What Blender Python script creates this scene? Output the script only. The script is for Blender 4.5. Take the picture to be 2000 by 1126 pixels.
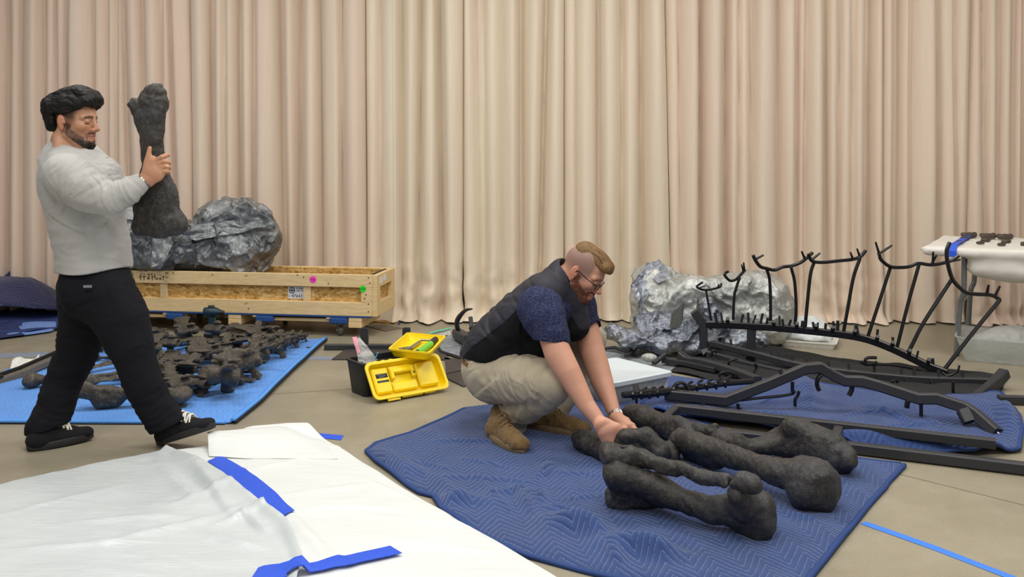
import bpy, math, random
import numpy as np
from mathutils import Vector, Matrix, Euler
random.seed(7)
for o in list(bpy.data.objects): bpy.data.objects.remove(o)
SC = bpy.context.scene
COL = SC.collection
# ------------------------------------------------------------------ camera, world, lights, exposure
HC, F, PY0 = 1.43, 1900.0, 295.0          # lens height, focal length in pixels of a 2000 px frame, horizon row
cam = bpy.data.cameras.new('camera'); cam.sensor_width = 36; cam.lens = 36*F/2000
cam.shift_y = -(563-PY0)/2000
cam.clip_start = 0.05
camo = bpy.data.objects.new('camera', cam); COL.objects.link(camo)
camo.location = (0, 0, HC); camo.rotation_euler = (math.pi/2, 0, 0)
SC.camera = camo
w = bpy.data.worlds.new('world'); SC.world = w; w.use_nodes = True
w.node_tree.nodes['Background'].inputs[0].default_value = (1.0, 0.975, 0.93, 1)
w.node_tree.nodes['Background'].inputs[1].default_value = 0.36
def area(name, loc, rot, sx, sy, power, col=(1, .965, .905)):
    l = bpy.data.lights.new(name, 'AREA'); l.shape = 'RECTANGLE'; l.size = sx; l.size_y = sy
    l.energy = power; l.color = col
    o = bpy.data.objects.new(name, l); COL.objects.link(o); o.location = loc; o.rotation_euler = rot
    return o
for i, (x, y, p) in enumerate([(-2.6, 5.6, 75), (0.2, 5.6, 85), (3.0, 5.6, 70), (-2.6, 2.4, 75), (0.2, 2.4, 90), (3.0, 2.4, 75)]):
    area('ceiling_light', (x, y, 4.3), (0, 0, 0), 1.5, 1.0, p)
area('ceiling_light', (0.0, -1.6, 4.0), (math.radians(38), 0, 0), 4.0, 1.6, 70, (1, .97, .93))
SC.view_settings.view_transform = 'Standard'; SC.view_settings.look = 'None'
SC.view_settings.gamma = 1.0; SC.view_settings.use_curve_mapping = False
SC.view_settings.exposure = -0.32

# ------------------------------------------------------------------ points read off the photograph
def G(px, py, z=0.0):                      # a point at height z
    Y = F*(HC-z)/(py-PY0); return Vector(((px-1000)*Y/F, Y, z))
def P(px, py, Y):                          # a point at distance Y
    return Vector(((px-1000)*Y/F, Y, HC-(py-PY0)*Y/F))

# ------------------------------------------------------------------ objects
WLOC = {}
def finish(name, verts, faces, mat, parent=None, smooth=True, uv=None, col=None, loc=None, autos=None):
    v = np.asarray(verts, dtype=np.float64).reshape(-1, 3)
    mn, mx = v.min(0), v.max(0)
    if loc is None:
        loc = Vector(((mn[0]+mx[0])/2, (mn[1]+mx[1])/2, mn[2])) if parent is None else Vector((mn+mx)/2)
    loc = Vector(loc)
    me = bpy.data.meshes.new(name)
    vv = v - np.array(loc)
    if isinstance(faces, np.ndarray):
        n = faces.shape[1]; nf = len(faces)
        me.vertices.add(len(vv)); me.vertices.foreach_set('co', vv.astype(np.float32).ravel())
        me.loops.add(nf*n); me.loops.foreach_set('vertex_index', faces.astype(np.int32).ravel())
        me.polygons.add(nf); me.polygons.foreach_set('loop_start', np.arange(0, nf*n, n, dtype=np.int32))
        me.update(calc_edges=True); me.validate()
    else:
        me.from_pydata([tuple(p) for p in vv], [], faces)
    if uv is not None:
        l = me.uv_layers.new(name='UVMap'); li = np.empty(len(me.loops), dtype=np.int32)
        me.loops.foreach_get('vertex_index', li)
        l.data.foreach_set('uv', np.asarray(uv, dtype=np.float32)[li].ravel())
    if col is not None:
        a = me.color_attributes.new('tint', 'FLOAT_COLOR', 'POINT')
        c = np.ones((len(vv), 4), dtype=np.float32); c[:, :3] = col
        a.data.foreach_set('color', c.ravel())
    if smooth:
        me.polygons.foreach_set('use_smooth', np.ones(len(me.polygons), dtype=bool))
        if autos is not None: me.set_sharp_from_angle(angle=math.radians(autos))
    me.materials.append(mat)
    o = bpy.data.objects.new(name, me); COL.objects.link(o)
    WLOC[o.name] = loc
    if parent is not None:
        o.parent = parent; o.location = loc - WLOC[parent.name]
    else: o.location = loc
    return o
def thing(name, label, cat, loc, group=None):
    o = bpy.data.objects.new(name, None); COL.objects.link(o); o.location = loc; o.empty_display_size = .1
    WLOC[o.name] = Vector(loc); return tag(o, label, cat, group)
def tag(o, label=None, cat=None, group=None, kind=None):
    if label: o['label'] = label
    if cat: o['category'] = cat
    if group: o['group'] = group
    if kind: o['kind'] = kind
    return o
def copy_tree(o, parent=None):
    c = o.copy(); COL.objects.link(c); WLOC[c.name] = WLOC[o.name]
    if parent is not None: c.parent = parent
    for ch in [k for k in bpy.data.objects if k.parent == o and k is not c]: copy_tree(ch, c)
    return c

class MB:                                   # collects simple shapes, then one mesh
    def __init__(s): s.v = []; s.f = []
    def raw(s, verts, faces):
        b = len(s.v); s.v += [tuple(p) for p in verts]; s.f += [tuple(i+b for i in f) for f in faces]; return s
    def box(s, c, size, R=None, bev=0.0):
        c = Vector(c); hx, hy, hz = [q/2 for q in size]; R = R or Matrix.Identity(3)
        if bev <= 0:
            vs = [c + R @ Vector((x*hx, y*hy, z*hz)) for x in (-1, 1) for y in (-1, 1) for z in (-1, 1)]
            fs = [(0,1,3,2),(4,6,7,5),(0,4,5,1),(2,3,7,6),(0,2,6,4),(1,5,7,3)]
            return s.raw(vs, fs)
        bev = min(bev, hx*.95, hy*.95, hz*.95)
        vs = []; idx = {}
        for sx in (-1, 1):
            for sy in (-1, 1):
                for sz in (-1, 1):
                    for a in range(3):
                        h = [hx-bev, hy-bev, hz-bev]; h[a] += bev
                        idx[(sx, sy, sz, a)] = len(vs); vs.append(c + R @ Vector((sx*h[0], sy*h[1], sz*h[2])))
        fs = []
        S = [(-1,-1),(1,-1),(1,1),(-1,1)]
        def key(a, sa, p, q):
            k = [0,0,0]; k[a] = sa; k[(a+1)%3] = p; k[(a+2)%3] = q; return tuple(k)
        for a in range(3):
            for sa in (-1, 1):
                q = [idx[key(a, sa, p, r)+(a,)] for p, r in S]; fs.append(q if sa > 0 else q[::-1])
        for a in range(3):
            b, c2 = (a+1) % 3, (a+2) % 3
            for p, r in S:
                q = [idx[key(a, -1, p, r)+(b,)], idx[key(a, 1, p, r)+(b,)], idx[key(a, 1, p, r)+(c2,)], idx[key(a, -1, p, r)+(c2,)]]
                fs.append(q if p*r > 0 else q[::-1])
        for sx in (-1, 1):
            for sy in (-1, 1):
                for sz in (-1, 1):
                    t = [idx[(sx, sy, sz, a)] for a in range(3)]; fs.append(t if sx*sy*sz > 0 else t[::-1])
        return s.raw(vs, fs)
    def sweep(s, path, prof, up=None, scale=None, closed=False):
        path = [Vector(p) for p in path]; n = len(path); k = len(prof); b = len(s.v)
        prev = None
        for i, p in enumerate(path):
            if closed: d0 = p-path[i-1]; d1 = path[(i+1) % n]-p
            else: d0 = (p-path[i-1]) if i else (path[1]-p); d1 = (path[i+1]-p) if i < n-1 else d0
            d0 = d0.normalized(); d1 = d1.normalized(); t = (d0+d1)
            t = t.normalized() if t.length > 1e-6 else d1
            if up is not None: u0 = Vector(up)
            elif prev is None: u0 = Vector((0,0,1)) if abs(t.z) < .9 else Vector((1,0,0))
            else: u0 = prev
            sd = t.cross(u0)
            if sd.length < 1e-5: sd = t.cross(Vector((1, .1, 0)))
            sd.normalize(); u = sd.cross(t).normalized(); prev = u
            m = 1/max(.5, math.sqrt(max(.05, (1+d0.dot(d1))/2)))
            sc = scale[i] if scale is not None else 1.0
            bd = d1-d0; bd = bd-t*bd.dot(t)
            for (x, y) in prof:
                off = (sd*x+u*y)*sc
                if bd.length > 1e-4:
                    bn = bd.normalized(); off = off + bn*off.dot(bn)*(m-1)
                s.v.append(tuple(p+off))
        rings = n if closed else n-1
        for i in range(rings):
            for j in range(k):
                a0 = b+i*k+j; a1 = b+i*k+(j+1) % k; c0 = b+((i+1) % n)*k+j; c1 = b+((i+1) % n)*k+(j+1) % k
                s.f.append((a0, a1, c1, c0))
        if not closed:
            s.f.append(tuple(b+j for j in range(k))[::-1]); s.f.append(tuple(b+(n-1)*k+j for j in range(k)))
        return s
    def tube(s, path, r, n=8, scale=None, closed=False):
        return s.sweep(path, [(r*math.cos(2*math.pi*i/n), r*math.sin(2*math.pi*i/n)) for i in range(n)], scale=scale, closed=closed)
    def bar(s, path, wd, ht=None, up=None, bev=.12):
        ht = ht or wd; a, c = wd/2, ht/2; e = bev*min(wd, ht)
        return s.sweep(path, [(a-e,-c),(a,-c+e),(a,c-e),(a-e,c),(-a+e,c),(-a,c-e),(-a,-c+e),(-a+e,-c)], up=up)
    def prism(s, poly, z0, z1):
        n = len(poly)
        vs = [(p[0], p[1], z0) for p in poly]+[(p[0], p[1], z1) for p in poly]
        return s.raw(vs, [tuple(range(n))[::-1], tuple(range(n, 2*n))]+[(i, (i+1) % n, n+(i+1) % n, n+i) for i in range(n)])
    def ball(s, c, r, nu=12, nv=8, R=None):
        c = Vector(c); r = Vector(r) if hasattr(r, '__len__') else Vector((r, r, r)); R = R or Matrix.Identity(3)
        vs = [c+R@Vector((0,0,-r.z))]
        for j in range(1, nv):
            ph = -math.pi/2+math.pi*j/nv
            for i in range(nu):
                th = 2*math.pi*i/nu
                vs.append(c+R@Vector((r.x*math.cos(ph)*math.cos(th), r.y*math.cos(ph)*math.sin(th), r.z*math.sin(ph))))
        vs.append(c+R@Vector((0,0,r.z))); fs = []
        for i in range(nu):
            fs.append((0, 1+(i+1) % nu, 1+i)); t = 1+(nv-2)*nu
            fs.append((len(vs)-1, t+i, t+(i+1) % nu))
            for j in range(nv-2):
                a = 1+j*nu; fs.append((a+i, a+(i+1) % nu, a+nu+(i+1) % nu, a+nu+i))
        return s.raw(vs, fs)
    def build(s, name, mat, parent=None, smooth=True, autos=40, loc=None):
        return finish(name, s.v, s.f, mat, parent, smooth=smooth, autos=autos, loc=loc)

def RZ(a): return Matrix.Rotation(a, 3, 'Z')
def spline(pts, n=8):                        # Catmull-Rom through the points
    p = [np.array(q, float) for q in pts]; out = []
    for i in range(len(p)-1):
        p0 = p[i-1] if i else 2*p[0]-p[1]; p1, p2 = p[i], p[i+1]; p3 = p[i+2] if i+2 < len(p) else 2*p2-p1
        for k in range(n):
            t = k/n
            out.append(.5*((2*p1)+(-p0+p2)*t+(2*p0-5*p1+4*p2-p3)*t*t+(-p0+3*p1-3*p2+p3)*t**3))
    out.append(p[-1]); return np.array(out)

# ------------------------------------------------------------------ vector noise
_rng = np.random.RandomState(3)
_perm = np.concatenate([_rng.permutation(256)]*3).astype(np.int32)
_grad = _rng.normal(size=(256, 3)); _grad /= np.linalg.norm(_grad, axis=1)[:, None]
def noise(p):
    p = np.asarray(p, float); i = np.floor(p).astype(np.int64); f = p-i; i &= 255
    u = f*f*f*(f*(f*6-15)+10)
    def g(a, b, c):
        h = _perm[_perm[_perm[(i[:, 0]+a) & 255]+((i[:, 1]+b) & 255)]+((i[:, 2]+c) & 255)] & 255
        gr = _grad[h]
        return gr[:, 0]*(f[:, 0]-a)+gr[:, 1]*(f[:, 1]-b)+gr[:, 2]*(f[:, 2]-c)
    def L(a, b, t): return a+(b-a)*t
    x = [[L(g(0, b, c), g(1, b, c), u[:, 0]) for c in (0, 1)] for b in (0, 1)]
    y = [L(x[0][c], x[1][c], u[:, 1]) for c in (0, 1)]
    return L(y[0], y[1], u[:, 2])*1.5
def fbm(p, octv=3):
    s = 0; a = 1; q = np.asarray(p, float)
    for _ in range(octv): s = s+a*noise(q); q = q*2.03+7.1; a *= .5
    return s
def ridge(p, octv=3):
    s = 0; a = 1; q = np.asarray(p, float)
    for _ in range(octv): s = s+a*(1-2*np.abs(noise(q))); q = q*2.03+3.7; a *= .5
    return s/1.7

# ------------------------------------------------------------------ smooth solids: signed distance + surface nets
class SDF:
    def __init__(s): s.ops = []
    def _add(s, fn, lo, hi, k, op): s.ops.append((fn, np.array(lo), np.array(hi), k, op)); return s
    def cap(s, a, b, ra, rb=None, k=.01, op='u', flat=None):       # tapered capsule; flat=(direction, factor) squashes it
        a = np.array(a, float); b = np.array(b, float); rb = ra if rb is None else rb
        ba = b-a; L2 = max(ba@ba, 1e-9); R = max(ra, rb)*(flat[1] if flat and flat[1] > 1 else 1)
        if flat: n = np.array(flat[0], float); n /= np.linalg.norm(n); fs = flat[1]
        def fn(p):
            q = p-a; t = np.clip((q@ba)/L2, 0, 1); e = q-t[:, None]*ba
            if flat: dn = e@n; e = e+np.outer(dn/fs-dn, n)
            d = np.linalg.norm(e, axis=1)-(ra+(rb-ra)*t)
            return d*(fs if flat and fs < 1 else 1)
        return s._add(fn, np.minimum(a, b)-R, np.maximum(a, b)+R, k, op)
    def chain(s, pts, rad, k=.01, op='u', flat=None):              # one limb: plain union of its segments, then blended in as a whole
        t = SDF()
        for i in range(len(pts)-1): t.cap(pts[i], pts[i+1], rad[i], rad[i+1], 0, 'u', flat)
        fns = [o[0] for o in t.ops]
        def fn(p):
            d = fns[0](p)
            for f_ in fns[1:]: d = np.minimum(d, f_(p))
            return d
        return s._add(fn, np.min([o[1] for o in t.ops], axis=0), np.max([o[2] for o in t.ops], axis=0), k, op)
    def ell(s, c, r, R=None, k=.01, op='u'):
        c = np.array(c, float); r = np.array(r if hasattr(r, '__len__') else (r, r, r), float)
        M = np.array(R) if R is not None else np.eye(3); ext = np.sqrt(((M*r)**2).sum(1))
        def fn(p):
            q = (p-c)@M; k0 = np.linalg.norm(q/r, axis=1); k1 = np.linalg.norm(q/(r*r), axis=1)
            return np.where(k1 > 1e-9, k0*(k0-1)/np.maximum(k1, 1e-9), -r.min())
        return s._add(fn, c-ext, c+ext, k, op)
    def box(s, c, h, R=None, rnd=.01, k=.01, op='u'):
        c = np.array(c, float); h = np.array(h, float)-rnd; M = np.array(R) if R is not None else np.eye(3)
        ext = (np.abs(M)*(h+rnd)).sum(1)
        def fn(p):
            q = np.abs((p-c)@M)-h
            return np.linalg.norm(np.maximum(q, 0), axis=1)+np.minimum(q.max(1), 0)-rnd
        return s._add(fn, c-ext, c+ext, k, op)
    def mesh(s, h, disp=None, pad=0.0, clip=None):
        lo = np.min([o[1] for o in s.ops if o[4] == 'u'], axis=0)-3*h-pad; hi = np.max([o[2] for o in s.ops if o[4] == 'u'], axis=0)+3*h+pad
        n = np.ceil((hi-lo)/h).astype(int)+1
        D = np.full(n, 1.0)
        ax = [lo[i]+h*np.arange(n[i]) for i in range(3)]
        for fn, l, u, k, op in s.ops:
            m = (k+3*h+pad)*1.2
            a = np.maximum(np.floor((l-m-lo)/h).astype(int), 0); b = np.minimum(np.ceil((u+m-lo)/h).astype(int)+1, n)
            if (b <= a).any(): continue
            X, Y, Z = np.meshgrid(ax[0][a[0]:b[0]], ax[1][a[1]:b[1]], ax[2][a[2]:b[2]], indexing='ij')
            sh = X.shape; d = fn(np.stack([X.ravel(), Y.ravel(), Z.ravel()], 1)).reshape(sh)
            S = D[a[0]:b[0], a[1]:b[1], a[2]:b[2]]
            if op == 'u':
                hh = np.maximum(k-np.abs(S-d), 0)/k if k > 0 else 0; S[...] = np.minimum(S, d)-hh*hh*k*.25
            else:
                d = -d; hh = np.maximum(k-np.abs(S-d), 0)/k if k > 0 else 0; S[...] = np.maximum(S, d)+hh*hh*k*.25
        if disp is not None:
            near = np.argwhere(np.abs(D) < pad+4*h)
            p = lo+near*h; D[near[:, 0], near[:, 1], near[:, 2]] += disp(p)
        if clip is not None:
            X, Y, Z = np.meshgrid(*ax, indexing='ij'); c = clip(np.stack([X.ravel(), Y.ravel(), Z.ravel()], 1)).reshape(D.shape)
            D = np.maximum(D, c)
        return nets(D, lo, h)
def nets(D, lo, h):
    S = D < 0
    c = [S[i:S.shape[0]-1+i, j:S.shape[1]-1+j, k:S.shape[2]-1+k] for i in (0, 1) for j in (0, 1) for k in (0, 1)]
    cnt = sum(x.astype(np.int8) for x in c); act = (cnt > 0) & (cnt < 8)
    cells = np.argwhere(act); idx = np.full(act.shape, -1, dtype=np.int64); idx[act] = np.arange(len(cells))
    acc = np.zeros((len(cells), 3)); num = np.zeros(len(cells))
    offs = [(i, j, k) for i in (0, 1) for j in (0, 1) for k in (0, 1)]
    for a in range(8):
        for b in range(a+1, 8):
            da = np.array(offs[a]); db = np.array(offs[b])
            if np.abs(da-db).sum() != 1: continue
            A = cells+da; B = cells+db
            va = D[A[:, 0], A[:, 1], A[:, 2]]; vb = D[B[:, 0], B[:, 1], B[:, 2]]
            m = (va < 0) != (vb < 0)
            t = np.zeros(len(cells)); t[m] = va[m]/(va[m]-vb[m])
            acc[m] += (da+(db-da)*t[:, None])[m]; num[m] += 1
    V = lo+h*(cells+acc/num[:, None])
    F = []
    for axis in range(3):
        s0 = [slice(None)]*3; s1 = [slice(None)]*3; s0[axis] = slice(0, -1); s1[axis] = slice(1, None)
        A = S[tuple(s0)]; B = S[tuple(s1)]; e = np.argwhere(A != B)
        o1, o2 = [(1, 2), (2, 0), (0, 1)][axis]
        ok = (e[:, o1] > 0) & (e[:, o2] > 0) & (e[:, o1] < D.shape[o1]-1) & (e[:, o2] < D.shape[o2]-1); e = e[ok]
        q = []
        for (d1, d2) in ((-1, -1), (0, -1), (0, 0), (-1, 0)):
            cc = e.copy(); cc[:, o1] += d1; cc[:, o2] += d2; q.append(idx[cc[:, 0], cc[:, 1], cc[:, 2]])
        q = np.stack(q, 1); ins = A[e[:, 0], e[:, 1], e[:, 2]]
        q[~ins] = q[~ins][:, ::-1]; F.append(q)
    F = np.concatenate(F); F = F[(F >= 0).all(1)]
    return V, F
def relax(V, F, it=1, a=.5):
    for _ in range(it):
        s = np.zeros_like(V); n = np.zeros(len(V))
        for i in range(4):
            np.add.at(s, F[:, i], V[F[:, (i+1) % 4]]+V[F[:, (i-1) % 4]]); np.add.at(n, F[:, i], 2)
        V = V*(1-a)+a*s/np.maximum(n, 1)[:, None]
    return V
def vnormals(V, F):
    a, b, c, d = [V[F[:, i]] for i in range(4)]
    fn = np.cross(c-a, d-b); N = np.zeros_like(V)
    for i in range(4): np.add.at(N, F[:, i], fn)
    return N/np.maximum(np.linalg.norm(N, axis=1), 1e-12)[:, None]
def sstep(a, b, x):
    t = np.clip((np.asarray(x, float)-a)/(b-a), 0, 1); return t*t*(3-2*t)
def gauss(x, s): return np.exp(-(np.asarray(x, float)/s)**2)

# ------------------------------------------------------------------ materials
def lin(r, g, b):
    f = lambda c: (c/255/12.92) if c <= 10 else ((c/255+.055)/1.055)**2.4
    return (f(r), f(g), f(b), 1)
class N:                                     # small node-tree helper
    def __init__(s, name):
        s.m = bpy.data.materials.new(name); s.m.use_nodes = True; s.t = s.m.node_tree; s.b = s.t.nodes['Principled BSDF']
    def n(s, typ, **kw):
        nd = s.t.nodes.new(typ); ins = kw.pop('ins', {})
        for k, v in kw.items(): setattr(nd, k, v)
        for k, v in ins.items(): s.put(nd.inputs[k], v)
        return nd
    def put(s, sock, v):
        if isinstance(v, bpy.types.NodeSocket): s.t.links.new(v, sock)
        else: sock.default_value = v
    def set(s, **kw):
        for k, v in kw.items(): s.put(s.b.inputs[k.replace('_', ' ')], v)
        return s
    def coord(s, which='Object', scale=(1, 1, 1), rot=(0, 0, 0)):
        c = s.n('ShaderNodeTexCoord'); mp = s.n('ShaderNodeMapping', ins={'Scale': scale, 'Rotation': rot})
        s.t.links.new(c.outputs[which], mp.inputs['Vector']); return mp.outputs[0]
    def noise(s, vec, scale, detail=4, rough=.55, dist=0.0):
        return s.n('ShaderNodeTexNoise', ins={'Vector': vec, 'Scale': scale, 'Detail': detail, 'Roughness': rough, 'Distortion': dist}).outputs['Fac']
    def ramp(s, fac, stops):
        r = s.n('ShaderNodeValToRGB', ins={'Fac': fac}); e = r.color_ramp.elements
        while len(e) < len(stops): e.new(.5)
        for i, (p, c) in enumerate(stops): e[i].position = p; e[i].color = c
        return r.outputs['Color']
    def mix(s, fac, a, b, mode='MIX'):
        m = s.n('ShaderNodeMix', data_type='RGBA', blend_type=mode)
        s.put(m.inputs[0], fac); s.put(m.inputs[6], a); s.put(m.inputs[7], b); return m.outputs[2]
    def math(s, op, a, b=0.0, c=0.0, clamp=False):
        m = s.n('ShaderNodeMath', operation=op, use_clamp=clamp)
        s.put(m.inputs[0], a); s.put(m.inputs[1], b); s.put(m.inputs[2], c); return m.outputs[0]
    def bump(s, hgt, strength=.3, dist=.01, nrm=None):
        b = s.n('ShaderNodeBump', ins={'Height': hgt, 'Strength': strength, 'Distance': dist})
        if nrm is not None: s.put(b.inputs['Normal'], nrm)
        s.put(s.b.inputs['Normal'], b.outputs[0]); return b.outputs[0]
def plain(name, col, rough=.6, metal=0.0, nscale=40, namp=.12, bump=.0, **kw):
    m = N(name); v = m.coord()
    f = m.noise(v, nscale); d = tuple(c*(1-namp) for c in col[:3])+(1,); u = tuple(min(1, c*(1+namp)) for c in col[:3])+(1,)
    m.set(Base_Color=m.ramp(f, [(.3, d), (.7, u)]), Roughness=rough, Metallic=metal)
    if bump: m.bump(f, bump, .004)
    for k, v2 in kw.items(): m.put(m.b.inputs[k.replace('_', ' ')], v2)
    return m.m
M = {}
# ================================================================== the setting
def mat_floor():
    m = N('polished_concrete'); v = m.coord()
    big = m.noise(v, .9, 5, .6); mid = m.noise(v, 6, 6, .65); fine = m.noise(v, 170, 3, .7)
    c = m.ramp(big, [(.3, lin(146, 138, 119)), (.55, lin(158, 150, 130)), (.75, lin(171, 163, 143))])
    c = m.mix(m.math('MULTIPLY', mid, .5), c, m.ramp(mid, [(.35, lin(138, 129, 110)), (.65, lin(171, 163, 143))]))
    c = m.mix(.55, c, m.mix(1, c, m.ramp(fine, [(.3, (.55, .55, .55, 1)), (.6, (1, 1, 1, 1))]), 'MULTIPLY'))
    m.set(Base_Color=c, Roughness=m.math('MULTIPLY_ADD', mid, .3, .27)); m.bump(fine, .08, .002)
    m.put(m.b.inputs['Specular IOR Level'], .35)
    return m.m
M['floor'] = mat_floor()
fl = MB().raw([(-7, -2.5, 0), (7, -2.5, 0), (7, 9.2, 0), (-7, 9.2, 0), (-7, -2.5, -.12), (7, -2.5, -.12), (7, 9.2, -.12), (-7, 9.2, -.12)],
              [(0, 1, 2, 3), (7, 6, 5, 4), (0, 4, 5, 1), (1, 5, 6, 2), (2, 6, 7, 3), (3, 7, 4, 0)]).build('floor', M['floor'], smooth=False, loc=(0, 0, 0))
tag(fl, kind='structure')
M['joint'] = plain('joint_filler', lin(96, 86, 70), .8)
jm = MB()
for a, b in ((G(1755, 925), G(2040, 996)), (G(905, 745), G(520, 770))):
    d = (b-a).normalized(); q = Vector((-d.y, d.x, 0))*.0022
    jm.raw([a-q+Vector((0,0,.0006)), a+q+Vector((0,0,.0006)), b+q+Vector((0,0,.0006)), b-q+Vector((0,0,.0006))], [(0, 1, 2, 3)])
jj = jm.build('floor_joint', M['joint'], fl, smooth=False)
M['wall'] = plain('painted_wall', lin(190, 180, 165), .8, nscale=3)
tag(MB().box((0, 9.25, 2.3), (14, .1, 4.6)).build('wall_back', M['wall'], smooth=False), kind='structure')

# ---- curtain wall: each fold line (photo column at the top, column at the foot, extra depth) cut into panels at the seams
def mat_curtain(tint, idx):
    m = N('curtain_cloth'); uv = m.coord('UV')
    vs = m.coord('UV', (9, .25, 1)); st = m.noise(vs, 1.0, 3, .5)
    weave = m.noise(m.coord('UV', (400, 400, 1)), 1.0, 2, .6)
    slub = m.noise(m.coord('UV', (70, 3, 1)), 1.0, 3, .6)
    c = m.ramp(st, [(.3, lin(226, 208, 188)), (.5, lin(229, 215, 194)), (.72, lin(232, 222, 200))])
    c = m.mix(tint, c, lin(220, 192, 179))
    c = m.mix(.35, c, m.mix(1, c, m.ramp(slub, [(.3, (.86, .85, .83, 1)), (.7, (1, 1, 1, 1))]), 'MULTIPLY'))
    m.set(Base_Color=c, Roughness=.85); m.put(m.b.inputs['Sheen Weight'], .15)
    m.bump(weave, .12, .002)
    return m.m
folds = [(-430,0,0),(-392,4,1.2),(-350,-2,.8),(-318,3,1.6),(-270,0,.6),(-236,-4,1.8),(-190,2,1.0),(-150,0,1.4),(-95,0,.8),(-40,0,.6),(8,0,1.6),(38,0,.4),(78,0,1.4),(105,0,.6),(130,0,.5),(180,0,.6),(205,0,.5),(222,0,.7),(236,18,1.2),(274,12,1),(312,4,.7),(330,22,1),
 (369,7,0),(409,4,2.6),(437,0,.4),(466,2,2.6),(495,2,.6),(547,8,2.4),(584,0,2.2),(624,4,1.8),(668,0,.3),
 (713,4,0),(742,0,.3),(784,0,1.6),(821,-6,2.2),(858,6,2.4),
 (906,0,0),(930,14,1.2),(943,6,.6),(980,0,.5),(1016,2,2.6),(1067,-16,2.6),
 (1101,-1,0),(1125,0,.2),(1168,2,2.0),(1213,0,1.3),(1250,0,2.2),
 (1295,14,0),(1320,6,.5),(1362,0,2.0),(1413,-2,2.2),(1437,0,.4),(1460,2,.9),(1508,4,1),(1546,-2,.9),(1563,-4,.8),(1598,2,1.6),(1628,-4,.9),(1652,-4,.3),(1684,-6,2.8),
 (1708,0,0),(1737,-4,2.0),(1762,-4,.7),(1806,2,1.2),(1840,2,.3),
 (1872,-10,0),(1897,4,1.2),(1925,-4,1.2),(1955,-6,1.4),(1972,-4,1.6),(2012,0,.6),(2050,0,1),(2090,0,1.4),(2132,3,.6),(2170,0,1.8),(2215,-3,1),(2262,2,1.5),(2300,0,.7),(2345,0,1.2),(2400,0,0)]
seams = [-430, 369, 713, 906, 1101, 1295, 1708, 1872, 2400]
CUR = ['leftmost beige pink curtain panel behind the standing man', 'beige curtain panel hanging above the wooden crate',
       'beige curtain panel creased and bunched on the floor right of the crate', 'pale curtain panel rising directly behind the vest of the crouching man',
       'wide smooth cream curtain panel above the head of the crouching man', 'broad pinkish curtain panel behind the tall black rib cradles',
       'curtain panel just left of the white folding table end', 'rightmost pinkish curtain panel behind the white table']
TINT = [.5, .3, .02, 0.0, .05, .32, .28, .45]
def curY(X): return 8.32-.045*(X+1.0) if X > -1 else 8.34+.01*(-1-X)
fpx = np.array([f[0] for f in folds], float)
def curtain(i):
    a, b = seams[i], seams[i+1]
    fs = [f for f in folds if a <= f[0] <= b]
    ncol = int((b-a)/2.6); ztop = 3.5
    zs = np.concatenate([np.linspace(0, .5, 18), np.linspace(.55, ztop, 20)])
    s = np.linspace(0, 1, ncol)
    us = a+(b-a)*s
    V = []; UV = []
    ext = 6 if i else 0
    for z in zs:
        d = (2.7-z)/2.7                     # 0 at the top of the frame, 1 at the floor
        xi = np.array([f[0]+f[1]*max(d, -.2) for f in fs]); dep = np.array([f[2] for f in fs])
        x = xi[0]+(xi[-1]-xi[0])*s
        j = np.clip(np.searchsorted(xi, x, side='right')-1, 0, len(xi)-2)
        t = (x-xi[j])/(xi[j+1]-xi[j]); wd = xi[j+1]-xi[j]
        A = .0028*np.minimum(wd, 46)*(1.0+.15*np.sin(i*3.1+j*2.7+z*1.3))
        sk = .5+.28*np.sin(j*5.3+i*1.7)     # skewed pleats: one side falls off steeper
        tt = np.where(t < sk, t/sk*.5, .5+(t-sk)/(1-sk)*.5)
        y = -A*np.power(np.sin(np.pi*np.clip(tt, 0, 1)), .62)
        for q in range(1, len(xi)-1):       # deep recesses
            wl, wr = (7.0, 3.5) if q % 2 else (4.0, 6.5)
            dx = x-xi[q]; y = y+.036*dep[q]*np.where(dx < 0, gauss(dx, wl+2*dep[q]), gauss(dx, wr+2*dep[q]))
        X = (x-1000)*8.3/F
        pts = np.stack([X*3.1, np.full_like(X, z*.55+i*4.0), np.full_like(X, i*2.2)], 1)
        y = y+.012*noise(pts)+.005*noise(pts*np.array([3.0, 2.5, 1]))
        if z < .75:                          # crumples toward the foot
            k = (1-z/.75)**1.6; amp = [.02, .05, .13, .10, .035, .075, .02, .08][i]
            pt = np.stack([X*4.2, np.full_like(X, z*4.5+i), np.full_like(X, i*3.0)], 1)
            y = y-k*amp*(ridge(pt, 2)*.8+.25)
            X = X+k*amp*.35*noise(pt+9)
        zz = np.full_like(X, z)
        if z < .07:                          # the hem lies over on the floor
            e = (1-z/.07); y = y-e*[.0, .03, .2, .14, .03, .12, .02, .12][i]*(.5+.5*noise(np.stack([X*5, X*0+i, X*0], 1)))
            zz = zz*(1-.3*e)+.012*e*(1+noise(np.stack([X*9, X*0+z*60, X*0+i], 1)))+.004
        Y = np.array([curY(q) for q in X])+y-.012*(i % 2)
        V.append(np.stack([X, Y, zz], 1)); UV.append(np.stack([X/1.0, np.full_like(X, z)], 1))
    V = np.concatenate(V); UV = np.concatenate(UV); n = ncol; R = len(zs)
    V[:, 2] = np.maximum(V[:, 2], .003)
    I = np.arange(n*R).reshape(R, n)
    Fq = np.stack([I[:-1, :-1].ravel(), I[:-1, 1:].ravel(), I[1:, 1:].ravel(), I[1:, :-1].ravel()], 1)
    o = finish('curtain_panel', V, Fq, mat_curtain(TINT[i], i), uv=UV)
    tag(o, CUR[i], 'curtain', 'floor length curtain panels along the back wall')
for i in range(8): curtain(i)
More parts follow.
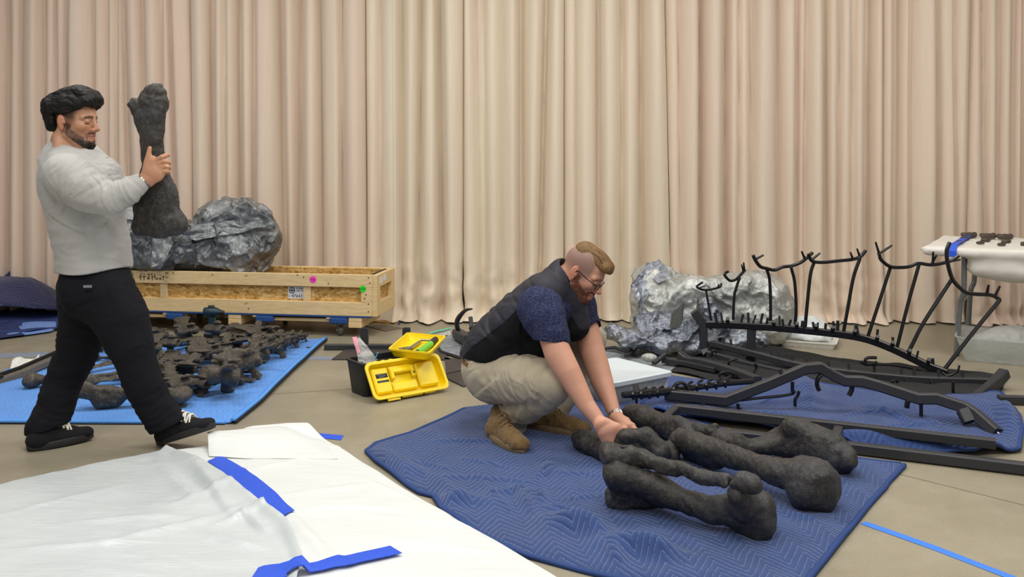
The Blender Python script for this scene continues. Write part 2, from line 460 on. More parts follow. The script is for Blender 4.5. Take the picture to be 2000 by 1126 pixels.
# ================================================================== sheets, blankets and mats on the floor
def edge(pts, n):
    p = np.array(pts, float); L = np.concatenate([[0], np.cumsum(np.linalg.norm(np.diff(p, axis=0), axis=1))]); t = np.linspace(0, L[-1], n)
    return np.stack([np.interp(t, L, p[:, i]) for i in range(p.shape[1])], 1)
def gp(*px): return [tuple(G(a, b))[:2] for a, b in px]
def coons(front, back, left, right, nu, nv):       # left and right run front to back, front and back run left to right
    f, b = edge(front, nu), edge(back, nu); l, r = edge(left, nv), edge(right, nv)
    u = np.linspace(0, 1, nu)[None, :, None]; v = np.linspace(0, 1, nv)[:, None, None]
    S = (1-v)*f[None]+v*b[None]+(1-u)*l[:, None]+u*r[:, None]
    S = S-((1-u)*(1-v)*f[0]+u*(1-v)*f[-1]+(1-u)*v*b[0]+u*v*b[-1])
    return S
def cloth(name, S, hfun, thick, mat, parent=None, base=.0015, uvrot=0.0):
    nv, nu = S.shape[:2]; XY = S.reshape(-1, 2)
    U, Vv = np.meshgrid(np.linspace(0, 1, nu), np.linspace(0, 1, nv)); ed = np.minimum(np.minimum(U, 1-U), np.minimum(Vv, 1-Vv)).ravel()
    h = np.maximum(hfun(XY[:, 0], XY[:, 1], U.ravel(), Vv.ravel()), 0)
    top = np.column_stack([XY, base+thick*np.minimum(1, .35+ed*26)+h]); bot = np.column_stack([XY, base+h*.94])
    n = nu*nv; I = np.arange(n).reshape(nv, nu)
    q = np.stack([I[:-1, :-1].ravel(), I[:-1, 1:].ravel(), I[1:, 1:].ravel(), I[1:, :-1].ravel()], 1)
    ring = np.concatenate([I[0, :], I[1:, -1], I[-1, -2::-1], I[-2:0:-1, 0]]); r2 = np.roll(ring, -1)
    side = np.stack([ring, ring+n, r2+n, r2], 1)
    c, s = math.cos(uvrot), math.sin(uvrot); uv = np.column_stack([XY[:, 0]*c+XY[:, 1]*s, -XY[:, 0]*s+XY[:, 1]*c]); uv = np.concatenate([uv, uv])
    o = finish(name, np.concatenate([top, bot]), np.concatenate([q, q[:, ::-1]+n, side]), mat, parent, uv=uv, autos=60)
    o['_'] = 0; del o['_']
    return o, top.reshape(nv, nu, 3)
def rdg(x, y, a, b, wid, hgt, taper=True):           # a fold: a ridge of cloth along the segment a-b
    a = np.array(a); b = np.array(b); ba = b-a; L = ba@ba
    t = ((x-a[0])*ba[0]+(y-a[1])*ba[1])/L; tc = np.clip(t, 0, 1)
    d = np.hypot(x-a[0]-tc*ba[0], y-a[1]-tc*ba[1])
    return hgt*np.exp(-(d/wid)**2)*(np.sin(np.pi*np.clip(tc*.8+.1, 0, 1)) if taper else 1)
def n2(x, y, f, z=0.0): return noise(np.column_stack([x*f, y*f, np.full_like(x, z)]))
def mat_quilt(name, base, line, per=.17, amp=.066, gap=.042, lw=.085, lamt=.85, dash=True, bs=.6):
    m = N(name); uv = m.n('ShaderNodeTexCoord').outputs['UV']; sp = m.n('ShaderNodeSeparateXYZ', ins={0: uv})
    wob = m.noise(uv, 5, 2, .5)
    tri = m.math('PINGPONG', m.math('ADD', sp.outputs[0], 100.0), per/2)
    v = m.math('ADD', m.math('MULTIPLY_ADD', tri, amp*2/(per/2), sp.outputs[1]), m.math('MULTIPLY', wob, .05))
    f = m.math('PINGPONG', m.math('ADD', v, 100.0), gap/2)
    dn = m.math('DIVIDE', f, gap/2)                      # 0 on the seam
    ln = m.math('LESS_THAN', dn, lw)
    if dash: ln = m.math('MULTIPLY', ln, m.math('GREATER_THAN', m.noise(uv, 110, 1), .43))
    weave = m.noise(uv, 520, 2, .6); pat = m.noise(uv, 3.0, 4, .6)
    c = m.ramp(pat, [(.3, tuple(q*.86 for q in base[:3])+(1,)), (.7, tuple(min(1, q*1.12) for q in base[:3])+(1,))])
    c = m.mix(.5, c, m.mix(1, c, m.ramp(weave, [(.3, (.6, .6, .62, 1)), (.65, (1, 1, 1, 1))]), 'MULTIPLY'))
    c = m.mix(m.math('MULTIPLY', ln, lamt), c, line)
    m.set(Base_Color=c, Roughness=.82); m.put(m.b.inputs['Sheen Weight'], .2)
    hgt = m.math('ADD', m.math('POWER', dn, .5), m.math('MULTIPLY', weave, .12))
    m.bump(hgt, bs, .007); return m.m
M['quilt'] = mat_quilt('blue_quilted_cloth', lin(35, 66, 124), lin(118, 146, 194), bs=.8)
M['quilt_under'] = mat_quilt('blue_quilted_cloth_fine', lin(36, 68, 130), lin(100, 130, 186), per=.18, amp=.07, gap=.045, lw=.08, lamt=.45, bs=1.0)
M['quilt_navy'] = mat_quilt('navy_quilted_cloth', lin(38, 42, 82), lin(84, 84, 130), per=.16, amp=.03, gap=.035, lw=.14, lamt=.5)
M['mat_blue'] = mat_quilt('light_blue_padded_cloth', lin(92, 160, 246), lin(76, 146, 238), per=.1, amp=.012, gap=.03, lw=.3, lamt=.7, dash=False, bs=.5)
M['binding'] = plain('blue_binding_tape', lin(35, 64, 122), .8, nscale=200)
M['binding_light'] = plain('light_blue_binding', lin(92, 160, 242), .8, nscale=200)
M['black_edge'] = plain('black_backing_cloth', lin(30, 32, 40), .9)
M['blue_cloth_light'] = plain('pale_blue_lining_cloth', lin(112, 142, 206), .85, nscale=30)
M['blue_cloth_mid'] = plain('mid_blue_lining_cloth', lin(42, 60, 116), .85, nscale=30)
M['blue_cloth'] = plain('dark_blue_lining_cloth', lin(34, 48, 96), .85, nscale=30)
def rim(o, T, mat, r, name='edge_binding', sides='fblr'):
    e = {'f': T[0, :], 'b': T[-1, :], 'l': T[:, 0], 'r': T[:, -1]}
    mb = MB()
    for s in sides:
        p = e[s][::3] if len(e[s]) > 40 else e[s]
        mb.sweep([Vector(q)+Vector((0, 0, -.001)) for q in p], [(-r, -r*.55), (r, -r*.55), (r, r*.5), (0, r*.9), (-r, r*.5)])
    return mb.build(name, mat, o, autos=None)

# ---- near blue blanket with the limb bones
SB = coons(gp((716, 884), (735, 904), (767, 927), (796, 950), (819, 965), (848, 972), (862, 997), (897, 1022), (970, 1063), (1027, 1088), (1143, 1119), (1200, 1133), (1330, 1150), (1560, 1158)),
           gp((905, 802), (1000, 790), (1110, 775), (1235, 770), (1400, 838), (1560, 888), (1660, 897), (1767, 911)),
           gp((716, 884), (735, 868), (800, 850), (905, 802)),
           gp((1560, 1158), (1640, 1060), (1700, 985), (1728, 955), (1733, 946), (1767, 911)), 200, 170)
q = lambda a, b: tuple(G(a, b))[:2]
def hB(x, y, u, v):
    h = .004+.006*(n2(x, y, 7)+.5)+.012*np.maximum(n2(x, y, 3.0, 4), 0)
    h += rdg(x, y, q(850, 985), q(925, 990), .05, .05)+rdg(x, y, q(870, 1000), q(905, 1030), .04, .03)
    h += rdg(x, y, q(1085, 1025), q(1190, 1060), .055, .075)+rdg(x, y, q(1180, 1075), q(1330, 1100), .05, .065)+rdg(x, y, q(1190, 1085), q(1215, 1115), .03, .03)
    h += rdg(x, y, q(1010, 960), q(1030, 1010), .022, .034)+rdg(x, y, q(1050, 945), q(1075, 915), .022, .034)+rdg(x, y, q(1052, 965), q(1060, 985), .016, .028)
    h += rdg(x, y, q(1065, 1000), q(1150, 1020), .02, .022)+rdg(x, y, q(950, 975), q(1040, 968), .02, .016)+rdg(x, y, q(760, 895), q(900, 975), .03, .014)
    h += rdg(x, y, q(840, 940), q(1050, 950), .018, .012)+rdg(x, y, q(850, 870), q(980, 870), .02, .012)+rdg(x, y, q(730, 885), q(800, 940), .05, .03)
    for (a, b) in (((900, 905), (1010, 925)), ((930, 940), (1000, 1010)), ((1090, 930), (1180, 940)), ((780, 905), (880, 925)), ((1100, 985), (1180, 975)), ((1540, 1010), (1600, 1030))):
        h += rdg(x, y, q(*a), q(*b), .014, .010)
    return h*np.minimum(1, .4+12*np.minimum(np.minimum(u, 1-u), np.minimum(v, 1-v)))
bl, TB = cloth('moving_blanket', SB, hB, .014, M['quilt'], uvrot=math.radians(8))
tag(bl, 'blue quilted moving blanket in the foreground lying under the large dark limb bones', 'blanket', 'quilted moving blankets')
rim(bl, TB, M['binding'], .011)

# ---- blanket under the black armature
SC2 = coons(gp((1262, 808), (1330, 822), (1460, 838), (1560, 856), (1680, 880), (1800, 890), (1900, 892), (1990, 884)),
            gp((1300, 738), (1400, 752), (1520, 745), (1600, 752), (1700, 770), (1800, 782), (1955, 772)),
            gp((1262, 808), (1254, 795), (1268, 784), (1290, 760), (1300, 738)),
            gp((1990, 884), (1996, 858), (1985, 815), (1955, 772)), 170, 90)
def hC(x, y, u, v):
    h = .006+.012*(n2(x, y, 6)+.4)+.02*np.maximum(n2(x, y, 2.6, 2), 0)
    h += rdg(x, y, q(1600, 868), q(1940, 888), .05, .05, False)+rdg(x, y, q(1290, 812), q(1560, 850), .05, .032, False)
    h += rdg(x, y, q(1560, 745), q(1580, 800), .07, .06)+rdg(x, y, q(1470, 800), q(1560, 775), .02, .02)+rdg(x, y, q(1690, 800), q(1800, 840), .02, .022)
    h += rdg(x, y, q(1880, 790), q(1990, 850), .08, .06)+rdg(x, y, q(1960, 800), q(1985, 870), .05, .05)
    for (a, b) in (((1640, 820), (1760, 810)), ((1720, 845), (1860, 835)), ((1450, 815), (1540, 818)), ((1790, 815), (1850, 850))): h += rdg(x, y, q(*a), q(*b), .016, .014)
    return h
b2, T2 = cloth('moving_blanket', SC2, hC, .014, M['quilt_under'], uvrot=math.radians(-20))
tag(b2, 'blue quilted moving blanket crumpled beneath the black steel spine armature', 'blanket', 'quilted moving blankets')
rim(b2, T2, M['binding'], .010)

# ---- light blue padded mat of the vertebrae
SM = coons(gp((-214, 826), (0, 826), (455, 828)), [tuple(G(-40, 668))[:2], tuple(G(300, 664))[:2], tuple(G(637, 664))[:2]],
           [(-3.26, 5.11), (-3.26, 6.2), tuple(G(-40, 668))[:2]], gp((455, 828), (505, 790), (560, 735), (637, 664)), 90, 80)
SM[..., 0] = np.maximum(SM[..., 0], -3.3+.25*np.clip(SM[..., 1]-6.2, 0, 1.2))
bm, TM = cloth('padded_mat', SM, lambda x, y, u, v: .002+.004*(n2(x, y, 3)+.5)+.014*sstep(.985, 1, u)+rdg(x, y, q(490, 810), q(635, 668), .03, .012), .016, M['mat_blue'], uvrot=math.radians(90))
tag(bm, 'light blue padded mat spread with rows of dark vertebrae', 'mat')
rim(bm, TM, M['binding_light'], .012, sides='fr')
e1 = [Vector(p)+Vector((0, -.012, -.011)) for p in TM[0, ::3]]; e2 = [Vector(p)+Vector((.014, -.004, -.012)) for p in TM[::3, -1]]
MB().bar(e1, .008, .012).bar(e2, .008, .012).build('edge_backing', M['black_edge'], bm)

# ---- plastic sheeting in the left foreground
def mat_plastic(name, col, wr=.35, grey=0.0, alpha=1.0):
    m = N(name); v = m.coord('UV'); big = m.noise(m.coord('UV', (1, 2.2, 1), (0, 0, .5)), 2.2, 5, .6, .8)
    fine = m.noise(m.coord('UV', (1, 5, 1), (0, 0, .25)), 6, 4, .6, 1.0)
    c = m.ramp(big, [(.3, tuple(q*.93 for q in col[:3])+(1,)), (.65, col)])
    m.set(Base_Color=c, Roughness=wr); m.put(m.b.inputs['Specular IOR Level'], .45)
    m.bump(m.math('ADD', fine, m.math('MULTIPLY', big, 1.5)), .35, .012)
    if alpha < 1: m.put(m.b.inputs['Alpha'], alpha)
    return m.m
M['white_sheet'] = mat_plastic('white_plastic_sheet', lin(226, 230, 229), .42)
M['grey_sheet'] = mat_plastic('translucent_grey_plastic_sheet', lin(204, 211, 213), .32)
# right (white) sheet
SWr = coons(gp((60, 1240), (400, 1240), (800, 1240), (1250, 1240)),
            gp((300, 893), (345, 886), (405, 879), (480, 858), (560, 851), (600, 851), (622, 857)),
            gp((60, 1240), (180, 1000), (300, 893)),
            gp((1235, 1230), (1071, 1126), (970, 1066), (856, 1000), (781, 956), (680, 891), (622, 857)), 130, 120)
def hW(x, y, u, v):
    h = .012+.006*(n2(x, y, 4)+.5)
    for (a, b, wd, ht) in (((500, 880), (700, 880), .02, .006), ((560, 975), (720, 955), .02, .010), ((600, 1000), (760, 1000), .016, .008), ((560, 1010), (660, 1126), .03, .02),
                           ((640, 1010), (900, 1030), .014, .006), ((440, 935), (640, 895), .016, .006), ((760, 1060), (960, 1090), .016, .007), ((700, 940), (820, 990), .014, .006)):
        h += rdg(x, y, q(*a), q(*b), wd, ht)
    return h+.05*sstep(.93, 1, v)*sstep(.35, .6, u)*sstep(1.02, .9, u)
ws, TW = cloth('plastic_sheet', SWr, hW, .004, M['white_sheet'])
tag(ws, 'white plastic sheet in the foreground with blue tape strips across it', 'plastic sheet', 'plastic sheeting on the floor')
# folded-over flap at its back corner
SF = coons(gp((408, 900), (480, 905), (660, 905)), gp((405, 872), (470, 864), (560, 856), (626, 862)), gp((408, 900), (405, 872)), gp((660, 905), (626, 862)), 50, 24)
cloth('folded_flap', SF, lambda x, y, u, v: .022+.004*n2(x, y, 8)+.055*sstep(.0, .75, v)*sstep(1.02, .55, u)-.012*sstep(.8, 1, v), .004, M['white_sheet'], ws)
# left (greyish) sheet lying over it
SG = coons(gp((-330, 1240), (0, 1240), (560, 1240)), gp((-330, 1030), (0, 957), (150, 924), (290, 897), (325, 888)),
           gp((-330, 1240), (-330, 1030)), gp((560, 1240), (590, 1110), (560, 1050), (480, 985), (400, 930), (340, 895), (325, 888)), 130, 100)
def hG(x, y, u, v):
    h = .020+.008*(n2(x, y, 3.2, 3)+.5)+.007*ridge(np.column_stack([x*3+y*2, y*6, x*0+2]), 2)*sstep(.2, .7, u)
    h += rdg(x, y, q(345, 905), q(480, 1000), .05, .036)+rdg(x, y, q(480, 1000), q(600, 1090), .06, .03)
    for (a, b, wd, ht) in (((290, 905), (390, 1000), .03, .016), ((380, 930), (470, 1040), .02, .018), ((340, 1000), (470, 960), .02, .012), ((200, 1080), (480, 1010), .025, .014), ((60, 1085), (300, 1075), .02, .010),
                           ((420, 1040), (560, 1000), .02, .02), ((400, 1060), (520, 1090), .02, .016), ((0, 1020), (250, 960), .02, .006), ((120, 1040), (330, 1020), .018, .008), ((460, 1010), (520, 1060), .014, .018)):
        h += rdg(x, y, q(*a), q(*b), wd, ht)
    return h+.02*sstep(.97, 1, u)
gs, TG = cloth('plastic_sheet', SG, hG, .003, M['grey_sheet'])
tag(gs, 'greyish wrinkled plastic sheet filling the lower left corner, lapping over the white one', 'plastic sheet', 'plastic sheeting on the floor')
# blue backing blanket showing along the far edge
SK = coons(gp((-330, 1060), (0, 980), (300, 920)), gp((-330, 1012), (0, 944), (150, 912), (270, 888), (300, 886)), gp((-330, 1060), (-330, 1020)), gp((300, 920), (303, 891)), 40, 8)
bk, TK = cloth('moving_blanket', SK, lambda x, y, u, v: .004+0*x, .014, M['blue_cloth'])
tag(bk, 'dark blue blanket edge peeking out behind the greyish plastic sheet', 'blanket', 'quilted moving blankets')

# ---- tape
M['tape'] = plain('blue_masking_tape', lin(34, 84, 214), .55, nscale=60, namp=.06, bump=.1)
M['tape_floor'] = plain('bright_blue_floor_tape', lin(58, 130, 236), .5, nscale=60, namp=.05)
M['tape_faded'] = plain('worn_blue_floor_tape', lin(132, 142, 158), .7, nscale=30, namp=.2)
def tape(pairs, T, label, mat, z=None, name='tape_strip', lift=.004, grp='blue tape strips'):
    # pairs: left and right edge photo points along the strip; the strip lies on height z
    L = edge([tuple(G(*a, z))[:2] for a, b in pairs], 24); R = edge([tuple(G(*b, z))[:2] for a, b in pairs], 24)
    S = np.stack([L+(R-L)*t for t in np.linspace(0, 1, 5)], 0)
    o, _ = cloth(name, S, (lambda x, y, u, v: z+lift*(1+.5*np.sin(u*9))) if T is None else (lambda x, y, u, v: T(x, y)+lift), .0015, mat, base=0)
    tag(o, label, 'tape', grp); return o
def onT(*Ts):
    pts = np.concatenate([t.reshape(-1, 3) for t in Ts])
    def f(x, y):
        out = np.empty(len(x))
        for i in range(len(x)):
            d = (pts[:, 0]-x[i])**2+(pts[:, 1]-y[i])**2; k = np.argpartition(d, 6)[:6]; out[i] = pts[k, 2].max()
        return out
    return f
tape([((405, 897), (432, 886)), ((470, 945), (500, 927)), ((510, 985), (540, 960)), ((545, 1012), (575, 998))], onT(TW), 'blue tape strip running diagonally across the white sheet', M['tape'], .03, lift=.006)
tape([((490, 1140), (560, 1140)), ((505, 1112), (560, 1130)), ((570, 1105), (600, 1120)), ((640, 1098), (670, 1110)), ((700, 1080), (705, 1098)), ((762, 1066), (785, 1080))], onT(TW, TG), 'wavy blue tape strip along the bottom edge of the picture', M['tape'], .03, lift=.012)
tape([((508, 846), (516, 838)), ((590, 852), (592, 843)), ((666, 859), (671, 850))], None, 'short blue tape strip on bare floor beside the white sheet', M['tape'], .001, lift=.0005)
tape([((1680, 1022), (1692, 1018)), ((1820, 1072), (1830, 1066)), ((1960, 1126), (1985, 1126)), ((2040, 1158), (2070, 1158))], None, 'thin bright blue tape line running to the lower right corner', M['tape_floor'], .001, lift=.0003)
tape([((-60, 701), (-60, 691)), ((60, 697), (60, 688)), ((130, 693), (130, 685))], None, 'worn pale tape line at the left picture edge behind the mat', M['tape_faded'], .001, lift=.0003)
tape([((600, 702), (604, 695)), ((690, 703), (690, 697))], None, 'worn pale tape piece between the light blue mat and the toolbox', M['tape_faded'], .001, lift=.0003)

# ---- heap of navy blankets at the far left
def heap(name, pxs, z, S, hf, mat, label, th=.012):
    o, T = cloth(name, S, hf, th, mat); tag(o, label, 'blanket', 'heaped blankets at the left edge'); return o
S1 = coons(gp((-160, 668), (60, 655), (150, 640)), gp((-160, 615), (40, 618), (150, 618)), gp((-160, 668), (-160, 615)), gp((150, 640), (150, 618)), 70, 40)
heap('moving_blanket', 0, 0, S1, lambda x, y, u, v: .03+.05*np.maximum(n2(x, y, 3, 8), -.4)+.03*sstep(0, .4, v), M['blue_cloth_mid'], 'blue lined blanket at the bottom of the heap by the left edge')
S5 = coons(gp((5, 662), (60, 656), (100, 650), (110, 645)), gp((20, 645), (70, 640), (110, 640)), gp((5, 662), (20, 645)), gp((110, 645), (110, 640)), 40, 16)
heap('moving_blanket', 0, 0, S5, lambda x, y, u, v: .012+.03*v+.01*np.maximum(n2(x, y, 8, 2), 0), M['blue_cloth_light'], 'pale blue blanket lining turned up at the front of the left heap')
S2 = coons(gp((-160, 650), (0, 648), (90, 636), (170, 628)), gp((-160, 612), (60, 610), (170, 612)), gp((-160, 650), (-160, 612)), gp((170, 628), (170, 612)), 90, 50)
def hN(x, y, u, v):
    b = np.sin(np.pi*np.clip(v*.85+.15, 0, 1))*np.sin(np.pi*np.clip(u*.9+.12, 0, 1)**1.1)
    return .06+.30*np.maximum(b, 0)+.04*n2(x, y, 3.1, 5)+.025*ridge(np.column_stack([x*2.5, y*5, x*0]), 2)
heap('moving_blanket', 0, 0, S2, hN, M['quilt_navy'], 'navy quilted blanket mounded on top of the heap by the left edge')
S3 = coons(gp((-120, 668), (0, 664), (48, 658)), gp((-120, 642), (0, 640), (20, 640)), gp((-120, 668), (-120, 642)), gp((48, 658), (20, 640)), 40, 20)
heap('moving_blanket', 0, 0, S3, lambda x, y, u, v: .02+.06*v+.02*n2(x, y, 5, 1), M['blue_cloth'], 'dark blue blanket corner nearest the camera in the left heap')
S4 = coons(gp((-60, 628), (20, 622), (70, 616)), gp((-60, 610), (20, 606), (70, 606)), gp((-60, 628), (-60, 610)), gp((70, 616), (70, 606)), 40, 24)
heap('moving_blanket', 0, 0, S4, lambda x, y, u, v: .28+.14*np.exp(-((u-.68)/.2)**2)+.02*n2(x, y, 6, 3), M['blue_cloth'], 'dark folded blanket corner sticking up behind the navy mound')
# white cloth by the long slat bone
SR = coons(gp((20, 728), (75, 716)), gp((26, 716), (80, 704)), gp((20, 728), (26, 716)), gp((75, 716), (80, 704)), 24, 16)
rg, _ = cloth('cleaning_cloth', SR, lambda x, y, u, v: .02+.05*np.sin(np.pi*v)*(.6+.4*np.sin(u*7))+.02*n2(x, y, 12), .004, plain('white_cotton', lin(228, 228, 218), .9))
tag(rg, 'crumpled white cloth lying on the light blue mat corner at left', 'cloth')
# ================================================================== bones
def mat_bone(name, dark, mid, dust, blue=.25, rough=.58):
    m = N(name); v = m.coord()
    big = m.noise(v, 7, 5, .6); fine = m.noise(v, 55, 5, .7); streak = m.noise(m.coord('Object', (60, 14, 30)), 1.0, 4, .6, .6)
    c = m.ramp(big, [(.3, dark), (.6, mid)])
    c = m.mix(m.ramp(fine, [(.52, (0, 0, 0, 1)), (.82, (1, 1, 1, 1))]), c, dust)
    c = m.mix(m.math('MULTIPLY', m.ramp(m.noise(v, 4.0, 2), [(.5, (0, 0, 0, 1)), (.65, (1, 1, 1, 1))]), blue), c, lin(62, 70, 88))
    c = m.mix(.6, c, m.mix(1, c, m.ramp(streak, [(.35, (.35, .35, .35, 1)), (.55, (1, 1, 1, 1))]), 'MULTIPLY'))
    ge = m.n('ShaderNodeNewGeometry').outputs['Pointiness']
    c = m.mix(m.math('MULTIPLY', m.ramp(ge, [(.515, (0, 0, 0, 1)), (.62, (1, 1, 1, 1))]), .55), c, dust)       # worn edges
    s1 = m.noise(m.coord('Object', (16, 60, 26), (.3, .5, .2)), 1.0, 3, .5, .8)
    sc = m.math('MULTIPLY', m.math('LESS_THAN', m.math('ABSOLUTE', m.math('SUBTRACT', s1, .5)), .006), m.math('GREATER_THAN', m.noise(v, 26, 2), .5))
    c = m.mix(m.math('MULTIPLY', sc, .6), c, dust)                                                           # scratches
    m.set(Base_Color=c, Roughness=m.math('MULTIPLY_ADD', fine, .3, rough-.17))
    m.put(m.b.inputs['Specular IOR Level'], .5)
    m.bump(m.math('ADD', m.math('MULTIPLY', streak, .6), m.math('ADD', m.math('MULTIPLY', big, .8), fine)), .55, .008); return m.m
M['bone'] = mat_bone('dark_fossil_bone', lin(31, 30, 30), lin(54, 51, 48), lin(100, 93, 82))
M['bone_small'] = mat_bone('brown_fossil_bone', lin(50, 46, 41), lin(84, 77, 67), lin(134, 123, 105), .06, .62)
def node(a): p = G(a[0], a[1], a[2]); return np.array(p), a[3]*p.y/F
def bone_px(label, parts, k=.03, h=.006, amp=.0075, mat='bone', name='limb_bone', seed=0.0, grp='large limb bones on the blue blanket', zmin=.012, tweak=None):
    s = SDF()
    for pt in parts:
        nd = [node(a) for a in pt]
        if len(nd) == 1: s.ell(nd[0][0], nd[0][1], k=k)
        else: s.chain([n[0] for n in nd], [n[1] for n in nd], k=k)
    if tweak: tweak(s)
    def disp(p):
        q = p+seed
        return amp*(1.0*fbm(q*7, 3)-.65*ridge(q*12, 2)+.3*noise(q*45))
    V, Fq = s.mesh(h, disp, pad=amp*2)
    V = relax(V, Fq, 1, .4); V[:, 2] = np.maximum(V[:, 2], zmin+.004*np.sin(V[:, 0]*40)**2)
    o = finish(name, V, Fq, M[mat]); tag(o, label, 'bone', grp); return o
NP = lambda px, py, z: np.array(G(px, py, z))
def tw1(s):
    s.box(NP(1206, 945, .105), (.032, .05, .092), R=np.array(Matrix.Rotation(-.35, 3, 'Z')), rnd=.024, k=.03); s.cap(NP(1182, 935, .12), NP(1182, 958, .09), .022, .022, .02, 's')
    s.cap(NP(1418, 932, .21), NP(1402, 955, .16), .045, .03, .03, 's'); s.cap(NP(1508, 985, .17), NP(1518, 1015, .10), .025, .025, .03, 's')
    s.box(NP(1482, 1012, .08), (.04, .05, .07), R=np.array(Matrix.Rotation(-.4, 3, 'Z')), rnd=.02, k=.03)
def tw2(s):
    s.ell(NP(1186, 884, .24), (.03, .06, .045), k=.02); s.cap(NP(1218, 862, .29), NP(1222, 910, .19), .012, .012, .02, 's'); s.cap(NP(1428, 922, .28), NP(1432, 960, .2), .016, .016, .03, 's')
def tw3(s):
    s.ell(NP(1598, 930, .16), (.06, .05, .04), k=.02); s.cap(NP(1642, 940, .14), NP(1640, 965, .09), .022, .022, .03, 's'); s.box(NP(1592, 955, .09), (.075, .06, .07), R=np.array(Matrix.Rotation(-.5, 3, 'Z')), rnd=.03, k=.03); s.cap(NP(1318, 846, .12), NP(1318, 872, .08), .016, .016, .015, 's')
def tw4(s):
    s.cap(NP(1500, 835, .17), NP(1450, 850, .15), .045, .04, .03, 's'); s.ell(NP(1655, 895, .10), (.045, .06, .05), k=.02); s.cap(NP(1434, 848, .13), NP(1436, 880, .06), .012, .012, .015, 's')
bone_px('nearest thick dark bone with squared left end and heavy bulbous right end', [
    [(1207, 926, .17, 24), (1285, 954, .125, 28), (1331, 973, .11, 18), (1385, 992, .10, 20), (1452, 992, .115, 33)], [(1212, 965, .06, 28), (1285, 966, .085, 22), (1335, 980, .09, 17), (1390, 998, .085, 19)],
    [(1207, 922, .17, 24), (1210, 968, .055, 24)], [(1464, 996, .10, 47)], [(1483, 1028, .055, 22), (1470, 1005, .09, 34)], [(1440, 965, .20, 19), (1452, 985, .15, 30)], [(1488, 985, .13, 20), (1490, 1020, .08, 20)]], seed=1.3, tweak=tw1)
bone_px('slender bone lying on top of the nearest thick bone', [
    [(1196, 882, .245, 15), (1200, 896, .22, 15)], [(1203, 887, .235, 22), (1228, 893, .228, 25), (1254, 894, .225, 19), (1280, 903, .224, 12), (1330, 914, .226, 11), (1364, 927, .226, 13), (1400, 936, .23, 14), (1434, 943, .238, 13)], [(1448, 939, .25, 16), (1470, 945, .25, 16)], [(1322, 924, .205, 7), (1290, 917, .205, 8)]], k=.02, h=.005, seed=4.1, tweak=tw2)
bone_px('middle long dark bone with a rounded knobby right head', [
    [(1332, 850, .13, 14), (1355, 864, .125, 23), (1420, 888, .12, 20), (1500, 914, .125, 22), (1552, 932, .125, 30)], [(1585, 945, .115, 45)], [(1605, 950, .10, 32), (1570, 965, .08, 28)], [(1348, 885, .05, 15), (1400, 896, .08, 18)], [(1570, 912, .16, 22), (1605, 922, .15, 22)], [(1325, 862, .10, 16), (1352, 866, .11, 18)]], seed=7.7, tweak=tw3)
bone_px('rear right dark bone with a tall raised crest', [
    [(1412, 856, .115, 18), (1412, 880, .05, 17)], [(1412, 866, .09, 22), (1470, 872, .08, 15), (1530, 862, .10, 25), (1590, 872, .10, 36), (1640, 893, .085, 29)], [(1546, 830, .19, 13), (1575, 845, .165, 22), (1620, 868, .13, 28)], [(1540, 838, .17, 14), (1520, 860, .10, 20)], [(1425, 856, .11, 13), (1440, 862, .10, 13)]], seed=12.2, tweak=tw4)
bone_px('rear left bone beyond the wristwatch with a jagged right end', [
    [(1228, 806, .09, 13), (1262, 818, .09, 22), (1315, 836, .085, 23), (1345, 845, .075, 20)], [(1326, 822, .13, 9), (1342, 838, .10, 16)], [(1236, 800, .11, 10), (1255, 812, .10, 18)], [(1340, 840, .10, 12), (1368, 868, .07, 12)]], seed=16.0)
bone_px('short spool shaped bone behind the gap of the rear bones', [
    [(1355, 838, .07, 13), (1378, 842, .065, 12), (1392, 843, .07, 14)], [(1396, 832, .10, 6), (1390, 858, .035, 8)]], k=.02, h=.005, seed=18.4)
bone_px('dark wedge shaped bone gripped between the hands', [
    [(1222, 852, .15, 16), (1262, 850, .16, 15)], [(1228, 868, .10, 20), (1268, 866, .12, 22), (1292, 884, .08, 20)], [(1262, 850, .16, 15), (1288, 880, .10, 18)], [(1215, 862, .12, 18), (1240, 872, .10, 22)]], k=.02, h=.005, seed=21.0)
bone_px('flared grey bone end beside the middle long bone', [
    [(1285, 880, .06, 14), (1318, 868, .09, 10)], [(1290, 888, .05, 14), (1316, 890, .045, 12)], [(1318, 866, .09, 9), (1316, 890, .045, 10)]], k=.02, h=.005, seed=24.0)
bone_px('dark rounded bone end left of the gripping hands', [
    [(1130, 852, .075, 14), (1150, 862, .075, 20), (1200, 888, .07, 20)], [(1136, 862, .06, 16), (1150, 870, .06, 16)]], seed=27.0)

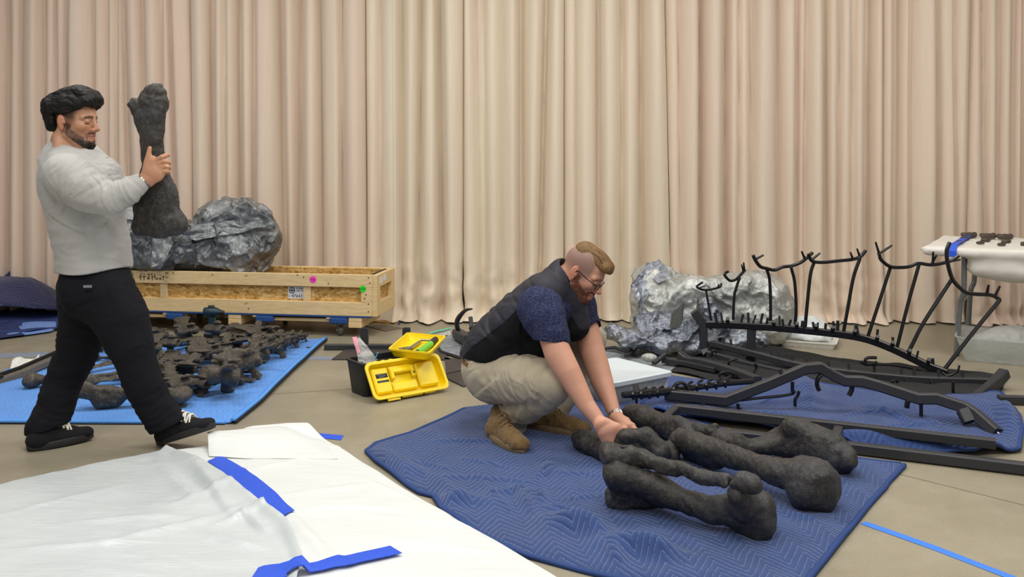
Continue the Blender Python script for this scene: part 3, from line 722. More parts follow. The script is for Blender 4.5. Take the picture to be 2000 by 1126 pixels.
# ---- vertebrae on the light blue mat: shapes modelled once, then laid out one by one
def V3(s, h, amp=.004, sd=0.0):
    return s.mesh(h, lambda p: amp*(fbm((p+sd)*22, 3)+.5*ridge((p+sd)*40, 2)), pad=amp*2)
def sh_caudal(sp=.10, tp=.10, cw=.052, cl=.045, up=1.0):
    s = SDF(); s.cap((-cl, 0, 0), (-cl*.7, 0, 0), cw, cw*.95, k=.008); s.cap((cl*.7, 0, 0), (cl, 0, 0), cw*.95, cw, k=.008); s.cap((-cl, 0, 0), (cl, 0, 0), cw*.66, k=.018)
    s.ell((-cl-.062, 0, 0), (.045, cw*.78, cw*.78), k=.012, op='s'); s.ell((cl+.062, 0, 0), (.045, cw*.78, cw*.78), k=.012, op='s')
    s.cap((0, .022, .03), (.01, .022, cw+.03), .017, .015); s.cap((0, -.022, .03), (.01, -.022, cw+.03), .017, .015)
    s.cap((.015, 0, cw+.03), (-.045, 0, cw+.02+sp), .034, .030, k=.015, flat=((0, 1, 0), .42)); s.ell((-.05, 0, cw+.03+sp), (.034, .020, .016), k=.015)
    for sg in (-1, 1):
        t = tp*(up if sg > 0 else 1); s.cap((0, sg*cw*.6, .02), (-.03, sg*(cw+t), -.015), .030, .032, k=.02, flat=((.3, 0, 1), .40)); s.ell((-.035, sg*(cw+t), -.015), (.03, .016, .016), k=.012)
        s.cap((.01, sg*.026, cw+.03), (.062, sg*.036, cw+.04), .018, .017, flat=((0, 1, 0), .7)); s.cap((.0, sg*.02, cw+.03), (-.055, sg*.024, cw+.035), .016, .014)
    return s
def sh_dorsal(sp=.20, tp=.10, up=.3):
    s = sh_caudal(.02, tp, .058, .048, up)
    s.cap((.0, 0, .09), (-.05, 0, .1+sp), .042, .055, k=.03, flat=((0, 1, 0), .34)); s.ell((-.055, 0, .11+sp), (.062, .024, .022), k=.02); return s
def sh_blade(L=.55, wd=.055, th=.016, bend=.08):
    s = SDF(); pts = [(-L/2, 0, 0), (-L/6, bend*.5, 0), (L/6, bend*.5, 0), (L/2, 0, 0)]
    s.chain(pts, [wd*.75, wd*.5, wd*.6, wd], k=.03, flat=((0, 0, 1), th/wd)); s.cap((-L/2, 0, 0), (-L/2+.06, .01, .01), .032, .025, k=.03); return s
def sh_limb(L=.46):
    s = SDF(); s.ell((-L/2, -.03, .045), (.062, .024, .046), k=.012); s.cap((-L/2+.02, -.01, .03), (-L/2+.10, 0, .02), .034, .036, k=.02); s.cap((-L/2+.08, 0, .02), (L/2, 0, .01), .034, .028, k=.03)
    s.cap((-L/2+.075, -.01, -.02), (-L/2+.15, 0, -.02), .042, .034, k=.03); s.cap((-L/2+.10, -.05, .03), (-L/2+.22, -.05, .03), .012, k=.02, op='s'); s.ell((L/2, .03, 0), (.05, .04, .04), k=.03); s.ell((L/2, -.03, 0), (.05, .036, .036), k=.03); return s
def sh_spool(L=.16):
    s = SDF(); s.cap((-L/2, -.02, 0), (-L/2, .02, 0), .04, k=.02); s.cap((L/2, -.02, 0), (L/2, .02, 0), .036, k=.02); s.cap((-L/2, 0, 0), (L/2, 0, 0), .024, k=.03); return s
def sh_chevron():
    s = SDF(); s.cap((-.05, 0, .0), (.05, .02, 0), .022, .014, k=.02); s.cap((.02, 0, 0), (.14, .05, .01), .016, .02, k=.02, flat=((0, 0, 1), .5)); s.cap((.02, 0, 0), (.13, -.06, .01), .016, .02, k=.02, flat=((0, 0, 1), .5)); return s
def sh_wing():
    s = SDF(); s.ell((0, 0, .02), (.06, .055, .05), k=.02)
    for (a, b_, r) in (((0, .02, .02), (.15, .11, .06), .055), ((0, -.02, .02), (.16, -.10, .0), .05), ((0, .02, .02), (-.13, .11, .02), .045), ((0, -.02, .02), (-.12, -.11, -.01), .042)):
        s.cap(a, b_, .034, r, k=.03, flat=((.25, .5, 1), .30))
    s.ell((-.07, 0, -.01), (.05, .055, .045), k=.02); s.ell((.02, 0, -.05), (.05, .05, .05), k=.02, op='s'); return s
RX = lambda a: np.array(Matrix.Rotation(math.radians(a), 3, 'X')); RYm = lambda a: np.array(Matrix.Rotation(math.radians(a), 3, 'Y'))
SHP = {}
def shape(key, s, h=.007, rot=None, amp=.004):
    V, Fq = V3(s, h, amp, len(SHP)*3.1)
    SHP[key] = (V if rot is None else V@rot.T, Fq)
shape('caudal_up', sh_caudal(.07), rot=RX(38)@RYm(-12)); shape('caudal_side', sh_caudal(.09, .08, up=.3), rot=RX(72)@RYm(14)); shape('caudal_tip', sh_caudal(.08, .06), rot=RX(-55)@RYm(24))
shape('dorsal_side', sh_dorsal(), rot=RX(76)@RYm(20)); shape('dorsal_lean', sh_dorsal(.17, .10, 1.0), rot=RX(-58)@RYm(-18)); shape('dorsal_flat', sh_dorsal(.22, .09), rot=RX(98)@RYm(-14))
shape('blade', sh_blade(), rot=RX(14)); shape('blade_short', sh_blade(.34, .05, .02, .05), rot=RX(-22)); shape('limb', sh_limb()); shape('spool', sh_spool()); shape('chevron', sh_chevron(), rot=RX(20)); shape('wing', sh_wing())
PROTO = {}
def lay(key, name, px, py, rot, sc, label, cat='bone', grp='vertebrae and small bones on the light blue mat', lift=0.0, zs=.62):
    p = G(px, py, .02)
    if key not in PROTO:
        V, Fq = SHP[key]; o = finish(name, V, Fq, M['bone_small'], loc=(0, 0, V[:, 2].min())); PROTO[key] = o; o2 = o
    else:
        o2 = PROTO[key].copy(); COL.objects.link(o2); o2.name = name
    o2.location = (p.x, p.y, .018+lift); o2.rotation_euler = (0, 0, math.radians(rot)); o2.scale = (sc*1.06, sc*1.06, sc*zs)
    tag(o2, label, cat, grp); return o2
ORD = ['nearest', 'second', 'third', 'fourth', 'fifth', 'sixth', 'seventh', 'eighth', 'ninth', 'tenth', 'eleventh', 'twelfth', 'thirteenth', 'fourteenth']
tail = [(437, 778, 200, 1.08), (468, 756, 215, 1.0), (487, 738, 190, .95), (503, 722, 215, .86), (520, 708, 200, .80), (536, 700, 225, .74), (549, 692, 195, .66), (560, 686, 215, .58), (569, 680, 200, .52), (577, 676, 190, .46), (585, 671, 220, .42), (592, 668, 200, .34)]
for i, (x, y, r, sc) in enumerate(tail):
    lay(['caudal_up', 'caudal_side', 'caudal_tip'][i % 3], 'vertebra', x, y, r+i*7, sc, zs=.95, label=ORD[i]+' vertebra from the front in the dwindling row along the right mat edge')
lay('spool', 'vertebra', 607, 679, 20, .25, 'tiny last tail bone lying apart by the back right corner of the mat')
mid = [('dorsal_side', 352, 782, 205, .85, 'nearest of the winged vertebrae right of the striding leg'), ('spool', 372, 770, 25, .8, 'pale ended spool bone in the front of the middle row'), ('chevron', 345, 795, 190, .75, 'small forked bone lying in front of the middle row'),
 ('dorsal_lean', 360, 748, 170, .85, 'vertebra with paddle shaped spine behind the spool bone'), ('wing', 425, 732, 20, .95, 'broad winged vertebra with four spread blades in the centre of the mat'), ('dorsal_flat', 372, 726, 190, .85, 'long spined vertebra lying flat left of the winged one'),
 ('blade_short', 470, 712, 20, .75, 'short blade bone pointing at the tail row'), ('dorsal_side', 385, 708, 15, .8, 'vertebra lying on its side behind the long spined one'), ('wing', 345, 712, 160, .75, 'winged vertebra just right of the knee of the striding leg'),
 ('dorsal_lean', 440, 700, 200, .8, 'leaning vertebra behind the broad winged one'), ('dorsal_flat', 330, 692, 185, .8, 'flat vertebra at the left of the rear rows'), ('caudal_side', 400, 690, 40, .8, 'stout vertebra in the middle of the rear rows'),
 ('wing', 497, 690, 30, .9, 'large plate like vertebra right of centre at the rear'), ('caudal_up', 455, 682, 170, .8, 'vertebra with upright spine at the rear centre'), ('dorsal_lean', 520, 678, 60, .85, 'curved vertebra leaning up at the rear right'),
 ('dorsal_side', 365, 672, 195, .9, 'vertebra at the back edge of the mat left of the cordless drill'), ('blade_short', 470, 664, 10, .95, 'flat paddle bone lying on the back edge of the mat'), ('dorsal_flat', 420, 666, 170, .9, 'long spined vertebra at the back edge below the cordless drill'),
 ('chevron', 540, 662, 50, .85, 'forked bone sticking up at the back right of the mat'), ('caudal_tip', 395, 756, 200, .7, 'small vertebra between the front and centre rows'), ('blade_short', 405, 748, 200, .6, 'narrow blade bone beside the broad winged vertebra'),
 ('spool', 388, 742, 0, .8, 'spool bone under the centre row'), ('caudal_side', 340, 730, 200, .7, 'small vertebra nearest the knee'), ('dorsal_lean', 328, 758, 150, .75, 'vertebra half hidden by the shin of the striding leg'),
 ('caudal_up', 312, 672, 30, .8, 'vertebra behind the knee at the back edge of the mat'), ('spool', 340, 664, 0, .9, 'spool bone at the left end of the back edge row'), ('dorsal_side', 295, 705, 180, .8, 'vertebra peeking out right behind the knee')]
for k, x, y, r, sc, lb in mid: lay(k, 'vertebra' if k[0] in 'cdw' and k != 'chevron' else 'small_bone', x, y, r, sc, lb)
left = [('limb', 262, 795, 6, 1.05, 'stout limb bone with a round flat head lying at the front between the legs'), ('blade', 255, 752, 15, .95, 'grey blade bone with a blunt tip behind the round headed limb bone'), ('blade_short', 190, 748, 25, 1.2, 'narrow blade bone in the gap between the legs'),
 ('blade', 232, 722, 40, .9, 'long dark blade bone leaning behind the gap between the legs'), ('blade_short', 150, 760, 70, .6, 'pale rough bone beside the trailing shin'), ('spool', 95, 755, 190, 1.15, 'dark oval bone left of the trailing leg'),
 ('dorsal_lean', 205, 690, 30, .8, 'rough vertebra seen through the gap between the thighs'), ('blade_short', 215, 705, 20, .85, 'thin bone below the rough vertebra between the thighs'), ('caudal_tip', 298, 768, 180, .8, 'knobbly vertebra just behind the round headed limb bone')]
mid2 = [('wing', 455, 746, 130, .7, 'plate like vertebra just left of the second tail vertebra'), ('dorsal_flat', 392, 772, 160, .7, 'flat vertebra behind the pale ended spool bone'), ('dorsal_side', 412, 712, 205, .8, 'side lying vertebra behind the broad winged one'), ('blade_short', 362, 700, 175, .9, 'blade bone lying across the rear left rows'), ('caudal_tip', 480, 700, 150, .8, 'knobbly vertebra left of the large rear plate'), ('dorsal_lean', 500, 672, 195, .8, 'leaning vertebra at the back edge right of centre'), ('caudal_side', 318, 745, 10, .8, 'vertebra close behind the shin of the striding leg'), ('spool', 430, 690, 60, .9, 'spool bone among the rear centre rows'), ('wing', 385, 678, 80, .7, 'winged vertebra left of the cordless drill foot'), ('blade_short', 310, 690, 160, .8, 'blade bone behind the knee of the striding leg')]
for k, x, y, r, sc, lb in mid2: lay(k, 'vertebra' if k[0] in 'cdw' else 'small_bone', x, y, r, sc, lb)
for k, x, y, r, sc, lb in left: lay(k, 'small_bone', x, y, r, sc, lb, zs=1.0 if k in ('limb', 'spool') else 1.3)
# the long grey slat like bone with a black rim at the far left
M['bone_grey'] = plain('grey_cast_bone', lin(104, 98, 88), .8, nscale=60, namp=.25, bump=.3); M['rim_black'] = plain('black_rim', lin(20, 20, 20), .7)
pa = [G(-12, 746, .03), G(40, 728, .045), G(90, 706, .055), G(130, 688, .06)]
sl = thing('slat_bone', 'long grey slat shaped bone with a black rim at the left mat corner', 'bone', (pa[1].x, pa[1].y, .02))
MB().sweep(pa, [(-.035, -.02), (.035, -.02), (.035, .012), (-.035, .012)], up=(0, .25, 1)).build('body', M['bone_grey'], sl, autos=30)
MB().bar([p+Vector((-.03, .045, .022)) for p in pa], .022, .02).bar([pa[0]+Vector((.02, -.045, .02)), pa[0]+Vector((.03, .04, .03))], .018).build('rim', M['rim_black'], sl)
# ================================================================== crate, wrapped shapes, toolbox and other props
def mat_wood(name, a, b):
    m = N(name); v = m.coord('Object', (3, 60, 60)); g = m.noise(v, 1.0, 4, .6, .5); k = m.noise(m.coord('Object', (5, 9, 9)), 1.0, 2)
    c = m.ramp(g, [(.3, a), (.7, b)]); kn = m.ramp(m.noise(m.coord('Object', (7, 14, 14)), 1.0, 1), [(.72, (0, 0, 0, 1)), (.76, (1, 1, 1, 1))])
    c = m.mix(m.math('MULTIPLY', kn, .6), c, lin(150, 104, 60)); m.set(Base_Color=c, Roughness=.7); m.bump(g, .15, .002); return m.m
def mat_osb():
    m = N('strand_board'); v = m.coord('Object', (34, 34, 84), (0, .35, 0)); w1 = m.n('ShaderNodeTexVoronoi', ins={'Vector': m.n('ShaderNodeMix', data_type='VECTOR').outputs[1], 'Scale': 1.0})
    ns = m.n('ShaderNodeTexNoise', ins={'Vector': v, 'Scale': .8, 'Detail': 3.0, 'Distortion': 1.5})
    mx = m.n('ShaderNodeVectorMath', operation='MULTIPLY_ADD', ins={0: ns.outputs['Color'], 1: (1.6, 1.6, 4.6), 2: v}); m.t.links.new(mx.outputs[0], w1.inputs['Vector'])
    sp = m.n('ShaderNodeSeparateXYZ', ins={0: w1.outputs['Color']}); f = m.noise(v, 5, 3)
    c = m.ramp(sp.outputs[0], [(.0, lin(146, 100, 44)), (.25, lin(196, 150, 76)), (.65, lin(216, 174, 98)), (1.0, lin(236, 206, 142))])
    c = m.mix(.3, c, m.mix(1, c, m.ramp(f, [(.3, (.5, .45, .4, 1)), (.6, (1, 1, 1, 1))]), 'MULTIPLY'))
    m.set(Base_Color=c, Roughness=.65); m.bump(m.math('ADD', sp.outputs[1], f), .25, .003); return m.m
M['pine'] = mat_wood('pine_lumber', lin(214, 184, 132), lin(234, 208, 160)); M['osb'] = mat_osb()
M['blue_pad'] = plain('blue_carpet_pad', lin(36, 74, 134), .95, nscale=120, namp=.35, bump=.5)
M['black_plastic'] = plain('black_plastic', lin(26, 27, 30), .45, nscale=60); M['rubber'] = plain('dark_rubber', lin(38, 38, 40), .7)
M['steel'] = plain('bright_steel', lin(168, 168, 170), .32, 1.0); M['caster_wheel'] = plain('grey_rubber_wheel', lin(96, 98, 96), .6)
M['paper'] = plain('white_label_paper', lin(226, 228, 230), .6, namp=.03); M['ink'] = plain('black_ink', lin(24, 22, 22), .8); M['ink_grey'] = plain('grey_print', lin(130, 132, 136), .8)
M['ink_brown'] = plain('faded_marker', lin(70, 54, 34), .85)
M['pink'] = plain('pink_sticker_paper', lin(246, 70, 190), .6, namp=.02); M['green'] = plain('green_sticker_paper', lin(40, 222, 40), .6, namp=.02)
M['pink_ink'] = plain('dark_pink_print', lin(190, 20, 130), .6); M['green_ink'] = plain('dark_green_print', lin(8, 130, 20), .6)
def text_mesh(name, txt, size, O, X, Z, mat, parent, ext=.0008, shear=0.0, align='CENTER'):
    cu = bpy.data.curves.new(name, 'FONT'); cu.body = txt; cu.size = size; cu.extrude = ext; cu.shear = shear; cu.align_x = align; cu.align_y = 'CENTER'; cu.resolution_u = 2
    t = bpy.data.objects.new(name, cu); COL.objects.link(t)
    dg = bpy.context.evaluated_depsgraph_get(); me = bpy.data.meshes.new_from_object(t.evaluated_get(dg))
    X = Vector(X).normalized(); Z = Vector(Z).normalized(); Nn = X.cross(Z)
    vs = [Vector(O)+X*v.co.x+Z*v.co.y+Nn*v.co.z for v in me.vertices]; fs = [tuple(p.vertices) for p in me.polygons]
    bpy.data.objects.remove(t); bpy.data.curves.remove(cu); bpy.data.meshes.remove(me)
    return finish(name, vs, fs, mat, parent, smooth=False)
# ---- crate
CO = Vector((-1.07, 7.45, 0)); CR = Matrix(((.988, .152, 0), (-.152, .988, 0), (0, 0, 1)))
CX = CR @ Vector((1, 0, 0)); CY = CR @ Vector((0, 1, 0)); CL, CD, Z0, Z1 = 2.45, .50, .163, .481
def cb(mb, x0, x1, y0, y1, z0, z1, bev=.003): return mb.box(CO+CR @ Vector(((x0+x1)/2, (y0+y1)/2, (z0+z1)/2)), (x1-x0, y1-y0, z1-z0), CR, bev)
crate = thing('wooden_crate', 'long open wooden crate with strand board sides and coloured round stickers', 'crate', CO+CR@Vector((-CL/2, CD/2, .07)))
def cpart(name, mat, *b, parent=None, bev=.003): return cb(MB(), *b, bev=bev).build(name, M[mat], parent or crate)
T_ = .038
for y0 in (0, CD-T_):
    cpart('rail', 'pine', -CL, 0, y0, y0+T_, .383, Z1); cpart('rail', 'pine', -CL, 0, y0, y0+T_, Z0, .268)
    for x in ((-.09, 0), (-CL, -CL+.09)): cpart('post', 'pine', x[0], x[1], y0, y0+T_, .268, .383)
cpart('batten', 'pine', -.56, -.50, .014, T_, .268, .383); cpart('batten', 'pine', -1.75, -1.69, .014, T_, .268, .383)
for y0 in (T_, CD-T_-.012): cpart('side_panel', 'osb', -CL, 0, y0, y0+.012, Z0, Z1-.004)
for x0 in (.0005, -CL-T_):
    cpart('end_rail', 'pine', x0, x0+T_, .0, CD, .383, Z1); cpart('end_rail', 'pine', x0, x0+T_, .0, CD, Z0, .268)
    cpart('end_post', 'pine', x0, x0+T_, 0, .09, .268, .383); cpart('end_post', 'pine', x0, x0+T_, CD-.09, CD, .268, .383)
    xi = -.013 if x0 > 0 else -CL; cpart('end_panel', 'osb', xi, xi+.012, .05, CD-.05, Z0, Z1-.006)
cpart('lining', 'rubber', -.034, -.014, .06, CD-.06, .3, Z1-.002)
cpart('floor_panel', 'osb', -CL, 0, .05, CD-.05, Z0, Z0+.014)
for x in (-.19, -1.17, -2.2):
    cpart('skid', 'pine', x, x+.105, .0, CD, .118, Z0-.012); cpart('skid', 'pine', x, x+.105, .0, CD-.002, .073, .117)
cpart('blue_strip', 'blue_pad', -CL, -.01, -.004, .05, Z0-.012, Z0)
def disc(name, mat, x, z, r, txt, tm):
    c = CO+CR@Vector((x, -.0012, z)); mb = MB(); n = 20
    rr = [c+CX*(r*math.cos(2*math.pi*i/n))+Vector((0, 0, r*math.sin(2*math.pi*i/n))) for i in range(n)]
    mb.raw([p-CY*.0006 for p in rr]+[p+CY*.001 for p in rr], [tuple(range(n))]+[(i, i+n, (i+1) % n+n, (i+1) % n) for i in range(n)])
    o = mb.build(name, M[mat], crate, smooth=False); text_mesh('print', txt, r*.75, c-CY*.0012, CX, (0, 0, 1), M[tm], o); return o
disc('sticker', 'pink', -.475, .438, .027, 'WEB', 'pink_ink')['label'] = 'pink round sticker'
disc('sticker', 'green', -.075, .374, .026, 'NOW', 'green_ink')['label'] = 'green round sticker'
lb = cb(MB(), -.69, -.543, .033, .0372, .283, .375, 0).build('shipping_label', M['paper'], crate, smooth=False)
LO = lambda x, z: CO+CR@Vector((x, .0322, z))
text_mesh('number', '47643', .036, LO(-.6165, .302), CX, (0, 0, 1), M['ink'], lb)
ring = [LO(-.658+.021*math.cos(a*math.pi/12), .347+.021*math.sin(a*math.pi/12)) for a in range(24)]
lg = MB().tube(ring, .0028, 4, closed=True); lg.box(LO(-.658, .347), (.042, .002, .006), CR); lg.box(LO(-.658, .354), (.010, .002, .005), CR); lg.box(LO(-.656, .339), (.012, .002, .004), CR)
lg.build('round_emblem', M['ink'], lb)
gp_ = MB()
for x, z, w_ in ((-.617, .360, .008), (-.585, .361, .034), (-.605, .346, .024), (-.573, .346, .02), (-.679, .301, .010), (-.554, .300, .010)): gp_.box(LO(x, z), (w_, .002, .008), CR)
gp_.build('fine_print', M['ink_grey'], lb)
# marker writing on the left of the top rail: strokes of a pen
WX = lambda px, py: P(px, py, 7.72)
def wr(px, py):                                # photo column and row onto the rail face
    d = Vector(((px-1000)/F, 1, -(py-PY0)/F)); t = (CO+CR@Vector((0, -.0014, 0))).dot(CY)/d.dot(CY); return Vector((0, 0, HC))+d*t
pen = MB()
def stroke(pts, r=.0027): pen.tube([wr(250+x/20, 520+y/20) for x, y in pts], r, 5)
stroke([(185, 250), (180, 400)]); stroke([(560, 290), (480, 300), (485, 520)]); stroke([(440, 410), (540, 400)]); stroke([(630, 270), (630, 540)]); stroke([(570, 400), (710, 400)])
stroke([(760, 340), (790, 290), (840, 310), (820, 390), (750, 490), (850, 480)]); stroke([(770, 400), (850, 470)])
stroke([(925, 260), (955, 540)]); stroke([(1030, 290), (1070, 500)]); stroke([(940, 410), (1070, 405)])
stroke([(1110, 470), (1140, 440), (1165, 480), (1130, 515), (1105, 490)]); stroke([(1225, 440), (1230, 520)]); stroke([(1290, 440), (1260, 450), (1295, 490), (1260, 520)]); stroke([(1375, 360), (1385, 545)]); stroke([(1320, 400), (1440, 395)]); stroke([(1235, 330), (1275, 350)])
stroke([(1450, 245), (1580, 235)], .0018); stroke([(1460, 280), (1570, 280)], .0018); stroke([(1475, 360), (1480, 440), (1560, 430), (1550, 370)], .0018); stroke([(1730, 220), (1770, 290), (1790, 220)], .0018); stroke([(1480, 540), (1480, 600)], .0018)
pen.build('marker_writing', M['ink_brown'], crate)
for y0, z0, w_, h_ in ((.10, .43, .07, .05), (.20, .44, .075, .045)):
    q_ = CO+CR@Vector((T_+.0015, y0, z0)); MB().box(q_, (.002, w_, h_), CR).build('end_label', M['paper'], crate, smooth=False)
q_ = CO+CR@Vector((.001, .135, .326)); el = MB().box(q_, (.002, .09, .09), CR).build('end_label', M['paper'], crate, smooth=False)
MB().box(q_+CX*.0012+Vector((0, 0, -.012)), (.001, .05, .012), CR).box(q_+CX*.0012+Vector((0, 0, .02)), (.001, .03, .008), CR).build('fine_print', M['ink_grey'], el)
kn = MB()
for x, z in ((-.03, .46), (-.02, .42), (-.03, .26), (-.03, .20), (-.6, .47), (-.55, .455), (-1.3, .46), (-1.0, .2), (-.05, .33), (-.06, .30), (-.35, .41)): kn.ball(CO+CR@Vector((x, -.0005, z)), (.006, .003, .005), 8, 5)
kn.build('nail_heads', M['ink_brown'], crate)
# ---- dollies under the crate
def dolly(x0, label):
    r_ = thing('furniture_dolly', label, 'dolly', CO+CR@Vector((x0-.3, CD/2, 0)), 'furniture dollies under the crate')
    for y in (.03, CD-.11): cb(MB(), x0-.64, x0+.06, y, y+.08, .108, .134).build('deck_board', M['pine'], r_)
    for x in (x0-.02, x0-.62): cb(MB(), x-.08, x+.08, .0, CD-.01, .136, .1505).build('cross_board', M['pine'], r_)
    for x in (x0, x0-.6): cb(MB(), x-.075, x+.075, -.012, .028, .098, .1495, .012).build('carpet_pad', M['blue_pad'], r_)
    for x in (x0, x0-.6):
        for y in (.05, CD-.07):
            c = CO+CR@Vector((x, y, 0)); ax = CR@Vector((.86, .5, 0)); fw = CR@Vector((-.5, .86, 0))
            mb = MB().box(c+Vector((0, 0, .101)), (.07, .07, .006), CR); mb.tube([c+Vector((0, 0, .1)), c+Vector((0, 0, .09))], .022, 12)
            for sgn in (-1, 1): mb.bar([c+ax*.022*sgn+Vector((0, 0, .092)), c+ax*.022*sgn+fw*.012+Vector((0, 0, .07)), c+ax*.022*sgn+fw*.022+Vector((0, 0, .038))], .004, .028, up=fw)
            mb.tube([c+fw*.022-ax*.027+Vector((0, 0, .041)), c+fw*.022+ax*.027+Vector((0, 0, .041))], .007, 8)
            ct = mb.build('caster', M['steel'], r_)
            h = c+fw*.022+Vector((0, 0, .0405)); MB().tube([h-ax*.017, h-ax*.013, h+ax*.013, h+ax*.017], .04, 20, scale=[.86, 1, 1, .86]).build('wheel', M['caster_wheel'], ct)
dolly(-.27, 'wooden dolly with blue padded ends under the right half of the crate'); dolly(-1.62, 'wooden dolly under the left half of the crate behind the walking legs')
# ---- loose boards on the floor beside the crate
pb = [G(690, 629), G(776, 632), G(801, 604), G(745, 603)]
bd = MB().prism([(p.x, p.y) for p in pb], .001, .016).build('strand_board', M['osb'], smooth=False); tag(bd, 'loose strand board sheet on the floor at the right end of the crate', 'board')
e_ = MB().bar([G(778, 633, .008), G(803, 604, .008)], .006, .015).build('edge_tape', M['blue_pad'], bd)
pt = [G(713, 637), G(753, 647), G(786, 641), G(752, 634)]
tag(MB().prism([(p.x, p.y) for p in pt], .001, .005).build('floor_tile', plain('brown_grey_tile', lin(112, 102, 90), .6), smooth=False), 'thin brown grey square tile on the floor in front of the strand board', 'tile')
# ---- cordless drill standing by the crate
dp = G(412, 661); ddx = Vector((1, .1, 0)).normalized()
M['teal'] = plain('dark_teal_plastic', lin(22, 52, 66), .45); M['lime'] = plain('green_grip', lin(40, 92, 48), .6)
dr = thing('cordless_drill', 'teal and black cordless drill standing upright in front of the crate', 'drill', dp)
dd = lambda x, z, y=0: dp+ddx*x+Vector((0, y, z))
MB().box(dd(.0, .028), (.10, .07, .05), RZ(.1), .012).build('battery', M['black_plastic'], dr)
MB().tube([dd(-.005, .05), dd(.0, .1), dd(.008, .17)], .024, 12, scale=[1, .85, 1]).build('handle', M['teal'], dr)
MB().tube([dd(-.055, .205), dd(-.045, .205), dd(.03, .205), dd(.055, .202), dd(.07, .2)], .036, 16, scale=[.8, 1, 1, .75, .55]).build('motor_housing', M['teal'], dr)
MB().tube([dd(.07, .2), dd(.10, .199)], .019, 12, scale=[1, .7]).build('chuck', M['black_plastic'], dr)
MB().tube([dd(-.02, .243), dd(.025, .243)], .013, 10).build('top_rib', M['black_plastic'], dr)
MB().box(dd(.028, .145), (.014, .02, .03), RZ(.1), .004).build('trigger', M['lime'], dr)
# ---- plastic wrapped shapes
def mat_foil(name, a, b, metal, rough):
    m = N(name); v = m.coord(); big = m.noise(v, 4, 4, .6); w1 = m.noise(v, 16, 6, .65, 1.2); w2 = m.noise(m.coord('Object', (30, 30, 12)), 1.0, 5, .7, 1.5)
    m.set(Base_Color=m.ramp(big, [(.35, a), (.65, b)]), Metallic=metal, Roughness=m.math('MULTIPLY_ADD', w1, .25, rough))
    m.bump(m.math('ADD', w1, m.math('MULTIPLY', w2, .6)), .6, .02); return m.m
M['wrap_dark'] = mat_foil('dark_silver_plastic_film', lin(92, 96, 100), lin(168, 172, 174), .72, .10)
M['wrap_silver'] = mat_foil('pale_silver_plastic_film', lin(170, 174, 172), lin(206, 208, 204), .62, .2)
M['foil'] = mat_foil('crumpled_blue_grey_foil', lin(112, 118, 132), lin(176, 182, 192), .85, .12)
def wrap(label, s, h, amp, mat, fq=7.0, seed=0.0, zmin=None, name='wrapped_object', parent=None, cat='bundle'):
    def disp(p):
        q = p+seed; wv = .3*fbm(q*fq*.5, 2)
        r1 = np.abs(noise(q*fq+wv[:, None]*2)); r2 = np.abs(noise(q*fq*1.9+3)); r3 = np.abs(noise(q*fq*3.7+8))
        return amp*(1.1*fbm(q*fq*.6, 2)+2.0*np.sqrt(r1+.01)+1.2*np.sqrt(r2+.01)+.6*np.sqrt(r3+.01)-1.9)
    V, Fq = s.mesh(h, disp, pad=amp*2.6)
    if zmin is not None: V[:, 2] = np.maximum(V[:, 2], zmin)
    o = finish(name, V, Fq, M[mat], parent, autos=None)
    if parent is None: tag(o, label, cat)
    return o
s = SDF(); Y8 = 7.86
pw = lambda px, py, Y=Y8: np.array(P(px, py, Y))
s.ell(pw(478, 462, 7.88), (.30, .20, .27), k=.08); s.ell(pw(440, 440, 7.9), (.26, .2, .20), k=.1); s.cap(pw(330, 482), pw(470, 500), .17, .2, k=.1); s.cap(pw(250, 455), pw(330, 470), .25, .2, k=.1); s.cap(pw(255, 500), pw(300, 500), .13, k=.08)
wrap('big lump shrouded in dark shiny plastic film sitting in the crate', s, .010, .026, 'wrap_dark', 5.0, 2.0, .30)
w0 = bpy.data.objects['wrapped_object']
# hanging flaps of film
def flap(pts, Y, mat, parent, name='loose_film', th=.004, amp=.02, nu=26, nv=26, seed=0.0):
    a, b, c, d = [pw(x, y, Y+dy) for x, y, dy in pts]; u, v = np.meshgrid(np.linspace(0, 1, nu), np.linspace(0, 1, nv)); u = u.ravel()[:, None]; v = v.ravel()[:, None]
    S = (a*(1-u)+b*u)*(1-v)+(d*(1-u)+c*u)*v
    S[:, 1] += amp*(ridge(S*9+seed, 3)+.8*fbm(S*5+seed, 2)); S[:, 2] += amp*.5*noise(S*8+seed+4); S[:, 0] += amp*.4*noise(S*8+seed+9)
    n = nu*nv; I = np.arange(n).reshape(nv, nu); q_ = np.stack([I[:-1, :-1].ravel(), I[:-1, 1:].ravel(), I[1:, 1:].ravel(), I[1:, :-1].ravel()], 1)
    return finish(name, np.concatenate([S, S+np.array([0, th, 0])]), np.concatenate([q_, q_[:, ::-1]+n]), M[mat], parent, autos=None)
flap([(300, 440, -.24), (356, 430, -.26), (318, 515, -.3), (294, 524, -.3)], 7.86, 'wrap_dark', w0, seed=1.0)
flap([(330, 470, -.2), (352, 470, -.22), (312, 524, -.27), (300, 522, -.27)], 7.86, 'wrap_dark', w0, seed=2.0)
flap([(350, 455, -.22), (480, 395, -.2), (540, 440, -.2), (380, 470, -.25)], 7.86, 'wrap_dark', w0, seed=3.0, amp=.03)
M['wrap_black'] = mat_foil('charcoal_plastic_film', lin(40, 42, 46), lin(70, 72, 74), .3, .2)
s = SDF(); s.cap(pw(262, 512, 7.90), pw(462, 508, 7.80), .09, .11, k=.05); s.cap(pw(360, 500, 7.84), pw(440, 496, 7.78), .12, .10, k=.05)
wrap('', s, .010, .007, 'wrap_black', 4.0, 3.0, .30, name='lower_film', parent=w0)
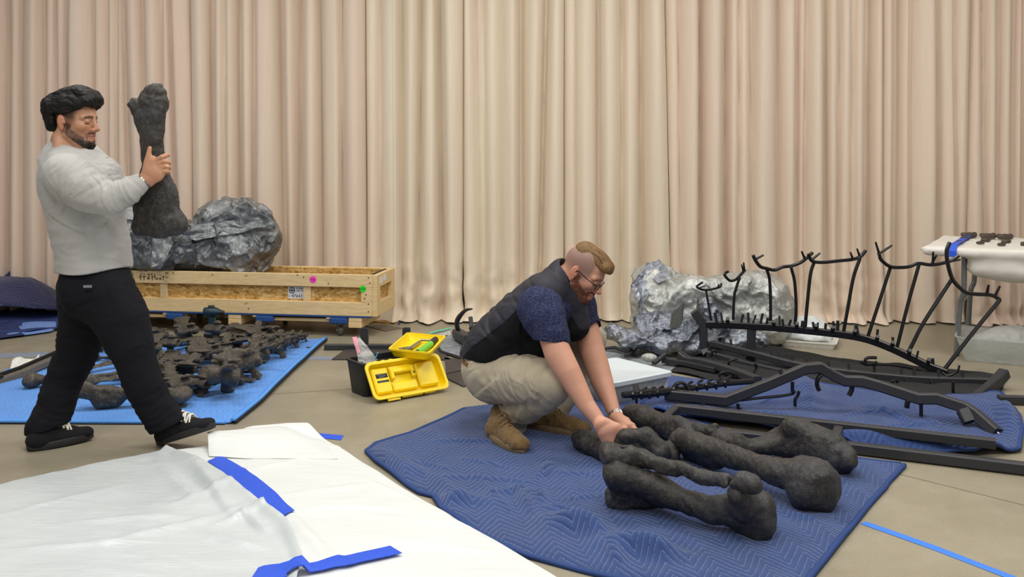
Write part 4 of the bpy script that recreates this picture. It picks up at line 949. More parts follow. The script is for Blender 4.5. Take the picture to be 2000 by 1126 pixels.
# right silver bundle
s = SDF(); Y7 = 7.25
s.box(pw(1395, 600, Y7), (.50, .22, .235), rnd=.11, k=.05); s.ell(pw(1275, 600, Y7-.05), (.17, .22, .29), k=.1); s.cap(pw(1265, 545, Y7), pw(1285, 545, Y7), .11, k=.08); s.cap(pw(1480, 590, Y7), pw(1500, 610, Y7), .2, k=.1); s.cap(pw(1410, 668, Y7), pw(1500, 655, Y7), .10, k=.06)
s.ell(pw(1475, 590, Y7-.29), (.10, .10, .07), k=.08, op='s'); s.ell(pw(1415, 610, Y7-.30), (.09, .1, .06), k=.08, op='s'); s.cap(pw(1310, 556, Y7-.24), pw(1375, 565, Y7-.26), .012, k=.05, op='s')
wrap('pale silver bundle of wrapped bone forms behind the black rib cradles', s, .011, .017, 'wrap_silver', 6.5, 5.0, .004, name='wrapped_bundle')
w1_ = bpy.data.objects['wrapped_bundle']
flap([(1232, 560, -.3), (1262, 515, -.1), (1295, 512, -.14), (1252, 610, -.33)], 7.25, 'foil', w1_, 'film_fold', seed=6.0, amp=.035)
flap([(1255, 528, -.12), (1290, 508, -.1), (1312, 545, -.25), (1286, 552, -.27)], 7.25, 'foil', w1_, 'film_fold', seed=7.0, amp=.03)
s = SDF()
for (x, y, Y, r, x2, y2, Y2, r2) in ((1262, 640, 6.92, .10, 1330, 636, 6.9, .09), (1190, 648, 7.0, .05, 1260, 660, 6.8, .06), (1225, 664, 6.72, .05, 1330, 668, 6.75, .055), (1330, 640, 6.85, .08, 1380, 660, 6.8, .07), (1290, 680, 6.7, .028, 1305, 672, 6.75, .035), (1350, 680, 6.75, .06, 1375, 670, 6.8, .05), (1385, 600, 6.95, .06, 1400, 640, 6.95, .08), (1420, 660, 6.95, .06, 1480, 668, 6.95, .06)): s.cap(pw(x, y, Y), pw(x2, y2, Y2), r, r2, k=.05)
wrap('crumpled blue grey foil heaped at the foot of the silver bundle', s, .009, .020, 'foil', 9.0, 9.0, .003, name='crumpled_foil', cat='foil')
cf = bpy.data.objects['crumpled_foil']
M['card'] = plain('dark_grey_card', lin(92, 94, 92), .6)
for (pts, nm) in (([(1307, 640), (1312, 612), (1333, 592), (1330, 640)], 'grey_flap'), ([(1360, 640), (1359, 605), (1362, 583), (1368, 640)], 'grey_flap')):
    a = [pw(x, y, 6.78) for x, y in pts]; n_ = len(a)
    MB().raw(a+[q_+np.array([.012, .01, 0]) for q_ in a], [(0, 1, 2, 3), (7, 6, 5, 4), (0, 4, 5, 1), (1, 5, 6, 2), (2, 6, 7, 3), (3, 7, 4, 0)]).build(nm, M['card'], cf, smooth=False)
# ---- toolbox
def mat_glossy(n, c, r=.35): return plain(n, c, r, nscale=8, namp=.05)
M['yellow'] = mat_glossy('yellow_plastic', lin(246, 214, 8), .38)
TA = Vector((-.86, 5.62, 0)); TR = Matrix(((.80, -.60, 0), (.60, .80, 0), (0, 0, 1)))
tl = lambda x, y, z: TA+TR@Vector((x, y, z))
tb = thing('toolbox', 'open toolbox with black body and yellow lid tipped forward onto the floor', 'toolbox', tl(.24, .11, 0))
def rrect(w, d, r, n=4):
    o = []
    for cx, cy, a0 in ((w-r, d-r, 0), (r, d-r, 90), (r, r, 180), (w-r, r, 270)):
        for i in range(n+1):
            a = math.radians(a0+90*i/n); o.append((cx+r*math.cos(a), cy+r*math.sin(a)))
    return o
def tub(mb, w, d, h, r, taper, th, place, lip=.008, floor=.006):
    """open tray: outer wall, rolled lip, inner wall, floor"""
    rings = []
    for (ins, z) in ((taper, 0), (0, h-.012), (-lip, h-.010), (-lip, h), (th-lip*.2, h), (th, h-.012), (taper+th, floor)):
        rings.append([place(ins+(p[0]/w)*(w-2*ins), ins+(p[1]/d)*(d-2*ins), z) for p in rrect(w, d, r)])
    n = len(rings[0]); vs = [p for r_ in rings for p in r_]; fs = [tuple(range(n))[::-1]]
    for k in range(len(rings)-1):
        for i in range(n): fs.append((k*n+i, k*n+(i+1) % n, (k+1)*n+(i+1) % n, (k+1)*n+i))
    fs.append(tuple((len(rings)-1)*n+i for i in range(n))); mb.raw(vs, fs); return mb
tub(MB(), .48, .22, .2, .03, .022, .012, tl).build('body', M['black_plastic'], tb)
MB().bar([tl(.14, .02, .165), tl(.14, .2, .165)], .01, .05).bar([tl(.02, .12, .17), tl(.30, .12, .17)], .01, .03).build('divider', M['black_plastic'], tb)
# lid: local u along the length, w down the slope, t out of the inner face
LU = TR@Vector((1, 0, 0)); LW = (TR@Vector((0, -.13, 0))+Vector((0, 0, -.178))).normalized(); LT = LU.cross(LW).normalized()
if LT.y > 0: LT = -LT
LO_ = tl(-.005, -.022, .197)
ll = lambda u, w_, t: LO_+LU*u+LW*w_+LT*t
lid = tub(MB(), .49, .215, .045, .035, .014, .010, lambda u, w_, t: ll(u, w_, t-.03)).build('lid', M['yellow'], tb)
LRm = Matrix((LU, -LW, LT)).transposed()
mb = MB()
mb.box(ll(.085, .105, -.012), (.105, .155, .022), LRm, .008); mb.box(ll(.385, .105, -.010), (.13, .155, .026), LRm, .010); mb.box(ll(.225, .155, -.012), (.165, .055, .022), LRm, .008)
mb.box(ll(.225, .04, -.016), (.15, .035, .014), LRm, .006)
mb.build('raised_panel', M['yellow'], lid)
MB().box(ll(.158, .075, -.004), (.022, .075, .03), LRm, .007).box(ll(.297, .075, -.004), (.022, .075, .03), LRm, .007).box(ll(.228, .060, -.006), (.13, .028, .026), LRm, .006).build('handle_recess', M['yellow'], lid)
MB().box(ll(.295, .088, .0125), (.007, .014, .002), LRm).build('slot', M['ink'], lid)
for w_, hh in ((.078, .026), (.112, .012)): 
    st = MB().box(ll(.088, w_, -.0004), (.075, hh, .0015), LRm).build('label_strip', M['ink'], lid, smooth=False)
    l2 = MB()
    for k in range(3 if hh > .02 else 1): l2.box(ll(.086+.004*(k % 2), w_+(k-1)*.007 if hh > .02 else w_, .0006), (.058-.01*k, .0022, .0008), LRm)
    l2.build('fine_print', M['ink_grey'], st, smooth=False)
for u in (.07, .12, .17): MB().box(ll(u, -.004, .008), (.026, .018, .012), LRm, .003).build('hinge_lug', M['yellow'], lid)
MB().box(ll(.12, .222, .002), (.085, .03, .010), LRm, .004).box(ll(.12, .234, .008), (.05, .005, .006), LRm).build('latch', M['yellow'], lid)
MB().box(ll(.36, .220, .002), (.075, .016, .012), LRm, .004).box(ll(.245, .222, .0), (.14, .012, .02), LRm, .004).build('front_edge', M['yellow'], lid)
# tray
ta, tb_, tc, td = P(760, 697, 5.64), P(838, 707, 5.56), P(867, 668, 6.02), P(800, 665, 6.08)
zt = .212
ta, tb_, tc, td = G(760, 695, zt), G(838, 703, zt), G(866, 668, zt), G(800, 664, zt)
U1 = (tb_-ta); V1 = ((td-ta)+(tc-tb_))*.5; tw, tdp = U1.length, V1.length; U1 = U1/tw; V1 = V1/tdp
tr = thing('tool_tray', 'yellow lift out tray holding hand tools on top of the open toolbox', 'tray', ta+U1*tw/2+V1*tdp/2)
tp = lambda u, v, z: ta+U1*u+V1*v+Vector((0, 0, z-.004+(.03*(1-v/tdp))*.0))
tub(MB(), tw, tdp, .05, .025, .02, .006, tp).build('pan', M['yellow'], tr)
MB().box(tp(tw*.62, tdp*.42, .0075), (.05, .03, .002), Matrix((U1, V1, (0, 0, 1))).transposed()).build('pocket', M['ink'], tr)
M['tool_grey'] = plain('worn_tool_steel', lin(140, 136, 130), .35, .8); M['lime_tool'] = plain('lime_green_plastic', lin(120, 200, 70), .5)
rt = thing('ratchet_wrench', 'grey steel ratchet lying at the left of the yellow tray', 'wrench', tp(tw*.35, tdp*.3, .0075))
MB().bar([tp(tw*.36, tdp*.38, .02), tp(tw*.42, tdp*.8, .02)], .022, .014).build('handle', M['steel'], rt)
MB().tube([tp(tw*.33, tdp*.3, .0078), tp(tw*.33, tdp*.3, .032)], .032, 14).tube([tp(tw*.20, tdp*.27, .0078), tp(tw*.20, tdp*.27, .028)], .022, 12).build('head', M['tool_grey'], rt)
gt = thing('screwdriver', 'lime green gripped driver with grey shaft lying at the right of the tray', 'tool', tp(tw*.75, tdp*.5, .0075))
MB().tube([tp(tw*.66, tdp*.12, .03), tp(tw*.7, tdp*.25, .03), tp(tw*.78, tdp*.62, .032)], .02, 10, scale=[.9, 1, 1]).build('grip', M['lime_tool'], gt)
MB().tube([tp(tw*.78, tdp*.62, .032), tp(tw*.8, tdp*.86, .034)], .021, 10, scale=[1.05, 1]).tube([tp(tw*.60, tdp*.06, .025), tp(tw*.66, tdp*.12, .03)], .017, 8).build('end_cap', M['black_plastic'], gt)
MB().bar([tp(tw*.76, tdp*.88, .028), tp(tw*.42, tdp*.84, .026)], .018, .012).build('blade', M['steel'], gt)
# plastic pouch with a pink edge in the box
def mat_clear(name, col=(1, 1, 1, 1), alpha=.3, rough=.12):
    m = N(name); v = m.coord(); b = m.noise(v, 22, 4, .6, .8)
    m.set(Base_Color=col, Roughness=rough); m.put(m.b.inputs['Transmission Weight'], .5); m.put(m.b.inputs['IOR'], 1.3); m.put(m.b.inputs['Alpha'], alpha); m.bump(b, .6, .02); return m.m
M['clear'] = mat_clear('clear_polythene', lin(236, 240, 242), .42)
M['clear_milky'] = mat_clear('milky_polythene', lin(236, 238, 236), .72, .22)
M['bin_plastic'] = mat_clear('frosted_bin_plastic', lin(226, 230, 226), .62, .25)
def film(name, mat, grid, th=.002, parent=None, amp=.012, fq=16, seed=0.0):
    a, b, c, d = [np.array(q_) for q_ in grid]; nu = nv = 22
    u, v = np.meshgrid(np.linspace(0, 1, nu), np.linspace(0, 1, nv)); u = u.ravel()[:, None]; v = v.ravel()[:, None]
    S = (a*(1-u)+b*u)*(1-v)+(d*(1-u)+c*u)*v; nn = np.cross(b-a, d-a); nn = nn/np.linalg.norm(nn)
    S = S+nn*(amp*(ridge(S*fq+seed, 2)+fbm(S*fq*.5+seed, 2)))[:, None]
    n = nu*nv; I = np.arange(n).reshape(nv, nu); q_ = np.stack([I[:-1, :-1].ravel(), I[:-1, 1:].ravel(), I[1:, 1:].ravel(), I[1:, :-1].ravel()], 1)
    return finish(name, np.concatenate([S, S+nn*th]), np.concatenate([q_[:, ::-1], q_+n]), mat, parent, autos=None)
pc = thing('plastic_pouch', 'clear plastic pouch with a pink edge standing up in the open toolbox', 'bag', tl(.09, .1, .05))
film('pouch', M['clear_milky'], [P(700, 712, 5.75), P(742, 708, 5.78), P(703, 660, 5.82), P(694, 662, 5.80)], parent=pc)
film('pink_edge', plain('pink_strip', lin(238, 158, 182), .5), [P(698, 690, 5.765), P(704, 688, 5.765), P(697, 657, 5.80), P(688, 658, 5.79)], parent=pc, amp=.004)
MB().tube([P(733, 700, 5.77), P(738, 688, 5.76)], .004, 6).build('straw', plain('pale_blue_plastic', lin(110, 190, 230), .4), pc)
# ---- steel stand behind the toolbox
M['black_steel'] = plain('black_powder_coat', lin(46, 47, 52), .45, nscale=120, namp=.15, bump=.15)
M['black_steel_dark'] = plain('black_gloss_steel', lin(18, 18, 23), .32, nscale=120, namp=.15)
M['plate'] = plain('dark_steel_plate', lin(62, 58, 56), .55, nscale=20, namp=.15)
st = thing('steel_stand', 'low black steel bar with two square sockets on a flat plate behind the toolbox', 'steel stand', G(715, 690))
MB().bar([G(634, 677, .022), G(802, 677, .022)], .04, .04).build('crossbar', M['black_steel'], st)
for x in (712, 794):
    c = G(x, 682); MB().bar([c+Vector((0, .0, .0)), c+Vector((0, 0, .155))], .055, .055, up=(0, 1, 0)).build('socket', M['black_steel'], st); MB().box(c+Vector((0, 0, .1555)), (.038, .038, .002)).build('socket_opening', M['ink'], st)
pp = [G(648, 703), G(880, 704), G(862, 684), G(674, 684)]
MB().prism([(p.x, p.y) for p in pp], .0005, .009).build('base_plate', M['plate'], st, smooth=False)
for px, lb_ in (([(868, 700), (905, 704), (914, 722), (872, 731)], 'dark rubber tile on the floor nearest the steel base'), ([(872, 733), (915, 724), (926, 751), (905, 756), (876, 742)], 'dark rubber tile partly under the crouching man')):
    tag(MB().prism([(G(*p).x, G(*p).y) for p in px], .0005, .009).build('rubber_tile', M['plate'], smooth=False), lb_, 'tile', 'dark rubber tiles')
# ---- grey felt pad and black bracket behind the crouching man
M['felt'] = plain('grey_felt', lin(132, 138, 142), .95, nscale=30, namp=.3, bump=.3)
fp = [G(*p) for p in ((850, 672), (862, 690), (900, 702), (960, 706), (985, 690), (980, 660), (930, 652), (880, 655))]
fo = MB().prism([(p.x, p.y) for p in fp], .001, .018).build('felt_pad', M['felt'], smooth=False); tag(fo, 'grey felt pad with rounded black edge on the floor behind the crouching man', 'pad')
MB().tube([p+Vector((0, 0, .012)) for p in fp], .011, 6, closed=True).build('edge_trim', M['rubber'], fo)
br = thing('steel_bracket', 'black steel bracket with a curved hook resting on the grey felt pad', 'bracket', G(908, 668))
MB().bar([P(893, 651, 7.3), P(916, 664, 6.95)], .075, .07).build('block', M['black_steel'], br)
MB().tube(spline([P(896, 648, 7.25), P(892, 632, 7.2), P(896, 620, 7.15), P(906, 608, 7.1), P(914, 604, 7.05), P(922, 603, 7.0)], 5), .017, 8, scale=[1.1]*12+[1-.05*i for i in range(14)]).build('hook', M['black_steel'], br)
MB().bar([P(922, 646, 7.1), P(919, 619, 7.15)], .03, .03, up=(0, 1, 0)).tube([P(918, 641, 7.1), P(930, 636, 7.05)], .012, 6).build('peg', M['black_steel'], br)
bgp = thing('zip_bag', 'clear bag with green zip strip on the floor by the curtain foot', 'bag', G(846, 656))
film('bag_body', M['clear_milky'], [G(836, 662, .01), G(880, 656, .01), G(878, 642, .05), G(842, 650, .05)], parent=bgp, amp=.01)
film('zip_strip', plain('green_zip', lin(98, 196, 168), .4), [G(838, 652, .052), G(880, 642, .054), G(880, 639, .06), G(840, 648, .058)], parent=bgp, amp=.003)
# ---- storage bin with pale lid
bz = .15; ca, cbk, cc = G(1197, 748, bz), G(1217, 695, bz), G(1316, 725, bz); cd = ca+(cbk-cc)
sb = thing('storage_bin', 'frosted storage bin with pale blue white lid behind the outstretched arms', 'storage bin', (ca+cc)/2-Vector((0, 0, bz)))
U2 = (cc-ca); V2 = (cbk-cc); w2, d2 = U2.length, V2.length; U2 /= w2; V2 /= d2; V2 = (V2-U2*V2.dot(U2)).normalized()
bl_ = lambda u, v, z: Vector((ca.x, ca.y, 0))+U2*u+V2*v+Vector((0, 0, z))
tub(MB(), w2-.03, d2-.03, bz-.022, .03, .03, .004, lambda u, v, z: bl_(u+.015, v+.015, z+.002)).build('tub', M['bin_plastic'], sb)
mb = MB(); rr = rrect(w2, d2, .03); n_ = len(rr)
rings = [(0, bz-.024), (0, bz-.002), (.006, bz+.002), (.02, bz+.002), (.028, bz-.001)]
vs = [bl_(i_+(p[0]/w2)*(w2-2*i_), i_+(p[1]/d2)*(d2-2*i_), z) for i_, z in rings for p in rr]
mb.raw(vs, [(k*n_+i, k*n_+(i+1) % n_, (k+1)*n_+(i+1) % n_, (k+1)*n_+i) for k in range(4) for i in range(n_)]+[tuple(range(4*n_, 5*n_)), tuple(range(n_))[::-1]])
mb.build('lid', plain('pale_blue_white_plastic', lin(206, 216, 222), .4, namp=.03), sb)
film('contents_bag', M['clear_milky'], [bl_(w2*.55, .03, .02), bl_(w2*.93, .03, .02), bl_(w2*.95, .03, .115), bl_(w2*.6, .03, .11)], parent=sb, amp=.008)
nk = SDF(); nk.box(np.array(bl_(w2*.32, d2*.62, bz+.018)), (.05, .035, .016), rnd=.008); nk.box(np.array(bl_(w2*.22, d2*.66, bz+.028)), (.04, .04, .022), rnd=.008)
V_, F_ = nk.mesh(.005, lambda p: .004*fbm(p*30, 2), pad=.01); V_[:, 2] = np.maximum(V_[:, 2], bz+.0025)
tag(finish('paper_towel', V_, F_, plain('white_tissue', lin(242, 242, 240), .9)), 'wad of white paper towel on the pale bin lid', 'paper towel')
# ---- white tray with plastic behind the silver bundle
wt = thing('plastic_tray', 'shallow white tray heaped with clear plastic right of the silver bundle', 'tray', G(1590, 680))
w_a = G(1522, 676); w_b = G(1632, 684); Uw = (w_b-w_a); ww = Uw.length; Uw /= ww; Vw = Vector((-Uw.y, Uw.x, 0))
tub(MB(), ww, .36, .05, .02, .015, .005, lambda u, v, z: w_a+Uw*u+Vw*v+Vector((0, 0, z))).build('pan', plain('white_plastic', lin(232, 232, 226), .4), wt)
s = SDF(); s.ell(np.array(w_a+Uw*ww*.42+Vw*.2+Vector((0, 0, .08))), (.18, .13, .12), k=.05); s.ell(np.array(w_a+Uw*ww*.6+Vw*.12+Vector((0, 0, .06))), (.13, .11, .06), k=.05); s.ell(np.array(w_a+Uw*ww*.2+Vw*.15+Vector((0, 0, .06))), (.08, .10, .07), k=.05)
V_, F_ = s.mesh(.010, lambda p: .014*(fbm(p*8, 2)-ridge(p*11, 2)), pad=.03); V_[:, 2] = np.maximum(V_[:, 2], .055)
finish('plastic_heap', V_, F_, plain('white_poly_bag', lin(222, 230, 230), .25, namp=.05), wt, autos=None)
# ---- table at the right
ztab = .765
A = G(1806, 481, ztab); dl = Vector((.86, -.51, 0)).normalized(); dn_ = Vector((.51, .86, 0)).normalized(); TLn, TWd = 1.8, .98
tpnt = lambda u, v, z: Vector((A.x, A.y, 0))+dl*u+dn_*v+Vector((0, 0, z))
tbl = thing('folding_table', 'white folding table at the right with grey tubular legs', 'table', tpnt(TLn/2, TWd/2, 0))
MB().box(tpnt(TLn/2+.03, TWd/2, ztab-.04), (TLn-.08, TWd-.06, .035), Matrix((dl, dn_, (0, 0, 1))).transposed(), .008).build('tabletop', plain('white_table_plastic', lin(226, 222, 212), .5), tbl)
M['leg'] = plain('grey_tube_steel', lin(132, 138, 142), .35, .6)
for u0 in (.24, TLn-.2):
    for v0 in (.12, TWd-.12):
        MB().tube(spline([tpnt(u0, v0, ztab-.06), tpnt(u0-.005, v0, .45), tpnt(u0-.03, v0+.02*(1 if v0 < .3 else -1), .35), tpnt(u0-.05, v0, .004)], 5), .019, 10).build('leg', M['leg'], tbl)
    MB().tube([tpnt(u0, .12, ztab-.12), tpnt(u0, TWd-.12, ztab-.12)], .014, 8).tube([tpnt(u0-.03, .13, .36), tpnt(u0-.03, TWd-.13, .36)], .012, 8).tube([tpnt(u0, .3, ztab-.12), tpnt(u0+.3, .36, ztab-.06)], .010, 8).build('brace', M['leg'], tbl)
# cloth: slab over the top, sagging underneath
s = SDF(); Rt = np.array(Matrix((dl, dn_, (0, 0, 1))).transposed())
s.box(np.array(tpnt(TLn/2, TWd/2, ztab-.028)), (TLn/2+.01, TWd/2+.03, .034), R=Rt, rnd=.028); s.ell(np.array(tpnt(.06, .06, ztab-.02)), (.10, .10, .02), k=.03)
s.box(np.array(tpnt(TLn/2+.14, .18, ztab-.105)), (TLn/2-.15, .17, .07), R=Rt, rnd=.05, k=.06); s.ell(np.array(tpnt(.55, .14, ztab-.14)), (.30, .14, .09), R=Rt, k=.08)
V_, F_ = s.mesh(.014, lambda p: .006*fbm(p*6, 3)+.004*ridge(p*np.array([4, 4, 9]), 2), pad=.015)
tc_ = finish('tablecloth', V_, F_, plain('white_sheeting', lin(226, 222, 214), .6, nscale=6, namp=.04)); tag(tc_, 'white plastic cloth wrapped over the table and sagging beneath it', 'tablecloth')
zt_ = ztab+.021
tpw = [tpnt(.20, TWd*.99, zt_), tpnt(.19, .3, zt_), tpnt(.185, .01, zt_), tpnt(.183, -.034, ztab-.02), tpnt(.183, -.036, ztab-.06)]
tag(MB().sweep(tpw, [(-.025, 0), (.025, 0), (.025, .002), (-.025, .002)]).build('tape_strip', M['tape'], smooth=False), 'dark blue tape band across the left end of the white table', 'tape', 'blue tape strips')
M['bone_table'] = plain('small_brown_bone', lin(74, 62, 52), .6, nscale=40, namp=.3, bump=.4)
for i, (px, py) in enumerate(((1892, 461), (1920, 463), (1930, 464), (1957, 464), (1970, 466))): pass
def tiny(px, py, pts, lb_):
    o_ = G(px, py, ztab+.006); s = SDF()
    for (x, y, z, r) in pts: s.ell(np.array(o_)+np.array([x, y, z]), (r*1.25, r, r*.95), k=.010)
    V_, F_ = s.mesh(.004, lambda p: .003*fbm(p*55, 2), pad=.008); V_[:, 2] = np.maximum(V_[:, 2], ztab+.0075)
    tag(finish('skull_bone', V_, F_, M['bone_table']), lb_, 'bone', 'small bones on the white table')
for bx, by, mx, my, fx, fy, w_ in ((1893, 464, 1885, 469, 1873, 475, 'left'), (1930, 466, 1926, 472, 1915, 477, 'middle'), (1963, 467, 1966, 475, 1956, 480, 'right')):
    tiny(bx, by, [(0, 0, .018, .026), (-.032, 0, .018, .022), (.034, 0, .02, .022), (-.045, .01, .03, .012), (.045, .01, .03, .013)], 'larger winged bone at the back of the '+w_+' small group on the table')
    tiny(mx, my, [(0, 0, .014, .018), (-.022, 0, .012, .015), (.022, .01, .014, .014)], 'middle lump of the '+w_+' small bone group on the table')
    tiny(fx, fy, [(0, 0, .010, .013), (-.016, 0, .010, .012), (.018, 0, .011, .010)], 'smallest front piece of the '+w_+' bone group on the table')
tiny(1999, 480, [(0, 0, .014, .018), (.03, 0, .012, .016)], 'bone piece cut off by the right picture edge on the table')
# ---- clear bin at the far right
ba = G(1886, 705); bb = G(2080, 722); Ub = (bb-ba); bw = Ub.length; Ub /= bw; Vb = Vector((-Ub.y, Ub.x, 0))
cbn = thing('clear_bin', 'low frosted bin full of clear plastic bags under the white table', 'storage bin', ba+Ub*bw/2+Vb*.2)
tub(MB(), bw+.06, .48, .17, .05, .05, .005, lambda u, v, z: ba+Ub*(u-.06)+Vb*(v-.04)+Vector((0, 0, z+.001))).build('tub', M['bin_plastic'], cbn)
s = SDF(); s.ell(np.array(ba+Ub*.28+Vb*.2+Vector((0, 0, .13))), (.17, .13, .10), k=.05); s.ell(np.array(ba+Ub*.52+Vb*.2+Vector((0, 0, .12))), (.15, .13, .09), k=.05); s.ell(np.array(ba+Ub*.12+Vb*.18+Vector((0, 0, .1))), (.09, .10, .07), k=.05)
V_, F_ = s.mesh(.010, lambda p: .012*(fbm(p*9, 2)-ridge(p*12, 2)), pad=.03); finish('plastic_bags', V_, F_, M['clear_milky'], cbn, autos=None)
# ================================================================== black steel mounting armatures
AG = 'black steel mounting frames'
def YB(px): return np.interp(px, [1360, 1380, 1500, 1650, 1750, 1850], [6.75, 6.72, 6.62, 6.45, 6.3, 6.12])   # distance of the raised spine bar along its length
sp_ = [(1376, 633), (1425, 634), (1521, 640), (1575, 645), (1647, 653), (1694, 662), (1742, 680), (1782, 699), (1813, 714), (1850, 728)]
ar = thing('rib_armature', 'tall black steel armature with curved rib cradles on long posts', 'armature', G(1600, 720), AG)
Pb = lambda px, py, dy=0.0: P(px, py, float(YB(px))+dy)
MB().bar(spline([Pb(x, y) for x, y in sp_], 4), .046, .046).build('spine_bar', M['black_steel_dark'], ar)
legp = [Pb(1355, 608, -.02), Pb(1374, 633), Pb(1373, 683), Pb(1381, 691, -.02), Pb(1400, 696, -.03), P(1460, 713, 6.45), P(1540, 731, 6.25), P(1620, 748, 6.05), P(1700, 765, 5.85), P(1790, 785, 5.6)]
MB().bar(legp[:4], .055, .055, up=(0, 1, .001)).bar(legp[3:], .055, .055).build('foot_frame', M['black_steel'], ar)
MB().bar([Pb(1468, 642), Pb(1466, 690)], .055, .04, up=(0, 1, 0)).bar([Pb(1466, 690), P(1466, 700, 6.55)], .06, .03).build('support_leg', M['black_steel'], ar)
def post(pts, r=.011): MB().tube(spline([Pb(pts[-1][0], y) + Vector(((x-pts[-1][0])*float(YB(pts[-1][0]))/F, 0, 0)) for x, y in pts], 5), r, 8).build('post', M['black_steel_dark'], ar)
def cradle(pts, prongs, Y, r=.012, ds=.12):
    xs = [p[0] for p in pts]; lo, hi = min(xs), max(xs)
    f = lambda x, y: P(x, y, Y+ds*((x-lo)/max(1, hi-lo)-.5))
    c = MB().tube(spline([f(*p) for p in pts], 4), r, 8).build('cradle', M['black_steel_dark'], ar)
    for a, b in prongs: MB().tube([f(*a), f(*b)+Vector((0, -.02, 0))], r*.8, 6, scale=[1, .7]).build('prong', M['black_steel_dark'], c)
cradle([(1372, 551), (1361, 559), (1368, 564), (1379, 566), (1393, 564), (1406, 560), (1409, 553)], [((1402, 561), (1403, 554)), ((1365, 562), (1376, 557))], 6.72, .008); post([(1379, 567), (1384, 596), (1389, 625)], .008)
cradle([(1422, 530), (1415, 535), (1420, 543), (1427, 548), (1436, 546), (1444, 539), (1455, 527)], [((1454, 528), (1451, 512)), ((1452, 530), (1447, 516))], 6.68, .010); post([(1445, 541), (1438, 562), (1434, 579), (1432, 624)], .010)
cradle([(1471, 498), (1475, 507), (1485, 520), (1498, 524), (1513, 527), (1528, 521), (1545, 519), (1562, 513), (1575, 504), (1587, 493)], [((1475, 506), (1490, 497)), ((1572, 505), (1564, 490))], 6.6); post([(1497, 524), (1503, 545), (1505, 585), (1505, 626)]); post([(1545, 521), (1552, 550), (1555, 599), (1553, 633)])
cradle([(1579, 495), (1583, 506), (1591, 511), (1609, 512), (1638, 509), (1666, 506), (1681, 500), (1691, 489)], [((1585, 507), (1600, 493)), ((1666, 506), (1659, 492)), ((1679, 500), (1672, 485))], 6.55); post([(1590, 512), (1583, 535), (1577, 590), (1572, 643)], .012); post([(1680, 503), (1667, 541), (1657, 595), (1647, 651)], .012)
cradle([(1718, 498), (1721, 507), (1738, 520), (1759, 522), (1777, 520), (1794, 514), (1819, 517), (1848, 512), (1860, 507), (1872, 499)], [((1718, 498), (1708, 472)), ((1714, 497), (1740, 478)), ((1822, 517), (1820, 491)), ((1819, 516), (1827, 497)), ((1849, 511), (1873, 506))], 6.4); post([(1739, 522), (1717, 590), (1694, 660)], .012); post([(1795, 516), (1773, 595), (1751, 682)], .012)
cradle([(1855, 473), (1849, 490), (1851, 514), (1859, 542), (1870, 557), (1887, 571), (1907, 574), (1936, 576), (1953, 585)], [((1927, 575), (1928, 555)), ((1943, 578), (1950, 557))], 6.2, .013); post([(1859, 545), (1805, 628), (1782, 672), (1771, 692)], .013); post([(1953, 585), (1898, 652), (1842, 724)], .013)
# short pegs and sockets along the spine bar
rnd = random.Random(4)
for i, x in enumerate([1400, 1412, 1447, 1462, 1470, 1485, 1497, 1523, 1530, 1540, 1565, 1570, 1590, 1597, 1612, 1630, 1636, 1670, 1676, 1712, 1746, 1790, 1822]):
    y = float(np.interp(x, [p[0] for p in sp_], [p[1] for p in sp_])); dy = rnd.uniform(-.03, .03); lean = rnd.uniform(-5, 7); L_ = rnd.choice([18, 22, 14, 20]); w_ = rnd.choice([.016, .02, .012])
    MB().bar([Pb(x, y-4, dy), Pb(x+lean, y-4-L_, dy-.01)], w_, w_*.6, up=(0, 1, 0)).build('peg', M['black_steel'], ar)
for x in (1420, 1510, 1555, 1592, 1625, 1668, 1712, 1742, 1775, 1812):
    y = float(np.interp(x, [p[0] for p in sp_], [p[1] for p in sp_])); c = Pb(x, y-9, -.035)
    MB().tube([c+Vector((0, -.02, .015)), c+Vector((.01, .03, -.03))], .013, 8).build('socket', M['black_steel'], ar)
MB().tube(spline([P(1840, 727, 6.1), P(1852, 733, 6.08), P(1869, 726, 6.05), P(1874, 713, 6.05)], 4), .007, 6).build('hook', M['black_steel_dark'], ar)
# black cloth bag lying under the rear bars
M['black_cloth'] = plain('black_woven_cloth', lin(34, 33, 34), .95, nscale=90, namp=.4, bump=.4)
SBk = coons(gp((1310, 727), (1400, 746), (1520, 752), (1640, 770), (1780, 790), (1950, 788)), gp((1350, 688), (1440, 676), (1530, 692), (1640, 712), (1780, 724), (1964, 742)), gp((1310, 727), (1350, 688)), gp((1950, 788), (1964, 742)), 110, 40)
bk_, _ = cloth('black_sheet', SBk, lambda x, y, u, v: .003+.016*np.maximum(n2(x, y, 4, 6), 0)+.008*(n2(x, y, 9)+.4)+.035*sstep(.6, 1, v)*sstep(.02, .25, u)*(1-.6*u)+.01*sstep(.93, 1, v), .006, M['black_cloth'])
tag(bk_, 'black woven cloth spread on the floor beneath the rear armature bars', 'cloth')
grey = [G(*p) for p in ((1172, 684), (1230, 678), (1335, 716), (1290, 736), (1180, 700))]
tag(MB().prism([(p.x, p.y) for p in grey], .0008, .006).build('grey_sheet', M['felt'], smooth=False), 'flat grey felt sheet on the floor behind the storage bin', 'sheet')
